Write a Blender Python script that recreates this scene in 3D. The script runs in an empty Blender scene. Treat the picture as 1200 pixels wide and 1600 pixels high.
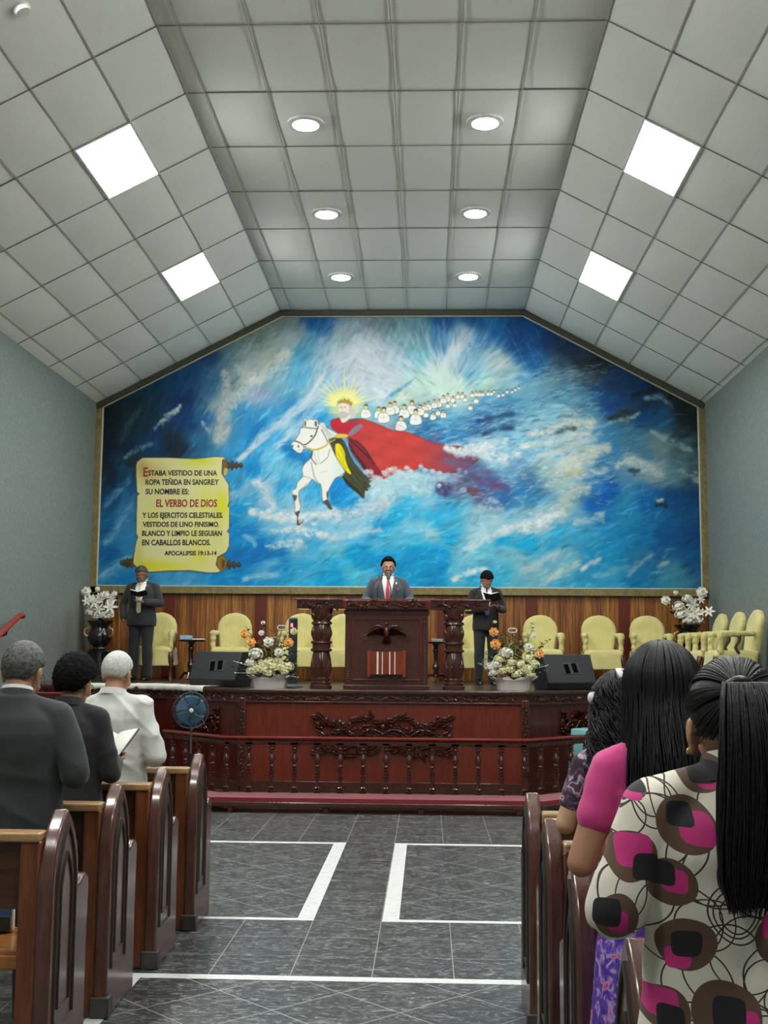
import bpy, bmesh, math, random
import numpy as np
from mathutils import Vector, Matrix, Euler, noise as mnoise

random.seed(7); np.random.seed(7)
S = bpy.context.scene
COL = S.collection
PI = math.pi
R = math.radians

# ------------------------------------------------------------------ camera, world, exposure
FPX, PITCH, YAW, ROLL, HC = 1820.0, 0.1183, 0.0381, 0.008, 1.6
def cam_ray(px, py):
    u, v = px - 600.0, py - 800.0
    c, s = math.cos(ROLL), math.sin(ROLL)
    u, v = c*u + s*v, -s*u + c*v
    X, Yf, Zf = u/FPX, 1.0, -v/FPX
    c, s = math.cos(PITCH), math.sin(PITCH)
    Y, z = c*Yf - s*Zf, s*Yf + c*Zf
    c, s = math.cos(YAW), math.sin(YAW)
    return Vector((c*X - s*Y, s*X + c*Y, z))
f_ = cam_ray(600, 800).normalized()
r_ = (cam_ray(700, 800) - cam_ray(600, 800)).normalized()
u_ = r_.cross(f_)
cd = bpy.data.cameras.new('camera'); cam = bpy.data.objects.new('camera', cd); COL.objects.link(cam)
M = Matrix.Identity(4)
for i in range(3):
    M[i][0], M[i][1], M[i][2] = r_[i], u_[i], -f_[i]
M[2][3] = HC
cam.matrix_world = M
cd.sensor_fit = 'VERTICAL'; cd.sensor_height = 24.0; cd.sensor_width = 18.0
cd.lens = 24.0*FPX/1600.0
cd.clip_start = 0.05; cd.clip_end = 200
S.camera = cam
S.view_settings.view_transform = 'Standard'; S.view_settings.look = 'None'
S.view_settings.exposure = 0.0; S.view_settings.gamma = 1.0
S.view_settings.use_curve_mapping = False
w = bpy.data.worlds.new('world'); S.world = w; w.use_nodes = True
w.node_tree.nodes['Background'].inputs[0].default_value = (0.8, 0.9, 1.0, 1)
w.node_tree.nodes['Background'].inputs[1].default_value = 0.05
PANEL_STRENGTH = 55.0       # fluorescent panels in the sloped ceiling
DOWN_STRENGTH = 84.0        # round downlights in the flat ceiling
S.cycles.max_bounces = 8; S.cycles.diffuse_bounces = 5; S.cycles.glossy_bounces = 3
S.cycles.caustics_reflective = False; S.cycles.caustics_refractive = False
S.cycles.sample_clamp_indirect = 4.0

# ------------------------------------------------------------------ materials
def lin(c):
    c = c/255.0
    return c/12.92 if c <= 0.04045 else ((c+0.055)/1.055)**2.4
def rgb(r, g, b): return (lin(r), lin(g), lin(b), 1.0)

class NT:
    """small helper round a material's node tree"""
    def __init__(s, name):
        s.m = bpy.data.materials.new(name); s.m.use_nodes = True
        s.t = s.m.node_tree; s.b = s.t.nodes['Principled BSDF']
    def n(s, typ, **kw):
        nd = s.t.nodes.new(typ)
        for k, v in kw.items(): setattr(nd, k, v)
        return nd
    def l(s, a, b): s.t.links.new(a, b)
    def coord(s, scale=(1, 1, 1), kind='Object', rot=(0, 0, 0), loc=(0, 0, 0)):
        tc = s.n('ShaderNodeTexCoord'); mp = s.n('ShaderNodeMapping')
        mp.inputs['Scale'].default_value = scale; mp.inputs['Rotation'].default_value = rot; mp.inputs['Location'].default_value = loc
        s.l(tc.outputs[kind], mp.inputs['Vector']); return mp.outputs['Vector']
    def noise(s, vec, scale, detail=4, rough=0.55, dist=0.0):
        nd = s.n('ShaderNodeTexNoise'); nd.inputs['Scale'].default_value = scale
        nd.inputs['Detail'].default_value = detail; nd.inputs['Roughness'].default_value = rough
        nd.inputs['Distortion'].default_value = dist
        s.l(vec, nd.inputs['Vector']); return nd.outputs['Fac']
    def ramp(s, fac, stops):
        nd = s.n('ShaderNodeValToRGB'); e = nd.color_ramp.elements
        while len(e) < len(stops): e.new(0.5)
        for el, (p, c) in zip(e, stops): el.position = p; el.color = c
        s.l(fac, nd.inputs['Fac']); return nd.outputs['Color']
    def math(s, op, a, b=None, c=None):
        nd = s.n('ShaderNodeMath', operation=op)
        for i, v in enumerate((a, b, c)):
            if v is None: continue
            if isinstance(v, (int, float)): nd.inputs[i].default_value = v
            else: s.l(v, nd.inputs[i])
        return nd.outputs[0]
    def mix(s, fac, a, b, typ='MIX'):
        nd = s.n('ShaderNodeMix', data_type='RGBA', blend_type=typ)
        for idx, v in ((0, fac), (6, a), (7, b)):
            if isinstance(v, (int, float)): nd.inputs[idx].default_value = v
            elif isinstance(v, tuple): nd.inputs[idx].default_value = v
            else: s.l(v, nd.inputs[idx])
        return nd.outputs[2]
    def bump(s, h, strength=0.3, dist=0.01):
        nd = s.n('ShaderNodeBump'); nd.inputs['Strength'].default_value = strength; nd.inputs['Distance'].default_value = dist
        s.l(h, nd.inputs['Height']); s.l(nd.outputs[0], s.b.inputs['Normal'])
    def base(s, v):
        if isinstance(v, tuple): s.b.inputs['Base Color'].default_value = v
        else: s.l(v, s.b.inputs['Base Color'])
    def set(s, **kw):
        for k, v in kw.items(): s.b.inputs[k.replace('_', ' ')].default_value = v

def plain(name, c, rough=0.5, var=0.12, scale=14, bump=0.0, bscale=60, metal=0.0, spec=None, sheen=0.0, coat=0.0, stretch=(1, 1, 1)):
    t = NT(name)
    v = t.coord(stretch)
    f = t.noise(v, scale)
    d = tuple(x*(1-var) for x in c[:3])+(1,); h = tuple(min(1, x*(1+var)) for x in c[:3])+(1,)
    t.base(t.ramp(f, [(0.3, d), (0.7, h)]))
    t.set(Roughness=rough, Metallic=metal)
    if spec is not None: t.b.inputs['Specular IOR Level'].default_value = spec
    if sheen: t.b.inputs['Sheen Weight'].default_value = sheen
    if coat: t.b.inputs['Coat Weight'].default_value = coat
    if bump: t.bump(t.noise(v, bscale, 3), bump, 0.004)
    return t.m

def wood(name, dark, light, rough=0.35, scale=(18, 18, 1.2), coat=0.0, bump=0.08, nscale=3.0):
    t = NT(name)
    v = t.coord(scale)
    f = t.noise(v, nscale, 6, 0.62, 1.2)
    f2 = t.noise(v, nscale*6, 3, 0.5)
    fm = t.math('ADD', t.math('MULTIPLY', f, 0.8), t.math('MULTIPLY', f2, 0.2))
    t.base(t.ramp(fm, [(0.3, dark), (0.52, tuple((a+b)/2 for a, b in zip(dark, light))), (0.7, light)]))
    t.set(Roughness=rough); t.b.inputs['Coat Weight'].default_value = coat; t.b.inputs['Coat Roughness'].default_value = 0.12
    t.bump(fm, bump, 0.004)
    return t.m

def emit(name, c, strength):
    t = NT(name); t.base((0.9, 0.9, 0.9, 1))
    t.b.inputs['Emission Color'].default_value = c; t.b.inputs['Emission Strength'].default_value = strength
    return t.m

# ------------------------------------------------------------------ mesh building
class MB:
    def __init__(s): s.v = []; s.f = []
    def add(s, vs, fs, mat=None):
        o = len(s.v)
        if mat is not None: vs = [mat @ Vector(p) for p in vs]
        s.v += [tuple(p) for p in vs]; s.f += [tuple(i+o for i in f) for f in fs]; return s
    def box(s, c, d, mat=None, taper=1.0):
        x, y, z = d[0]/2, d[1]/2, d[2]/2; t = taper
        vs = [(-x, -y, -z), (x, -y, -z), (x, y, -z), (-x, y, -z), (-x*t, -y*t, z), (x*t, -y*t, z), (x*t, y*t, z), (-x*t, y*t, z)]
        m = Matrix.Translation(Vector(c))
        if mat is not None: m = mat @ m
        return s.add(vs, [(3, 2, 1, 0), (4, 5, 6, 7), (0, 1, 5, 4), (1, 2, 6, 5), (2, 3, 7, 6), (3, 0, 4, 7)], m)
    def prism(s, poly, a, b, axis='x', mat=None):
        n = len(poly)
        def P(p, h):
            return {'x': (h, p[0], p[1]), 'y': (p[0], h, p[1]), 'z': (p[0], p[1], h)}[axis]
        vs = [P(p, a) for p in poly] + [P(p, b) for p in poly]
        fs = [tuple(range(n))[::-1], tuple(range(n, 2*n))] + [(i, (i+1) % n, n+(i+1) % n, n+i) for i in range(n)]
        return s.add(vs, fs, mat)
    def loft(s, rings, cap=True, mat=None, closed=True):
        n = len(rings[0]); vs = [p for r in rings for p in r]; fs = []
        for i in range(len(rings)-1):
            for j in range(n if closed else n-1):
                k = (j+1) % n
                fs.append((i*n+j, i*n+k, (i+1)*n+k, (i+1)*n+j))
        if cap:
            fs.append(tuple(range(n))[::-1]); fs.append(tuple((len(rings)-1)*n+j for j in range(n)))
        return s.add(vs, fs, mat)
    def lathe(s, prof, c=(0, 0, 0), seg=16, mat=None):
        rings = [[(r*math.cos(2*PI*j/seg), r*math.sin(2*PI*j/seg), z) for j in range(seg)] for r, z in prof]
        m = Matrix.Translation(Vector(c))
        if mat is not None: m = mat @ m
        return s.loft(rings, True, m)
    def ell(s, c, r, mat=None, seg=16, rg=10):
        prof = []
        vs = [(0, 0, -1)]; fs = []
        for i in range(1, rg):
            a = -PI/2+PI*i/rg
            for j in range(seg):
                b = 2*PI*j/seg; vs.append((math.cos(a)*math.cos(b), math.cos(a)*math.sin(b), math.sin(a)))
        vs.append((0, 0, 1)); L = len(vs)-1
        for j in range(seg):
            k = (j+1) % seg
            fs.append((0, 1+k, 1+j)); fs.append((L, 1+(rg-2)*seg+j, 1+(rg-2)*seg+k))
            for i in range(rg-2):
                fs.append((1+i*seg+j, 1+i*seg+k, 1+(i+1)*seg+k, 1+(i+1)*seg+j))
        m = Matrix.Translation(Vector(c))
        if mat is not None: m = mat @ m
        m = m @ Matrix.Diagonal((r[0], r[1], r[2], 1)) if not isinstance(r, (int, float)) else m @ Matrix.Scale(r, 4)
        return s.add(vs, fs, m)
    def tube(s, pts, rad, seg=8, cap=True, flat=1.0, mat=None):
        pts = [Vector(p) for p in pts]; n = len(pts)
        if isinstance(rad, (int, float)): rad = [rad]*n
        rings = []; up = None
        for i, p in enumerate(pts):
            d = (pts[min(i+1, n-1)]-pts[max(i-1, 0)])
            d = d.normalized() if d.length > 1e-9 else Vector((0, 0, 1))
            if up is None:
                up = Vector((0, 0, 1)) if abs(d.z) < 0.9 else Vector((0, 1, 0))
            x = up.cross(d)
            if x.length < 1e-6: x = Vector((1, 0, 0)).cross(d)
            x.normalize(); y = d.cross(x).normalized(); up = y
            rings.append([p + x*(rad[i]*math.cos(2*PI*j/seg)) + y*(rad[i]*flat*math.sin(2*PI*j/seg)) for j in range(seg)])
        return s.loft(rings, cap, mat)
    def caps(s, a, b, ra, rb, seg=14, n=3):
        """tapered capsule with round ends"""
        a, b = Vector(a), Vector(b); d = (b-a).normalized(); pts = []; rd = []
        for i in range(n): t = (i+0.35)/(n)*PI/2; pts.append(a-d*ra*math.cos(t)); rd.append(ra*math.sin(t))
        pts.append(a); rd.append(ra); pts.append(b); rd.append(rb)
        for i in range(n): t = (n-i-0.65)/(n)*PI/2; pts.append(b+d*rb*math.cos(t)); rd.append(rb*math.sin(t))
        return s.tube(pts, rd, seg)
    def build(s, name, mat, parent=None, smooth=40, bevel=0, seg=2, sub=0, solid=0, label=None):
        me = bpy.data.meshes.new(name); me.from_pydata(s.v, [], s.f); me.update()
        return fin(name, me, mat, parent, smooth, bevel, seg, sub, solid, label)

def fin(name, me, mat, parent=None, smooth=40, bevel=0, seg=2, sub=0, solid=0, label=None):
    o = bpy.data.objects.new(name, me); COL.objects.link(o)
    if mat: me.materials.append(mat)
    if parent: o.parent = parent
    if smooth:
        me.shade_smooth()
        if smooth < 180: me.set_sharp_from_angle(angle=R(smooth))
    if solid:
        m = o.modifiers.new('solid', 'SOLIDIFY'); m.thickness = solid; m.offset = 0
    if bevel:
        m = o.modifiers.new('bevel', 'BEVEL'); m.width = bevel; m.segments = seg; m.limit_method = 'ANGLE'; m.angle_limit = R(35)
    if sub:
        m = o.modifiers.new('sub', 'SUBSURF'); m.levels = sub; m.render_levels = sub
    if label: o['label'] = label
    return o

def organic(mb, name, mat, parent=None, voxel=0.008, it=3, disp=None, label=None, sub=0, cut=None):
    """union of the shapes in mb as one continuous skin (voxel remesh), smoothed; disp(p)->metres along the normal"""
    me = bpy.data.meshes.new('tmp'); me.from_pydata(mb.v, [], mb.f); me.update()
    t = bpy.data.objects.new('tmp', me); COL.objects.link(t)
    m = t.modifiers.new('r', 'REMESH'); m.mode = 'VOXEL'; m.voxel_size = voxel
    if it:
        m = t.modifiers.new('s', 'SMOOTH'); m.factor = 0.5; m.iterations = it
    dg = bpy.context.evaluated_depsgraph_get(); dg.update()
    out = bpy.data.meshes.new_from_object(t.evaluated_get(dg)); out.name = name
    bpy.data.objects.remove(t); bpy.data.meshes.remove(me)
    if disp:
        nv = len(out.vertices); co = np.empty(nv*3, np.float32); no = np.empty(nv*3, np.float32)
        out.vertices.foreach_get('co', co); out.vertices.foreach_get('normal', no)
        co = co.reshape(-1, 3); no = no.reshape(-1, 3)
        dd = np.array([disp(Vector(p)) for p in co.tolist()], np.float32)
        co += no*dd[:, None]
        out.vertices.foreach_set('co', co.ravel()); out.update()
    if cut:
        bm = bmesh.new(); bm.from_mesh(out)
        bmesh.ops.delete(bm, geom=[v for v in bm.verts if cut(v.co)], context='VERTS')
        bm.to_mesh(out); bm.free()
    return fin(name, out, mat, parent, 180, label=label)

def tag(o, label=None, cat=None, group=None, kind=None):
    if label: o['label'] = label
    if cat: o['category'] = cat
    if group: o['group'] = group
    if kind: o['kind'] = kind
    return o
def empty(name, loc, rz=0.0, label=None, cat=None, group=None, scale=None):
    o = bpy.data.objects.new(name, None); COL.objects.link(o); o.empty_display_size = 0.1
    o.location = loc; o.rotation_euler = (0, 0, rz)
    if scale: o.scale = (scale,)*3
    return tag(o, label, cat, group)
def kids(o): return [c for c in bpy.data.objects if c.parent == o]
def copy_tree(o, parent=None):
    c = o.copy(); COL.objects.link(c)
    if parent: c.parent = parent
    for ch in list(o.children): copy_tree(ch, c)
    return c
def rot(ax, a): return Matrix.Rotation(a, 4, ax)
def fnoise(p, sc, seed=0.0): return mnoise.noise(Vector((p.x*sc+seed, p.y*sc-seed, p.z*sc+seed*2)))
# ------------------------------------------------------------------ room shell
D = 17.92; XW0, XW1 = -5.22, 4.26; XL, XR = -2.34, 1.50; ZR, ZC = 6.925, 5.43; YB = -3.6
def struct(o): o['kind'] = 'structure'; return o

# floor: dark marbled tiles with pale inlaid strips
t = NT('floor_tiles')
tc = t.n('ShaderNodeTexCoord'); sep = t.n('ShaderNodeSeparateXYZ'); t.l(tc.outputs['Object'], sep.inputs[0])
v = t.coord((1, 1, 1))
# coarse flecked marbling, stretched along a diagonal
vr = t.coord((3.2, 6.5, 1), rot=(0, 0, R(24)))
n1 = t.noise(vr, 3.4, 6, 0.72, 1.8)
n2 = t.noise(v, 1.3, 3)
base = t.ramp(n1, [(0.36, rgb(22, 23, 23)), (0.47, rgb(54, 55, 54)), (0.54, rgb(78, 79, 78)), (0.63, rgb(146, 148, 146))])
base = t.mix(t.math('MULTIPLY', n2, 0.25), base, rgb(64, 66, 66))
TS = 0.4055
def line(coord, off, step, half):
    a = t.math('SUBTRACT', coord, off); a = t.math('DIVIDE', a, step); a = t.math('FRACT', t.math('ADD', a, 200.5))
    a = t.math('ABSOLUTE', t.math('SUBTRACT', a, 0.5)); return t.math('LESS_THAN', a, half/step)
gx = line(sep.outputs[0], -0.675, TS, 0.0022); gy = line(sep.outputs[1], 7.155, TS, 0.0022)
dsum = t.math('ADD', sep.outputs[0], sep.outputs[1]); ddif = t.math('SUBTRACT', sep.outputs[0], sep.outputs[1])
ga = line(dsum, 0.13, TS*1.414, 0.004); gb = line(ddif, 0.21, TS*1.414, 0.004)
def rng(c, a, b): return t.math('MULTIPLY', t.math('GREATER_THAN', c, a), t.math('LESS_THAN', c, b))
def rect(x0, x1, y0, y1): return t.math('MULTIPLY', rng(sep.outputs[0], x0, x1), rng(sep.outputs[1], y0, y1))
def mx(a, b): return t.math('MAXIMUM', a, b)
inL = rect(-9, -0.675, 7.155, 10.0); inR = rect(-0.265, 9, 7.155, 10.0); inB = rect(-1.48, 0.54, -9, 5.965)
diag = mx(mx(inL, inR), inB)
strL = t.math('SUBTRACT', inL, rect(-9, -0.775, 7.215, 9.915)); strR = t.math('SUBTRACT', inR, rect(-0.165, 9, 7.215, 9.915))
strB = t.math('SUBTRACT', inB, rect(-1.40, 0.46, -9, 5.885))
white = mx(mx(strL, strR), strB)
orth = mx(gx, gy); dg_ = mx(ga, gb)
gl = t.math('ADD', t.math('MULTIPLY', orth, t.math('SUBTRACT', 1.0, diag)), t.math('MULTIPLY', dg_, diag))
c = t.mix(t.math('MULTIPLY', gl, 0.8), base, rgb(176, 178, 174))
c = t.mix(white, c, t.ramp(n1, [(0.3, rgb(205, 207, 204)), (0.7, rgb(232, 233, 230))]))
t.base(c)
t.set(Roughness=0.34); t.b.inputs['Specular IOR Level'].default_value = 0.45
t.bump(n1, 0.03, 0.002)
MB().box(((XW0+XW1)/2, (YB+D)/2, -0.06), (XW1-XW0+0.6, D-YB+0.6, 0.12)).build('floor', t.m)
struct(bpy.data.objects['floor'])

# walls: grey-green roller texture with pale flecks
t = NT('wall_paint'); v = t.coord((1, 1, 1))
n1 = t.noise(v, 22, 5, 0.7); n2 = t.noise(v, 0.9, 3)
c = t.ramp(n1, [(0.36, rgb(109, 119, 114)), (0.55, rgb(125, 134, 129)), (0.66, rgb(138, 147, 141)), (0.74, rgb(178, 185, 179))])
t.base(t.mix(t.math('MULTIPLY', n2, 0.3), c, rgb(115, 124, 118))); t.set(Roughness=0.5); t.bump(n1, 0.12, 0.004)
wallm = t.m
struct(MB().box((XW0-0.1, (YB+D)/2, ZC/2+0.4), (0.2, D-YB+0.4, ZC+0.8)).build('wall_left', wallm))
struct(MB().box((XW1+0.1, (YB+D)/2, ZC/2+0.4), (0.2, D-YB+0.4, ZC+0.8)).build('wall_right', wallm))
backp = plain('plaster', rgb(150, 158, 156), 0.7)
struct(MB().box(((XW0+XW1)/2, D+0.1, 3.6), (XW1-XW0+0.4, 0.2, 7.4)).build('wall_back', backp))
struct(MB().box(((XW0+XW1)/2, YB-0.1, 3.6), (XW1-XW0+0.4, 0.2, 7.4)).build('wall_front', backp))

# ceiling: sagging mineral tiles laid in a grid, in one flat and two sloping planes
t = NT('ceiling_tile'); v = t.coord((1, 1, 1))
n1 = t.noise(v, 90, 4, 0.7); n2 = t.noise(v, 1.6, 3)
c = t.ramp(n1, [(0.35, rgb(230, 231, 225)), (0.65, rgb(242, 243, 237))])
t.base(t.mix(t.math('MULTIPLY', n2, 0.25), c, rgb(228, 228, 221))); t.set(Roughness=0.85); t.bump(n1, 0.25, 0.003)
tilem = t.m
gridm = plain('ceiling_grid', rgb(128, 128, 122), 0.6)
SY = 1.2195
rows = [D - i*SY for i in range(0, 19)]
rows = [y for y in rows if y > YB-0.2]
NR = len(rows)
ang_l = math.atan2(ZR-ZC, XL-XW0); ang_r = math.atan2(ZR-ZC, XW1-XR)
# planes: (origin at ridge, direction across, cuts, inward normal)
def vec(x, z): return Vector((x, 0, z))
lenL = math.hypot(ZR-ZC, XL-XW0); lenR = math.hypot(ZR-ZC, XW1-XR)
planes = [(Vector((XL, 0, ZR)), Vector((1, 0, 0)), [0, 0.17]+[0.17+0.6117*i for i in range(1, 7)], Vector((0, 0, -1))),
          (Vector((XL, 0, ZR)), vec(XW0-XL, ZC-ZR).normalized(), [0.61*i for i in range(6)]+[lenL], None),
          (Vector((XR, 0, ZR)), vec(XW1-XR, ZC-ZR).normalized(), [0.61*i for i in range(6)]+[lenR], None)]
PANELS = [(1, k) for k in (2, 5, 8, 11, 14)]   # (column of the slope, row) holding a light
mbt, mbg, mbl = MB(), MB(), MB()
random.seed(3)
for pi, (o, d, cuts, nrm) in enumerate(planes):
    if nrm is None:
        nrm = Vector((d.z, 0, -d.x)) if d.x > 0 else Vector((-d.z, 0, d.x))
        if nrm.z > 0: nrm = -nrm
    for ci in range(len(cuts)-1):
        a, b = cuts[ci], cuts[ci+1]
        for ri in range(NR-1):
            if pi and (ci, ri) in PANELS: continue
            y1, y0 = rows[ri], rows[ri+1]
            sag = random.uniform(0.012, 0.024)*min(1, (b-a)/0.6); tx, ty = random.uniform(-.004, .004), random.uniform(-.004, .004)
            vs = []; fs = []; NU, NV = 6, 8
            for i in range(NU+1):
                for j in range(NV+1):
                    u, q = i/NU, j/NV
                    h = sag*(1-(2*u-1)**2)**0.8*(1-(2*q-1)**2)**0.8 + tx*(u-.5)+ty*(q-.5) - 0.006
                    p = o + d*(a+(b-a)*u) + nrm*h; vs.append((p.x, y0+(y1-y0)*q, p.z))
            for i in range(NU):
                for j in range(NV):
                    k = i*(NV+1)+j
                    fs.append((k, k+1, k+NV+2, k+NV+1))
            mbt.add(vs, fs)
    # T bars
    for cc in cuts:
        p = o + d*cc + nrm*0.002
        m = Matrix.Translation(Vector((p.x, (rows[0]+rows[-1])/2, p.z))) @ rot('Y', -math.atan2(d.z, d.x))
        mbl.box((0, 0, 0), (0.011, rows[0]-rows[-1], 0.006), m)
    for y in rows:
        p = o + d*((cuts[0]+cuts[-1])/2) + nrm*0.001
        m = Matrix.Translation(Vector((p.x, y, p.z))) @ rot('Y', -math.atan2(d.z, d.x))
        mbg.box((0, 0, 0), (cuts[-1]-cuts[0], 0.012, 0.006), m)
ceil_o = struct(mbt.build('ceiling', tilem, smooth=30))
struct(mbg.build('trim_1', gridm)); struct(mbl.build('trim_3', plain('ceiling_runner', rgb(176, 176, 170), 0.6)))
# roof shell above the tiles keeps the room closed
mb = MB().prism([(XW0-.2, ZC-.05), (XW0-.2, ZC+.15), (XL, ZR+.25), (XR, ZR+.25), (XW1+.2, ZC+.15), (XW1+.2, ZC-.05), (XR, ZR+.06), (XL, ZR+.06)], YB-.2, D+.2, 'y')
struct(mb.build('trim_2', backp))

panel_em = emit('panel_glow', (0.97, 1.0, 0.97, 1), PANEL_STRENGTH)
down_em = emit('downlight_glow', (1.0, 0.99, 0.95, 1), DOWN_STRENGTH)
white_metal = plain('white_metal', rgb(215, 216, 212), 0.4)
ords = ['nearest the mural', 'second from the mural', 'third from the mural', 'fourth from the mural', 'fifth from the mural']
for side, pl in (('left', planes[1]), ('right', planes[2])):
    o, d, cuts, _ = pl
    nrm = Vector((-d.z, 0, d.x)); nrm = nrm if nrm.z < 0 else -nrm
    for k, (ci, ri) in enumerate(PANELS):
        p = o + d*((cuts[ci]+cuts[ci+1])/2); yc = (rows[ri]+rows[ri+1])/2
        e = empty('ceiling_light_panel', (p.x, yc, p.z), 0, 'square white glowing light panel in the %s ceiling slope, %s' % (side, ords[k]), 'ceiling light', 'fluorescent ceiling panels')
        m = rot('Y', -math.atan2(d.z, d.x)); down = -1 if (m @ Vector((0, 0, -1))).dot(nrm) < 0 else 1
        # local -z side faces the room when down==1
        z = -1*down
        MB().box((0, 0, z*0.004), (0.585, 1.195, 0.012), m).build('diffuser', panel_em, e)
        fr = MB()
        for s in (-1, 1):
            fr.box((0, 0, 0), (0.022, 1.22, 0.03), m @ Matrix.Translation((s*0.297, 0, 0)))
            fr.box((0, 0, 0), (0.61, 0.022, 0.03), m @ Matrix.Translation((0, s*0.602, 0)))
        fr.build('frame', white_metal, e)
dl = [(-1.257, 'left'), (0.562, 'right')]
k = 0
for x, side in dl:
    for k, y in enumerate((16.12, 13.7, 11.25, 7.9, 5.4)):
        e = empty('downlight', (x, y, ZR), 0, 'round glowing downlight in the flat ceiling, %s row, %s' % (side, ords[k]), 'downlight', 'round ceiling downlights')
        MB().lathe([(0.163, -0.020), (0.160, -0.028), (0.12, -0.040), (0.06, -0.046), (0.0001, -0.048)], seg=32).build('lens', down_em, e)
        MB().lathe([(0.164, 0.0), (0.186, -0.008), (0.186, -0.030), (0.164, -0.036)], seg=32).build('trim_ring', white_metal, e)
# smoke detector on the left slope
p = planes[1][0] + planes[1][1]*0.62
hit = None
r = cam_ray(33, 12)
oo, dd = planes[1][0], planes[1][1]; nn = Vector((-dd.z, 0, dd.x)); nn = nn if nn.z < 0 else -nn
tt = (oo - Vector((0, 0, HC))).dot(nn)/r.dot(nn); hit = Vector((0, 0, HC)) + r*tt
sd = MB().lathe([(0.0001, 0.01), (0.07, 0.01), (0.07, -0.02), (0.055, -0.045), (0.0001, -0.05)], seg=24, mat=(-nn).to_track_quat('Z', 'Y').to_matrix().to_4x4())
q = sd.build('smoke_detector', white_metal); q.location = hit
tag(q, 'round white smoke detector on the left ceiling slope at the top corner', 'smoke detector')

# wall behind the stage: plank wainscot below the mural
STZ = 1.15
t = NT('plank_wall'); tc = t.n('ShaderNodeTexCoord'); sep = t.n('ShaderNodeSeparateXYZ'); t.l(tc.outputs['Object'], sep.inputs[0])
pk = t.math('FLOOR', t.math('MULTIPLY', sep.outputs[0], 7.6))
wn = t.n('ShaderNodeTexWhiteNoise', noise_dimensions='1D'); t.l(pk, wn.inputs['W'])
v = t.coord((26, 26, 0.9)); g = t.noise(v, 1.4, 5, 0.6, 0.8)
c1 = t.ramp(g, [(0.3, rgb(84, 46, 18)), (0.5, rgb(150, 96, 42)), (0.68, rgb(194, 136, 64))])
c2 = t.ramp(g, [(0.3, rgb(72, 37, 18)), (0.5, rgb(120, 68, 32)), (0.7, rgb(160, 100, 48))])
c = t.mix(wn.outputs[0], c1, c2)
fr = t.math('FRACT', t.math('MULTIPLY', sep.outputs[0], 7.6)); ed = t.math('LESS_THAN', fr, 0.05)
t.base(t.mix(t.math('MULTIPLY', ed, 0.75), c, rgb(40, 20, 10))); t.set(Roughness=0.38)
struct(MB().box(((XW0+XW1)/2, D-0.015, 1.83), (XW1-XW0, 0.03, 1.38)).build('trim_20', t.m))
redboard = wood('red_board', rgb(74, 26, 16), rgb(112, 44, 26), 0.35)
for i, x in enumerate((-3.98, -2.56, -1.16, 0.23, 1.58, 2.98)):
    struct(MB().box((x, D-0.04, 1.82), (0.17, 0.03, 1.30)).build('trim_%d' % (4+i), redboard, bevel=0.004))
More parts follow.
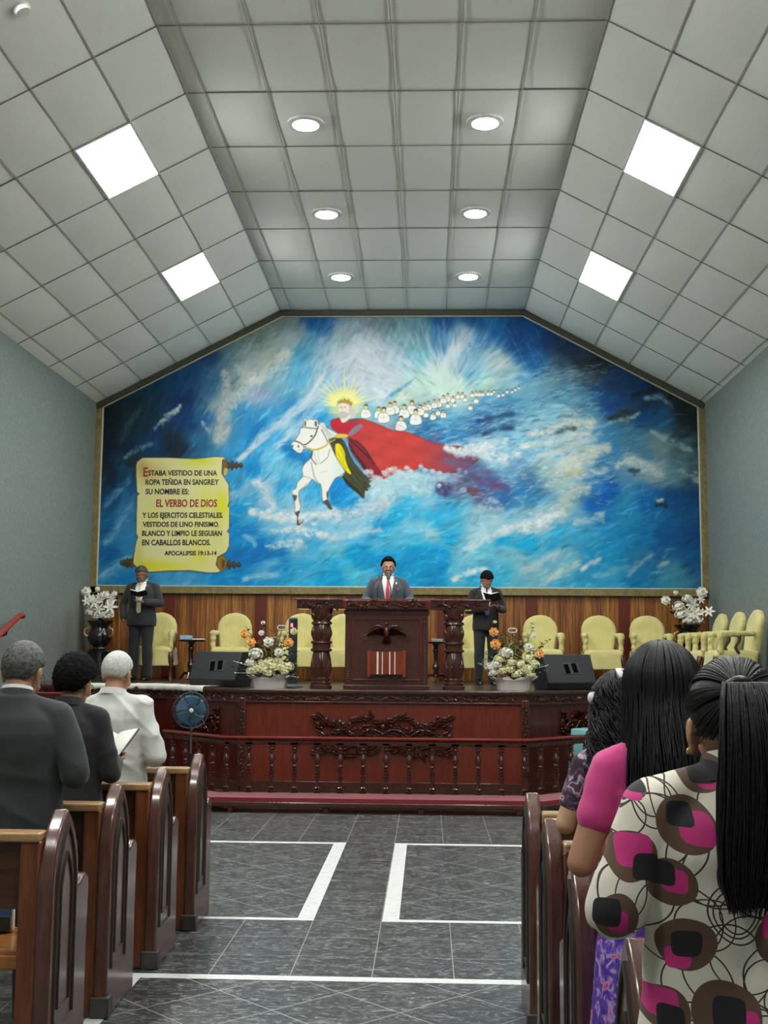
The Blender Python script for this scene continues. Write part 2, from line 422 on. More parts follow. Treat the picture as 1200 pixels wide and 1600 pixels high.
# ------------------------------------------------------------------ the painted mural (colours brushed into a dense sheet of the wall painting)
CS = 1.15; CX0, CY0 = 140, 478; CW, CHh = int(975*CS), int(455*CS)
rs = np.random.RandomState(11)
ANCH = """165,660,10,25,30;170,700,10,22,30;200,640,20,45,55;230,620,25,60,80;225,660,25,50,65;260,600,25,70,110;290,580,30,75,120;330,560,35,75,115;290,630,15,45,90;300,660,20,60,110;240,690,20,60,100;200,690,15,40,60;270,700,15,35,50;310,700,50,110,150;330,650,40,100,150;335,600,50,100,140;350,590,120,150,160;365,560,100,130,140;385,580,170,190,190;350,640,165,180,175;345,670,190,195,185;370,610,140,165,165;375,650,70,150,200;365,680,60,140,190;385,700,70,160,215;385,620,170,195,200;
400,520,110,130,125;430,505,120,135,130;460,500,130,140,140;420,560,175,185,175;390,590,195,200,190;450,540,160,180,185;440,580,130,180,200;410,620,160,180,205;495,510,30,95,160;490,500,30,85,145;485,530,90,150,185;470,560,90,165,200;480,590,100,180,215;510,540,150,190,210;540,520,150,175,185;540,560,190,205,215;570,550,205,215,225;590,560,200,210,225;600,500,110,135,145;575,500,120,140,150;520,600,165,200,220;490,630,180,205,215;455,640,50,140,195;420,650,70,155,205;400,680,30,120,190;380,660,60,145,200;430,690,70,165,220;460,670,165,205,225;500,650,60,155,210;440,710,120,190,225;560,600,195,205,215;600,620,200,215,225;590,640,130,190,210;
620,510,100,135,140;640,530,130,175,185;660,510,110,150,165;700,505,35,85,140;740,500,35,90,150;690,530,80,140,190;720,530,180,205,220;710,550,220,230,235;650,560,120,190,210;630,580,170,200,215;610,600,205,215,225;690,580,215,230,220;680,600,190,225,215;700,610,200,228,215;720,600,205,225,215;660,610,185,215,205;640,625,195,215,200;740,560,130,180,210;760,540,80,140,190;750,590,110,180,210;770,560,150,190,205;790,570,190,205,200;800,580,150,190,200;780,520,40,105,165;800,510,25,75,135;820,530,20,70,130;830,560,30,90,155;810,590,90,160,200;760,605,190,220,205;800,600,150,195,205;835,595,120,170,190;640,660,90,150,185;700,660,100,165,200;760,640,90,150,190;800,630,80,140,180;660,690,40,110,165;720,680,60,130,180;760,660,50,100,150;800,660,70,130,165;690,700,45,115,170;830,640,100,160,190;760,700,170,205,220;810,700,140,195,220;
840,520,20,80,150;860,540,20,60,110;880,550,20,45,75;840,570,40,115,175;870,575,45,75,100;900,570,25,40,55;930,570,20,30,40;860,590,110,155,175;890,590,90,130,150;930,590,60,85,100;970,600,25,55,95;950,620,30,75,130;990,610,20,55,100;1010,630,25,50,75;1050,620,20,40,45;1070,640,15,28,30;1085,670,12,25,28;850,620,100,160,185;890,620,90,145,170;870,640,120,180,200;920,640,80,140,170;950,640,20,70,140;970,650,50,80,90;1010,650,25,75,130;1040,660,40,90,130;1060,690,30,60,75;850,660,150,190,205;890,660,190,205,200;920,680,120,175,200;960,680,60,125,165;1000,680,70,125,155;1030,690,110,140,145;1060,700,90,115,120;1085,700,50,75,80;960,710,60,130,175;1000,710,75,125,150;
380,720,100,175,215;400,730,40,140,205;430,730,120,195,225;460,710,20,110,180;455,740,110,190,220;380,770,100,175,210;410,760,170,205,225;420,785,160,195,215;440,770,60,160,215;400,800,60,155,210;440,800,120,185,215;480,770,90,180,220;500,780,60,165,220;540,770,10,130,205;545,785,20,140,210;470,810,180,210,225;520,805,185,210,225;560,810,180,212,225;380,830,30,130,195;400,850,20,120,190;440,835,110,180,215;480,835,100,180,220;520,830,140,200,225;570,830,110,190,225;380,870,20,115,190;430,870,10,105,180;480,860,90,175,215;530,860,120,195,220;570,870,20,150,210;380,900,30,125,190;420,900,60,150,205;470,895,70,170,215;520,895,40,160,215;560,900,90,185,215;
600,780,190,220,225;640,760,170,215,230;600,800,150,205,225;640,790,80,185,225;680,780,120,185,215;590,825,30,140,205;620,815,40,165,215;650,830,130,200,225;690,810,50,175,220;680,830,170,210,220;720,800,60,175,215;700,840,40,165,215;740,800,130,185,205;600,850,100,185,220;650,850,80,185,220;600,870,20,140,205;650,870,30,150,210;690,870,20,140,205;720,850,140,200,220;740,840,170,210,220;780,830,190,215,215;820,820,200,215,215;790,850,30,160,215;830,845,20,155,215;760,860,110,190,215;800,870,130,195,215;720,890,110,190,220;690,900,20,140,200;760,900,60,170,215;800,890,80,180,215;820,890,150,190,200;740,740,80,110,150;770,750,70,110,160;720,770,100,100,130;790,770,50,100,160;830,770,50,120,175;760,780,90,90,125;780,720,150,195,215;800,740,110,160,195;700,750,140,160,185;
830,700,130,185,210;870,710,150,195,210;860,740,160,190,190;900,720,210,215,205;920,710,180,200,200;950,720,70,130,170;840,760,70,110,150;880,760,160,190,190;930,750,60,130,190;950,770,20,85,170;930,790,20,90,175;970,750,90,140,170;990,730,160,185,190;1020,740,150,170,170;1060,740,90,130,145;1090,750,70,95,100;980,780,60,140,185;1020,780,30,100,165;1060,780,20,75,130;1090,770,15,60,110;840,800,140,190,205;850,815,210,220,215;880,800,170,195,190;920,810,110,175,205;950,810,50,135,190;990,810,50,140,185;1030,810,35,105,160;1070,810,35,85,130;830,840,20,160,215;880,840,60,165,210;920,840,70,160,200;960,840,50,140,190;1000,840,40,120,175;1040,840,25,85,145;1085,840,20,70,125;840,880,140,190,200;880,870,120,180,200;930,870,50,150,200;960,870,50,145,190;1000,870,50,120,160;1040,870,40,100,150;1085,870,30,85,135;830,910,120,175,190;880,905,80,165,205;920,900,60,150,195;960,900,70,160,200;1000,900,45,125,175;1050,900,70,140,165;1090,900,50,95,130;
165,740,15,35,50;190,740,30,70,95;180,780,25,70,110;200,800,60,120,160;170,820,40,100,145;190,840,60,130,175;170,870,30,95,145;190,880,70,140,180;170,905,60,130,170;200,905,40,115,170;280,905,80,150,195;350,910,50,140,195;370,720,50,130,185;370,760,60,150,205;370,800,50,150,205;375,850,40,125,190"""
anch = np.array([[float(q) for q in a.split(',')] for a in ANCH.replace('\n', '').split(';') if a.strip()])
def base_field(step=4):
    xs = np.arange(0, CW, step)/CS+CX0; ys = np.arange(0, CHh, step)/CS+CY0
    gx, gy = np.meshgrid(xs, ys)
    wx = gx + 7*np.sin(gy/17.0+gx/41.0); wy = gy + 6*np.sin(gx/21.0-gy/37.0)
    num = np.zeros(gx.shape+(3,)); den = np.zeros(gx.shape)
    for x, y, r, g, b in anch:
        d2 = (wx-x)**2+(wy-y)**2; ww = 1/(d2+90)**2
        num += ww[..., None]*np.array([r, g, b]); den += ww
    out = num/den[..., None]
    # bilinear upsample
    yy = np.arange(CHh)/step; xx = np.arange(CW)/step
    y0 = np.minimum(yy.astype(int), out.shape[0]-2); x0 = np.minimum(xx.astype(int), out.shape[1]-2)
    fy = (yy-y0)[:, None, None]; fx = (xx-x0)[None, :, None]
    a = out[y0][:, x0]; b = out[y0][:, x0+1]; c = out[y0+1][:, x0]; d = out[y0+1][:, x0+1]
    return np.clip((a*(1-fx)+b*fx)*(1-fy)+(c*(1-fx)+d*fx)*fy, 0, 255)
BASE = base_field(); CV = BASE.copy()
def stroke(x, y, ang, L, Wd, col, al, curve=0.0):
    """soft bristly dab; x, y in painting units"""
    x = (x-CX0)*CS; y = (y-CY0)*CS; L *= CS; Wd *= CS
    r = int(L+Wd*2+3); x0, x1 = max(0, int(x-r)), min(CW, int(x+r)); y0, y1 = max(0, int(y-r)), min(CHh, int(y+r))
    if x1 <= x0 or y1 <= y0: return
    gx, gy = np.meshgrid(np.arange(x0, x1)-x, np.arange(y0, y1)-y)
    c, s = math.cos(ang), math.sin(ang)
    u = gx*c+gy*s; v = -gx*s+gy*c + curve*u*u/max(L, 1)
    m = np.exp(-(u/L*1.3)**4)*np.exp(-(v/Wd)**2)
    m *= 0.72+0.28*np.sin(v*2.1/max(1, Wd*0.22)+x)
    m = np.clip(m*al, 0, 1)[..., None]
    CV[y0:y1, x0:x1] = CV[y0:y1, x0:x1]*(1-m)+np.array(col)*m
def flow(x, y):
    if y < 640 and x > 560:
        a = math.atan2(y-640, x-700)
        wgt = 1.0
        return a if y < 615 else -0.25
    if x < 600 and y < 780: return R(-52 + (x-400)*0.05)
    if x > 620 and y < 760: return R(-14)
    return R(-22)
for i in range(9000):
    x = CX0+rs.rand()*(CW/CS); y = CY0+rs.rand()*(CHh/CS)
    ix, iy = min(CW-1, int((x-CX0)*CS)), min(CHh-1, int((y-CY0)*CS))
    ox, oy = int(np.clip(ix+rs.normal(0, 9), 0, CW-1)), int(np.clip(iy+rs.normal(0, 9), 0, CHh-1))
    col = BASE[oy, ox]+rs.normal(0, 11)+rs.normal(0, 4, 3)
    lum = col.mean()
    stroke(x, y, flow(x, y)+rs.normal(0, 0.22), 4+rs.rand()*13, 0.9+rs.rand()*2.2, np.clip(col*(1+rs.normal(0, 0.13)), 0, 250), 0.35+rs.rand()*0.4, rs.normal(0, 0.18))
def cr(pts, n=8, closed=False):
    """Catmull-Rom through the points"""
    P = [np.array(p, float) for p in pts]; out = []; m = len(P)
    for i in range(m if closed else m-1):
        p0 = P[i-1] if (closed or i > 0) else P[0]; p1 = P[i]; p2 = P[(i+1) % m]
        p3 = P[(i+2) % m] if (closed or i+2 < m) else P[-1]
        for k in range(n):
            t = k/n
            out.append(0.5*((2*p1)+(-p0+p2)*t+(2*p0-5*p1+4*p2-p3)*t*t+(-p0+3*p1-3*p2+p3)*t**3))
    if not closed: out.append(P[-1])
    return out
def band(pts, wd, col, n, al=0.5, L=9, dw=None, puff=0.0, angj=0.3):
    pp = cr(pts, 10)
    for i in range(n):
        k = rs.randint(len(pp)-1); p, q = pp[k], pp[k+1]
        a = math.atan2(q[1]-p[1], q[0]-p[0]); tt = 1-abs(2*k/len(pp)-1)
        o = rs.normal(0, wd*(0.35+0.5*tt))
        x, y = p[0]-math.sin(a)*o, p[1]+math.cos(a)*o
        cc = np.array(col)*(1+rs.normal(0, 0.05))
        if puff:
            hf = min(1.0, puff/6)
            if rs.rand() < 0.8: stroke(x, y, a+rs.normal(0, .5), 2.2+rs.rand()*puff*1.3, 1.4+rs.rand()*puff*0.5, np.clip(cc*0.94, 0, 250), al*0.75, rs.normal(0, 0.3))
            q = rs.rand()
            if q < 0.5: stroke(x, y-0.6, a*0.6+rs.normal(0, .4), 2.0+rs.rand()*4*hf, 0.7+rs.rand()*0.8, np.clip(cc*1.05+3, 0, 250), min(1, al*1.0), 0.2+rs.rand()*0.35)
            else: stroke(x+rs.normal(0, 1), y+1.6+rs.rand()*2, a*0.5+rs.normal(0, .4), 1.8+rs.rand()*3*hf, 0.6+rs.rand()*0.5, np.clip(cc*np.array([0.50, 0.66, 0.76]), 0, 250), al*0.6, 0.2+rs.rand()*0.3)
        else: stroke(x, y, a+rs.normal(0, angj), L*(0.4+rs.rand()), 1.0+rs.rand()*1.9, np.clip(cc, 0, 250), al*(0.5+rs.rand()*0.6), rs.normal(0, 0.25))
W1, W2, W3 = (228, 234, 236), (200, 218, 226), (214, 218, 208)
# light shafts and clouds of the sky
band([(380, 718), (410, 690), (450, 655), (485, 625), (508, 588)], 3.2, (205, 216, 222), 140, 0.6, 12, angj=0.08)
band([(405, 690), (460, 650), (520, 605)], 8, (176, 206, 224), 120, 0.45, 14, angj=0.08)
band([(440, 700), (480, 660), (530, 620)], 5, (190, 214, 228), 70, 0.45, 12, angj=0.1)
band([(372, 560), (400, 548), (440, 530), (480, 525)], 14, (158, 172, 170), 130, 0.4, 10)
band([(392, 600), (420, 585), (445, 565), (455, 550)], 11, W3, 150, 0.45, 8)
band([(352, 582), (358, 615), (350, 645), (346, 672), (340, 695)], 6, (188, 196, 190), 170, 0.5, puff=4)
band([(372, 575), (388, 600), (372, 625), (362, 640)], 7, (196, 204, 200), 120, 0.45, puff=4)
band([(242, 672), (256, 660), (268, 650), (280, 640)], 3.4, (176, 194, 196), 60, 0.6, puff=3)
band([(262, 650), (278, 644), (284, 634)], 1.5, (200, 212, 212), 25, 0.6, puff=2)
band([(195, 718), (215, 705), (240, 696)], 2.5, (120, 150, 165), 40, 0.5, puff=3)
band([(190, 690), (205, 660), (220, 640)], 4, (60, 88, 92), 40, 0.35, 12)
band([(165, 790), (185, 770), (205, 755)], 5, (100, 150, 180), 50, 0.4, 10)
band([(165, 850), (185, 825), (205, 790)], 6, (120, 175, 205), 70, 0.4, 9)
band([(158, 900), (180, 885), (205, 870)], 5, (130, 180, 205), 60, 0.4, 9)
band([(318, 662), (324, 672), (330, 680)], 1.6, (150, 185, 205), 14, 0.6, puff=3)
for k in range(90):   # rays fanning out over the top of the sky
    a = R(rs.uniform(-172, -12)); r0 = rs.uniform(35, 95); x = 705+math.cos(a)*r0*1.25; y = 610+math.sin(a)*r0
    ix, iy = int(np.clip((x-CX0)*CS, 0, CW-1)), int(np.clip((y-CY0)*CS, 0, CHh-1))
    stroke(x, y, a, 12+rs.rand()*16, 1.0+rs.rand()*1.6, np.clip(BASE[iy, ix]*0.45+np.array(W1)*0.6, 0, 250), 0.4)
for x0_, n in ((560, 60), (590, 60), (530, 40), (620, 40), (500, 26)):
    for k in range(n):
        x = x0_+rs.normal(0, 14); y = rs.uniform(500, 610)
        stroke(x, y, R(-68)+rs.normal(0, 0.15), 9+rs.rand()*12, 1+rs.rand()*1.5, (205, 216, 224), 0.10+0.35*min(1, max(0, (y-500)/60)))
band([(612, 622), (630, 610), (652, 594)], 1.4, (84, 158, 200), 22, 0.55, 8, angj=0.05)
for k in range(30):
    x = rs.uniform(795, 850); stroke(x, rs.uniform(510, 580), R(66)+rs.normal(0, 0.06), 12, 1.1, (80+rs.randint(60), 140+rs.randint(40), 190), 0.35)
# wisps of lighter paint over the brighter water and sky
for k in range(110):
    x = rs.uniform(360, 900); y = rs.uniform(770, 915)
    stroke(x, y, R(-22)+rs.normal(0, .3), 14+rs.rand()*22, 3+rs.rand()*5, (158, 208, 228) if rs.rand() < .65 else (40, 150, 212), 0.22+.2*rs.rand(), rs.normal(0, .12))
for k in range(1300):
    x = rs.uniform(345, 1095); y = rs.uniform(500, 915)
    if x < 620 and y < 700 and rs.rand() < .5: continue
    ix, iy = int(np.clip((x-CX0)*CS, 0, CW-1)), int(np.clip((y-CY0)*CS, 0, CHh-1)); b_ = BASE[iy, ix]; lm = b_.mean()
    if lm < 95: continue
    tone = np.clip(b_*0.55+np.array((228, 236, 240))*0.48, 0, 250) if rs.rand() < .72 else b_*0.68
    stroke(x, y, flow(x, y)+rs.normal(0, .35), 4+rs.rand()*10, 0.6+rs.rand()*1.2, tone, 0.22+0.35*rs.rand(), rs.normal(0, .22))
for k in range(420):
    x = rs.uniform(690, 960); y = rs.uniform(655, 790)
    stroke(x, y, R(-16)+rs.normal(0, .3), 3+rs.rand()*8, 0.7+rs.rand()*1.0, (200, 218, 226) if rs.rand() < .62 else (60, 110, 150), 0.28+0.3*rs.rand(), 0.12+rs.normal(0, .2))
# sea of clouds running to the horizon on the right
for k in range(330):
    x = 640+rs.rand()*300; lo = 655-(x-640)*0.20; y = lo+rs.rand()**1.2*(60+0.10*(x-640)); t_ = (y-lo)/80
    stroke(x, y, R(-12)+rs.normal(0, 0.2), 3+6*t_+rs.rand()*6, 0.7+1.3*t_, (168, 202, 220) if rs.rand() > 0.35 else (30, 75, 115), 0.5, rs.normal(0, 0.4))
for k in range(120):
    x = rs.uniform(840, 950); y = 572+rs.rand()*26-(x-840)*0.05
    stroke(x, y, R(-8)+rs.normal(0, 0.15), 4+rs.rand()*6, 0.8, (150, 172, 184) if rs.rand() > 0.4 else (25, 45, 62), 0.5, rs.normal(0, 0.4))
band([(700, 702), (735, 700), (770, 698), (800, 690)], 5, W2, 110, 0.55, puff=5)
band([(715, 712), (750, 708), (785, 720), (815, 712)], 6, W1, 120, 0.5, puff=5)
band([(828, 682), (860, 676), (890, 664), (918, 668), (930, 660)], 5, W3, 120, 0.55, puff=5)
band([(820, 700), (870, 690), (925, 678)], 4, W3, 90, 0.5, 9)
band([(845, 715), (890, 702), (920, 690)], 4, (196, 210, 208), 80, 0.5, 9)
band([(872, 742), (905, 725), (930, 708), (955, 700)], 8, W3, 170, 0.5, puff=6)
band([(890, 745), (915, 738)], 3, (196, 200, 130), 26, 0.5, puff=4)
band([(855, 762), (885, 752), (925, 742), (950, 736)], 5, (186, 206, 206), 90, 0.5, puff=5)
band([(880, 785), (905, 772), (925, 764)], 7, (190, 204, 196), 110, 0.5, puff=5)
band([(790, 830), (830, 822), (860, 812), (885, 802)], 8, W1, 170, 0.55, puff=6)
band([(735, 858), (765, 840), (800, 832)], 5, W2, 80, 0.5, 10)
band([(745, 800), (770, 795), (790, 800)], 7, (176, 204, 214), 60, 0.4, puff=5)
band([(900, 820), (930, 812), (945, 806)], 6, (176, 204, 212), 60, 0.45, puff=5)
band([(965, 731), (985, 724), (1000, 727), (1020, 734), (1032, 748)], 5, (190, 204, 204), 120, 0.55, puff=5)
band([(985, 738), (1000, 738)], 2.5, (45, 75, 92), 30, 0.6, puff=3)
band([(1020, 678), (1040, 690), (1065, 700), (1080, 706)], 4, (150, 172, 172), 70, 0.5, 7)
band([(1062, 738), (1085, 748), (1095, 756)], 4, (150, 170, 170), 50, 0.5, puff=4)
band([(1010, 625), (1030, 623), (1050, 640)], 3.5, (130, 160, 172), 40, 0.5, 6)
band([(990, 620), (1010, 614), (1025, 610)], 3, (14, 30, 40), 50, 0.7, 5)
band([(955, 657), (975, 648), (995, 644)], 3.4, (28, 48, 52), 60, 0.7, 5)
band([(955, 662), (985, 656), (1000, 648)], 2.0, (140, 168, 170), 34, 0.6, 5)
band([(874, 678), (890, 672), (902, 672)], 3, (70, 92, 95), 40, 0.6, 5)
band([(750, 660), (775, 655), (805, 648)], 3, (36, 70, 105), 60, 0.55, 7)
band([(760, 680), (785, 672), (805, 672)], 2.5, (36, 70, 100), 50, 0.55, 6)
band([(1026, 792), (1034, 788), (1042, 793)], 2.2, (28, 46, 58), 26, 0.8, puff=2); band([(1029, 785), (1036, 784)], 1.5, (190, 204, 210), 12, 0.7, puff=2)
band([(715, 905), (735, 896), (765, 888)], 3, W1, 50, 0.6, 8)
band([(912, 890), (925, 882), (938, 875)], 2.2, (205, 216, 220), 34, 0.6, 7)
band([(820, 892), (850, 880), (872, 866)], 6, (176, 202, 206), 90, 0.5, 10)
band([(862, 905), (885, 892), (905, 880)], 4, (190, 208, 206), 60, 0.5, 10)
band([(983, 900), (1000, 882), (1022, 866)], 2.2, (120, 160, 182), 44, 0.5, 8)
band([(1030, 885), (1045, 879)], 1.6, (150, 180, 190), 18, 0.5, 8)
band([(930, 900), (960, 893), (985, 885)], 4, (120, 180, 208), 50, 0.4, 9)
# spray below the horse
band([(345, 790), (370, 775), (395, 758)], 7, (150, 190, 212), 80, 0.45, 8)
band([(400, 755), (415, 765), (425, 785), (432, 800)], 6, W2, 110, 0.55, puff=5)
band([(396, 802), (430, 808), (460, 812), (500, 806), (535, 806)], 7, W1, 230, 0.6, puff=6)
band([(430, 832), (470, 828), (500, 836), (515, 838)], 4, W1, 110, 0.55, puff=5)
band([(530, 808), (560, 800), (590, 796), (610, 786)], 9, W2, 190, 0.55, puff=6)
band([(420, 856), (450, 852), (475, 850), (460, 860)], 5, W2, 80, 0.5, puff=5)
band([(520, 845), (560, 835), (600, 830)], 5, W2, 90, 0.45, 9)
band([(385, 905), (410, 900), (440, 898)], 4, (150, 200, 224), 60, 0.5, 9)
band([(385, 838), (398, 845), (402, 855)], 3, (120, 180, 215), 40, 0.5, 8)
for k in range(60): stroke(rs.uniform(440, 520), rs.uniform(770, 795), R(-80)+rs.normal(0, 0.2), 8, 1.2, (150, 208, 232), 0.4)
band([(570, 770), (600, 762), (640, 760), (680, 770)], 14, (188, 220, 230), 260, 0.45, puff=6)

def fill(pts, col, al=1.0, smooth=0, outline=None, ow=0.9, soft=1):
    pp = cr(pts, smooth, True) if smooth else [np.array(p, float) for p in pts]
    P = np.array([((p[0]-CX0)*CS, (p[1]-CY0)*CS) for p in pp]); SS = 4
    x0, y0 = np.maximum(np.floor(P.min(0)).astype(int)-2, 0); x1 = min(CW, int(P[:, 0].max())+3); y1 = min(CHh, int(P[:, 1].max())+3)
    if x1 <= x0 or y1 <= y0: return None
    W_, H_ = (x1-x0)*SS, (y1-y0)*SS
    gx = x0+(np.arange(W_)+0.5)/SS; gy = y0+(np.arange(H_)+0.5)/SS
    ins = np.zeros((H_, W_), bool); n = len(P)
    for i in range(n):
        ax, ay = P[i]; bx, by = P[(i+1) % n]
        if ay == by: continue
        rows_ = np.where((gy > min(ay, by)) & (gy <= max(ay, by)))[0]
        xi = ax+(gy[rows_]-ay)*(bx-ax)/(by-ay)
        for r_i, xx in zip(rows_, xi): ins[r_i] ^= gx > xx
    m = ins.reshape(y1-y0, SS, x1-x0, SS).mean((1, 3))*al
    if callable(col):
        yy, xx = np.meshgrid(np.arange(y0, y1)/CS+CY0, np.arange(x0, x1)/CS+CX0, indexing='ij'); cc = col(xx, yy)
    else: cc = np.array(col, float)
    CV[y0:y1, x0:x1] = CV[y0:y1, x0:x1]*(1-m[..., None])+cc*m[..., None]
    if outline: pen(pp+[pp[0]], outline, ow)
def pen(pts, col, wd=0.8, al=0.9, smooth=0):
    pp = cr(pts, smooth) if smooth else pts
    for p, q in zip(pp[:-1], pp[1:]):
        d = math.hypot(q[0]-p[0], q[1]-p[1]); n = max(1, int(d/0.5))
        for k in range(n):
            x = ((p[0]+(q[0]-p[0])*k/n)-CX0)*CS; y = ((p[1]+(q[1]-p[1])*k/n)-CY0)*CS
            x0, y0 = int(x)-2, int(y)-2
            if x0 < 0 or y0 < 0 or x0+6 > CW or y0+6 > CHh: continue
            gx, gy = np.meshgrid(np.arange(x0, x0+6)+0.5-x, np.arange(y0, y0+6)+0.5-y)
            m = np.clip(wd*CS/2+0.5-np.sqrt(gx*gx+gy*gy), 0, 1)[..., None]*al*0.6
            CV[y0:y0+6, x0:x0+6] = CV[y0:y0+6, x0:x0+6]*(1-m)+np.array(col, float)*m
def hc(pts): return [(450+x/6.667, 590+y/6.667) for x, y in pts]
def cc_(pts): return [(440+x/3.158, 580+y/3.158) for x, y in pts]
# purple wash trailing the cape
band([(720, 735), (760, 750), (800, 765)], 10, (86, 80, 128), 120, 0.4, 10)
band([(745, 752), (790, 765)], 6, (112, 58, 96), 40, 0.35, 9)
band([(690, 760), (705, 775)], 8, (70, 62, 100), 60, 0.5, puff=6)
band([(735, 768), (748, 772)], 4, (120, 62, 80), 26, 0.5, puff=5)
# crowd in white following behind
crowd = [(576, 646, 7), (596, 648, 6), (604, 652, 8), (614, 642, 6.4), (621, 640, 6.5), (636, 646, 7), (648, 640, 7), (654, 655, 8), (631, 665, 7.5), (661, 644, 5.5), (668, 640, 5), (674, 637, 5), (683, 634, 5), (690, 633, 4.5), (697, 627, 5), (704, 624, 5), (712, 627, 4), (670, 650, 4), (681, 653, 4.6), (689, 647, 4), (697, 650, 4.5), (720, 621, 4), (727, 621, 4), (731, 626, 3.4), (742, 619, 3.4), (748, 618, 3.6), (754, 618, 3.2), (748, 628, 4), (739, 639, 3.6), (715, 635, 3), (758, 618, 3), (767, 617, 3), (772, 617, 2.6), (783, 620, 2.6), (790, 619, 2.4), (796, 614, 2.4), (804, 614, 2.2), (809, 611, 2.2), (815, 608, 2), (704, 636, 3), (776, 614, 2)]
crowd.sort(key=lambda q: q[1])
for x, y, s in crowd:
    s *= 1.22 if s > 5 else 1.08
    fill([(x-s*0.95, y+s*1.0), (x-s*0.75, y-s*0.25), (x-s*0.2, y-s*0.5), (x+s*0.3, y-s*0.45), (x+s*0.85, y), (x+s*0.95, y+s*0.9), (x+s*0.1, y+s*1.25)], (234, 236, 230), 1, 4, (70, 62, 52), 0.7 if s > 3.5 else 0.4)
    fill([(x+math.cos(a)*s*0.36, y-s*0.82+math.sin(a)*s*0.46) for a in np.linspace(0, 2*PI, 9)[:-1]], (226, 206, 150), 1, 3, (66, 50, 34), 0.5)
    fill([(x-s*0.38, y-s*0.95), (x-s*0.2, y-s*1.35), (x+s*0.25, y-s*1.35), (x+s*0.4, y-s*0.9), (x, y-s*1.12)], (70, 50, 32), 0.9, 3)
    if s > 4.5: pen([(x-s*0.4, y+s*0.25), (x, y+s*0.45), (x+s*0.45, y+s*0.2)], (150, 150, 140), 0.5); pen([(x, y-s*0.3), (x, y+s*0.5)], (170, 170, 160), 0.4)
for k in range(70):
    x = rs.uniform(820, 948); stroke(x, 607-(x-815)*0.235+rs.normal(0, 1.6)+ (x-815)**2*0.0003, 0, 0.9, 0.7, (215, 220, 220), 0.6)
# halo and rays
hx, hy = 450+620/6.667, 590+310/6.667
yy, xx = np.mgrid[0:CHh, 0:CW]; dx = xx/CS+CX0-hx; dy = yy/CS+CY0-hy; dd_ = np.sqrt(dx*dx+dy*dy)
m = np.clip(1.15-dd_/27, 0, 1)**1.0*0.95*(dy < 24)
CV = CV*(1-m[..., None])+np.array([246, 236, 110])*m[..., None]
m = np.clip(1.0-np.abs(dd_-20)/14, 0, 1)*0.35*(dy < 12); CV = CV*(1-m[..., None])+np.array([240, 240, 215])*m[..., None]
for a, L in ((-178, 40), (-168, 44), (-158, 48), (-147, 60), (-136, 66), (-125, 50), (-114, 52), (-103, 36), (-91, 66), (-80, 40), (-70, 52), (-60, 42), (-48, 46), (-36, 40), (-24, 48), (-14, 62), (-172, 30), (-152, 36), (-142, 40)):
    a = R(a); n_ = np.array([-math.sin(a), math.cos(a)]); e = np.array([math.cos(a), math.sin(a)]); o_ = np.array([hx, hy])
    fill([o_+e*14+n_*2.0, o_+e*L*1.0, o_+e*14-n_*2.0], (244, 238, 150), 0.85)
# cape
cape = cc_([(255, 262), (262, 250), (300, 240), (330, 262), (352, 250), (400, 243), (470, 262), (560, 300), (640, 312), (740, 352), (830, 376), (890, 379), (960, 405), (990, 440), (905, 500), (830, 512), (740, 492), (700, 485), (660, 500), (600, 500), (525, 540), (490, 545), (455, 545), (430, 500), (400, 450), (340, 345), (300, 320), (262, 292)])
def capec(x, y):
    t_ = np.clip((x-655)/80, 0, 1)[..., None]; q = np.clip((590-x)/60, 0, 1)[..., None]*0.45; f = (np.sin((x*0.55+y*0.9)/5.0)*0.035+np.sin((x*0.2-y*0.8)/3.1)*0.025)[..., None]
    c_ = np.array([196, 78, 74])*(1-t_)+np.array([112, 68, 92])*t_
    c_ = c_*(1-q)+np.array([150, 44, 58])*q
    return np.clip(c_*(1+f), 0, 255)
fill(cape, capec, 1, 4, (110, 30, 40), 0.7)
for k in range(160):
    x = rs.uniform(545, 690); y = rs.uniform(662, 740)
    if x-545 > (y-660)*0.2 and y > 650+(x-545)*0.2 and y < 742: stroke(x, y, R(22)+rs.normal(0, 0.15), 10, 1.4, (208, 88, 84) if rs.rand() > 0.45 else (176, 62, 64), 0.22)
fill(cc_([(345, 340), (390, 360), (460, 440), (500, 500), (520, 540), (460, 545), (400, 470), (350, 400)]), (122, 36, 46), 0.8, 4)
for pl in ([(350, 345), (390, 385), (450, 440)], [(345, 365), (385, 430), (430, 500)], [(360, 400), (420, 470), (455, 535)], [(380, 350), (430, 400), (470, 470)]):
    pen(cc_(pl), (52, 30, 26), 2.2, 0.7, 6)
fill(cc_([(255, 262), (290, 245), (330, 265), (372, 262), (400, 290), (345, 320), (300, 315), (262, 292)]), (188, 52, 66), 0.7, 4)
fill(cc_([(345, 315), (370, 285), (405, 270), (412, 285), (385, 310), (350, 330)]), (128, 128, 150), 0.9, 4)
fill(cc_([(335, 258), (352, 245), (395, 242), (385, 258)]), (96, 74, 104), 0.7, 4)
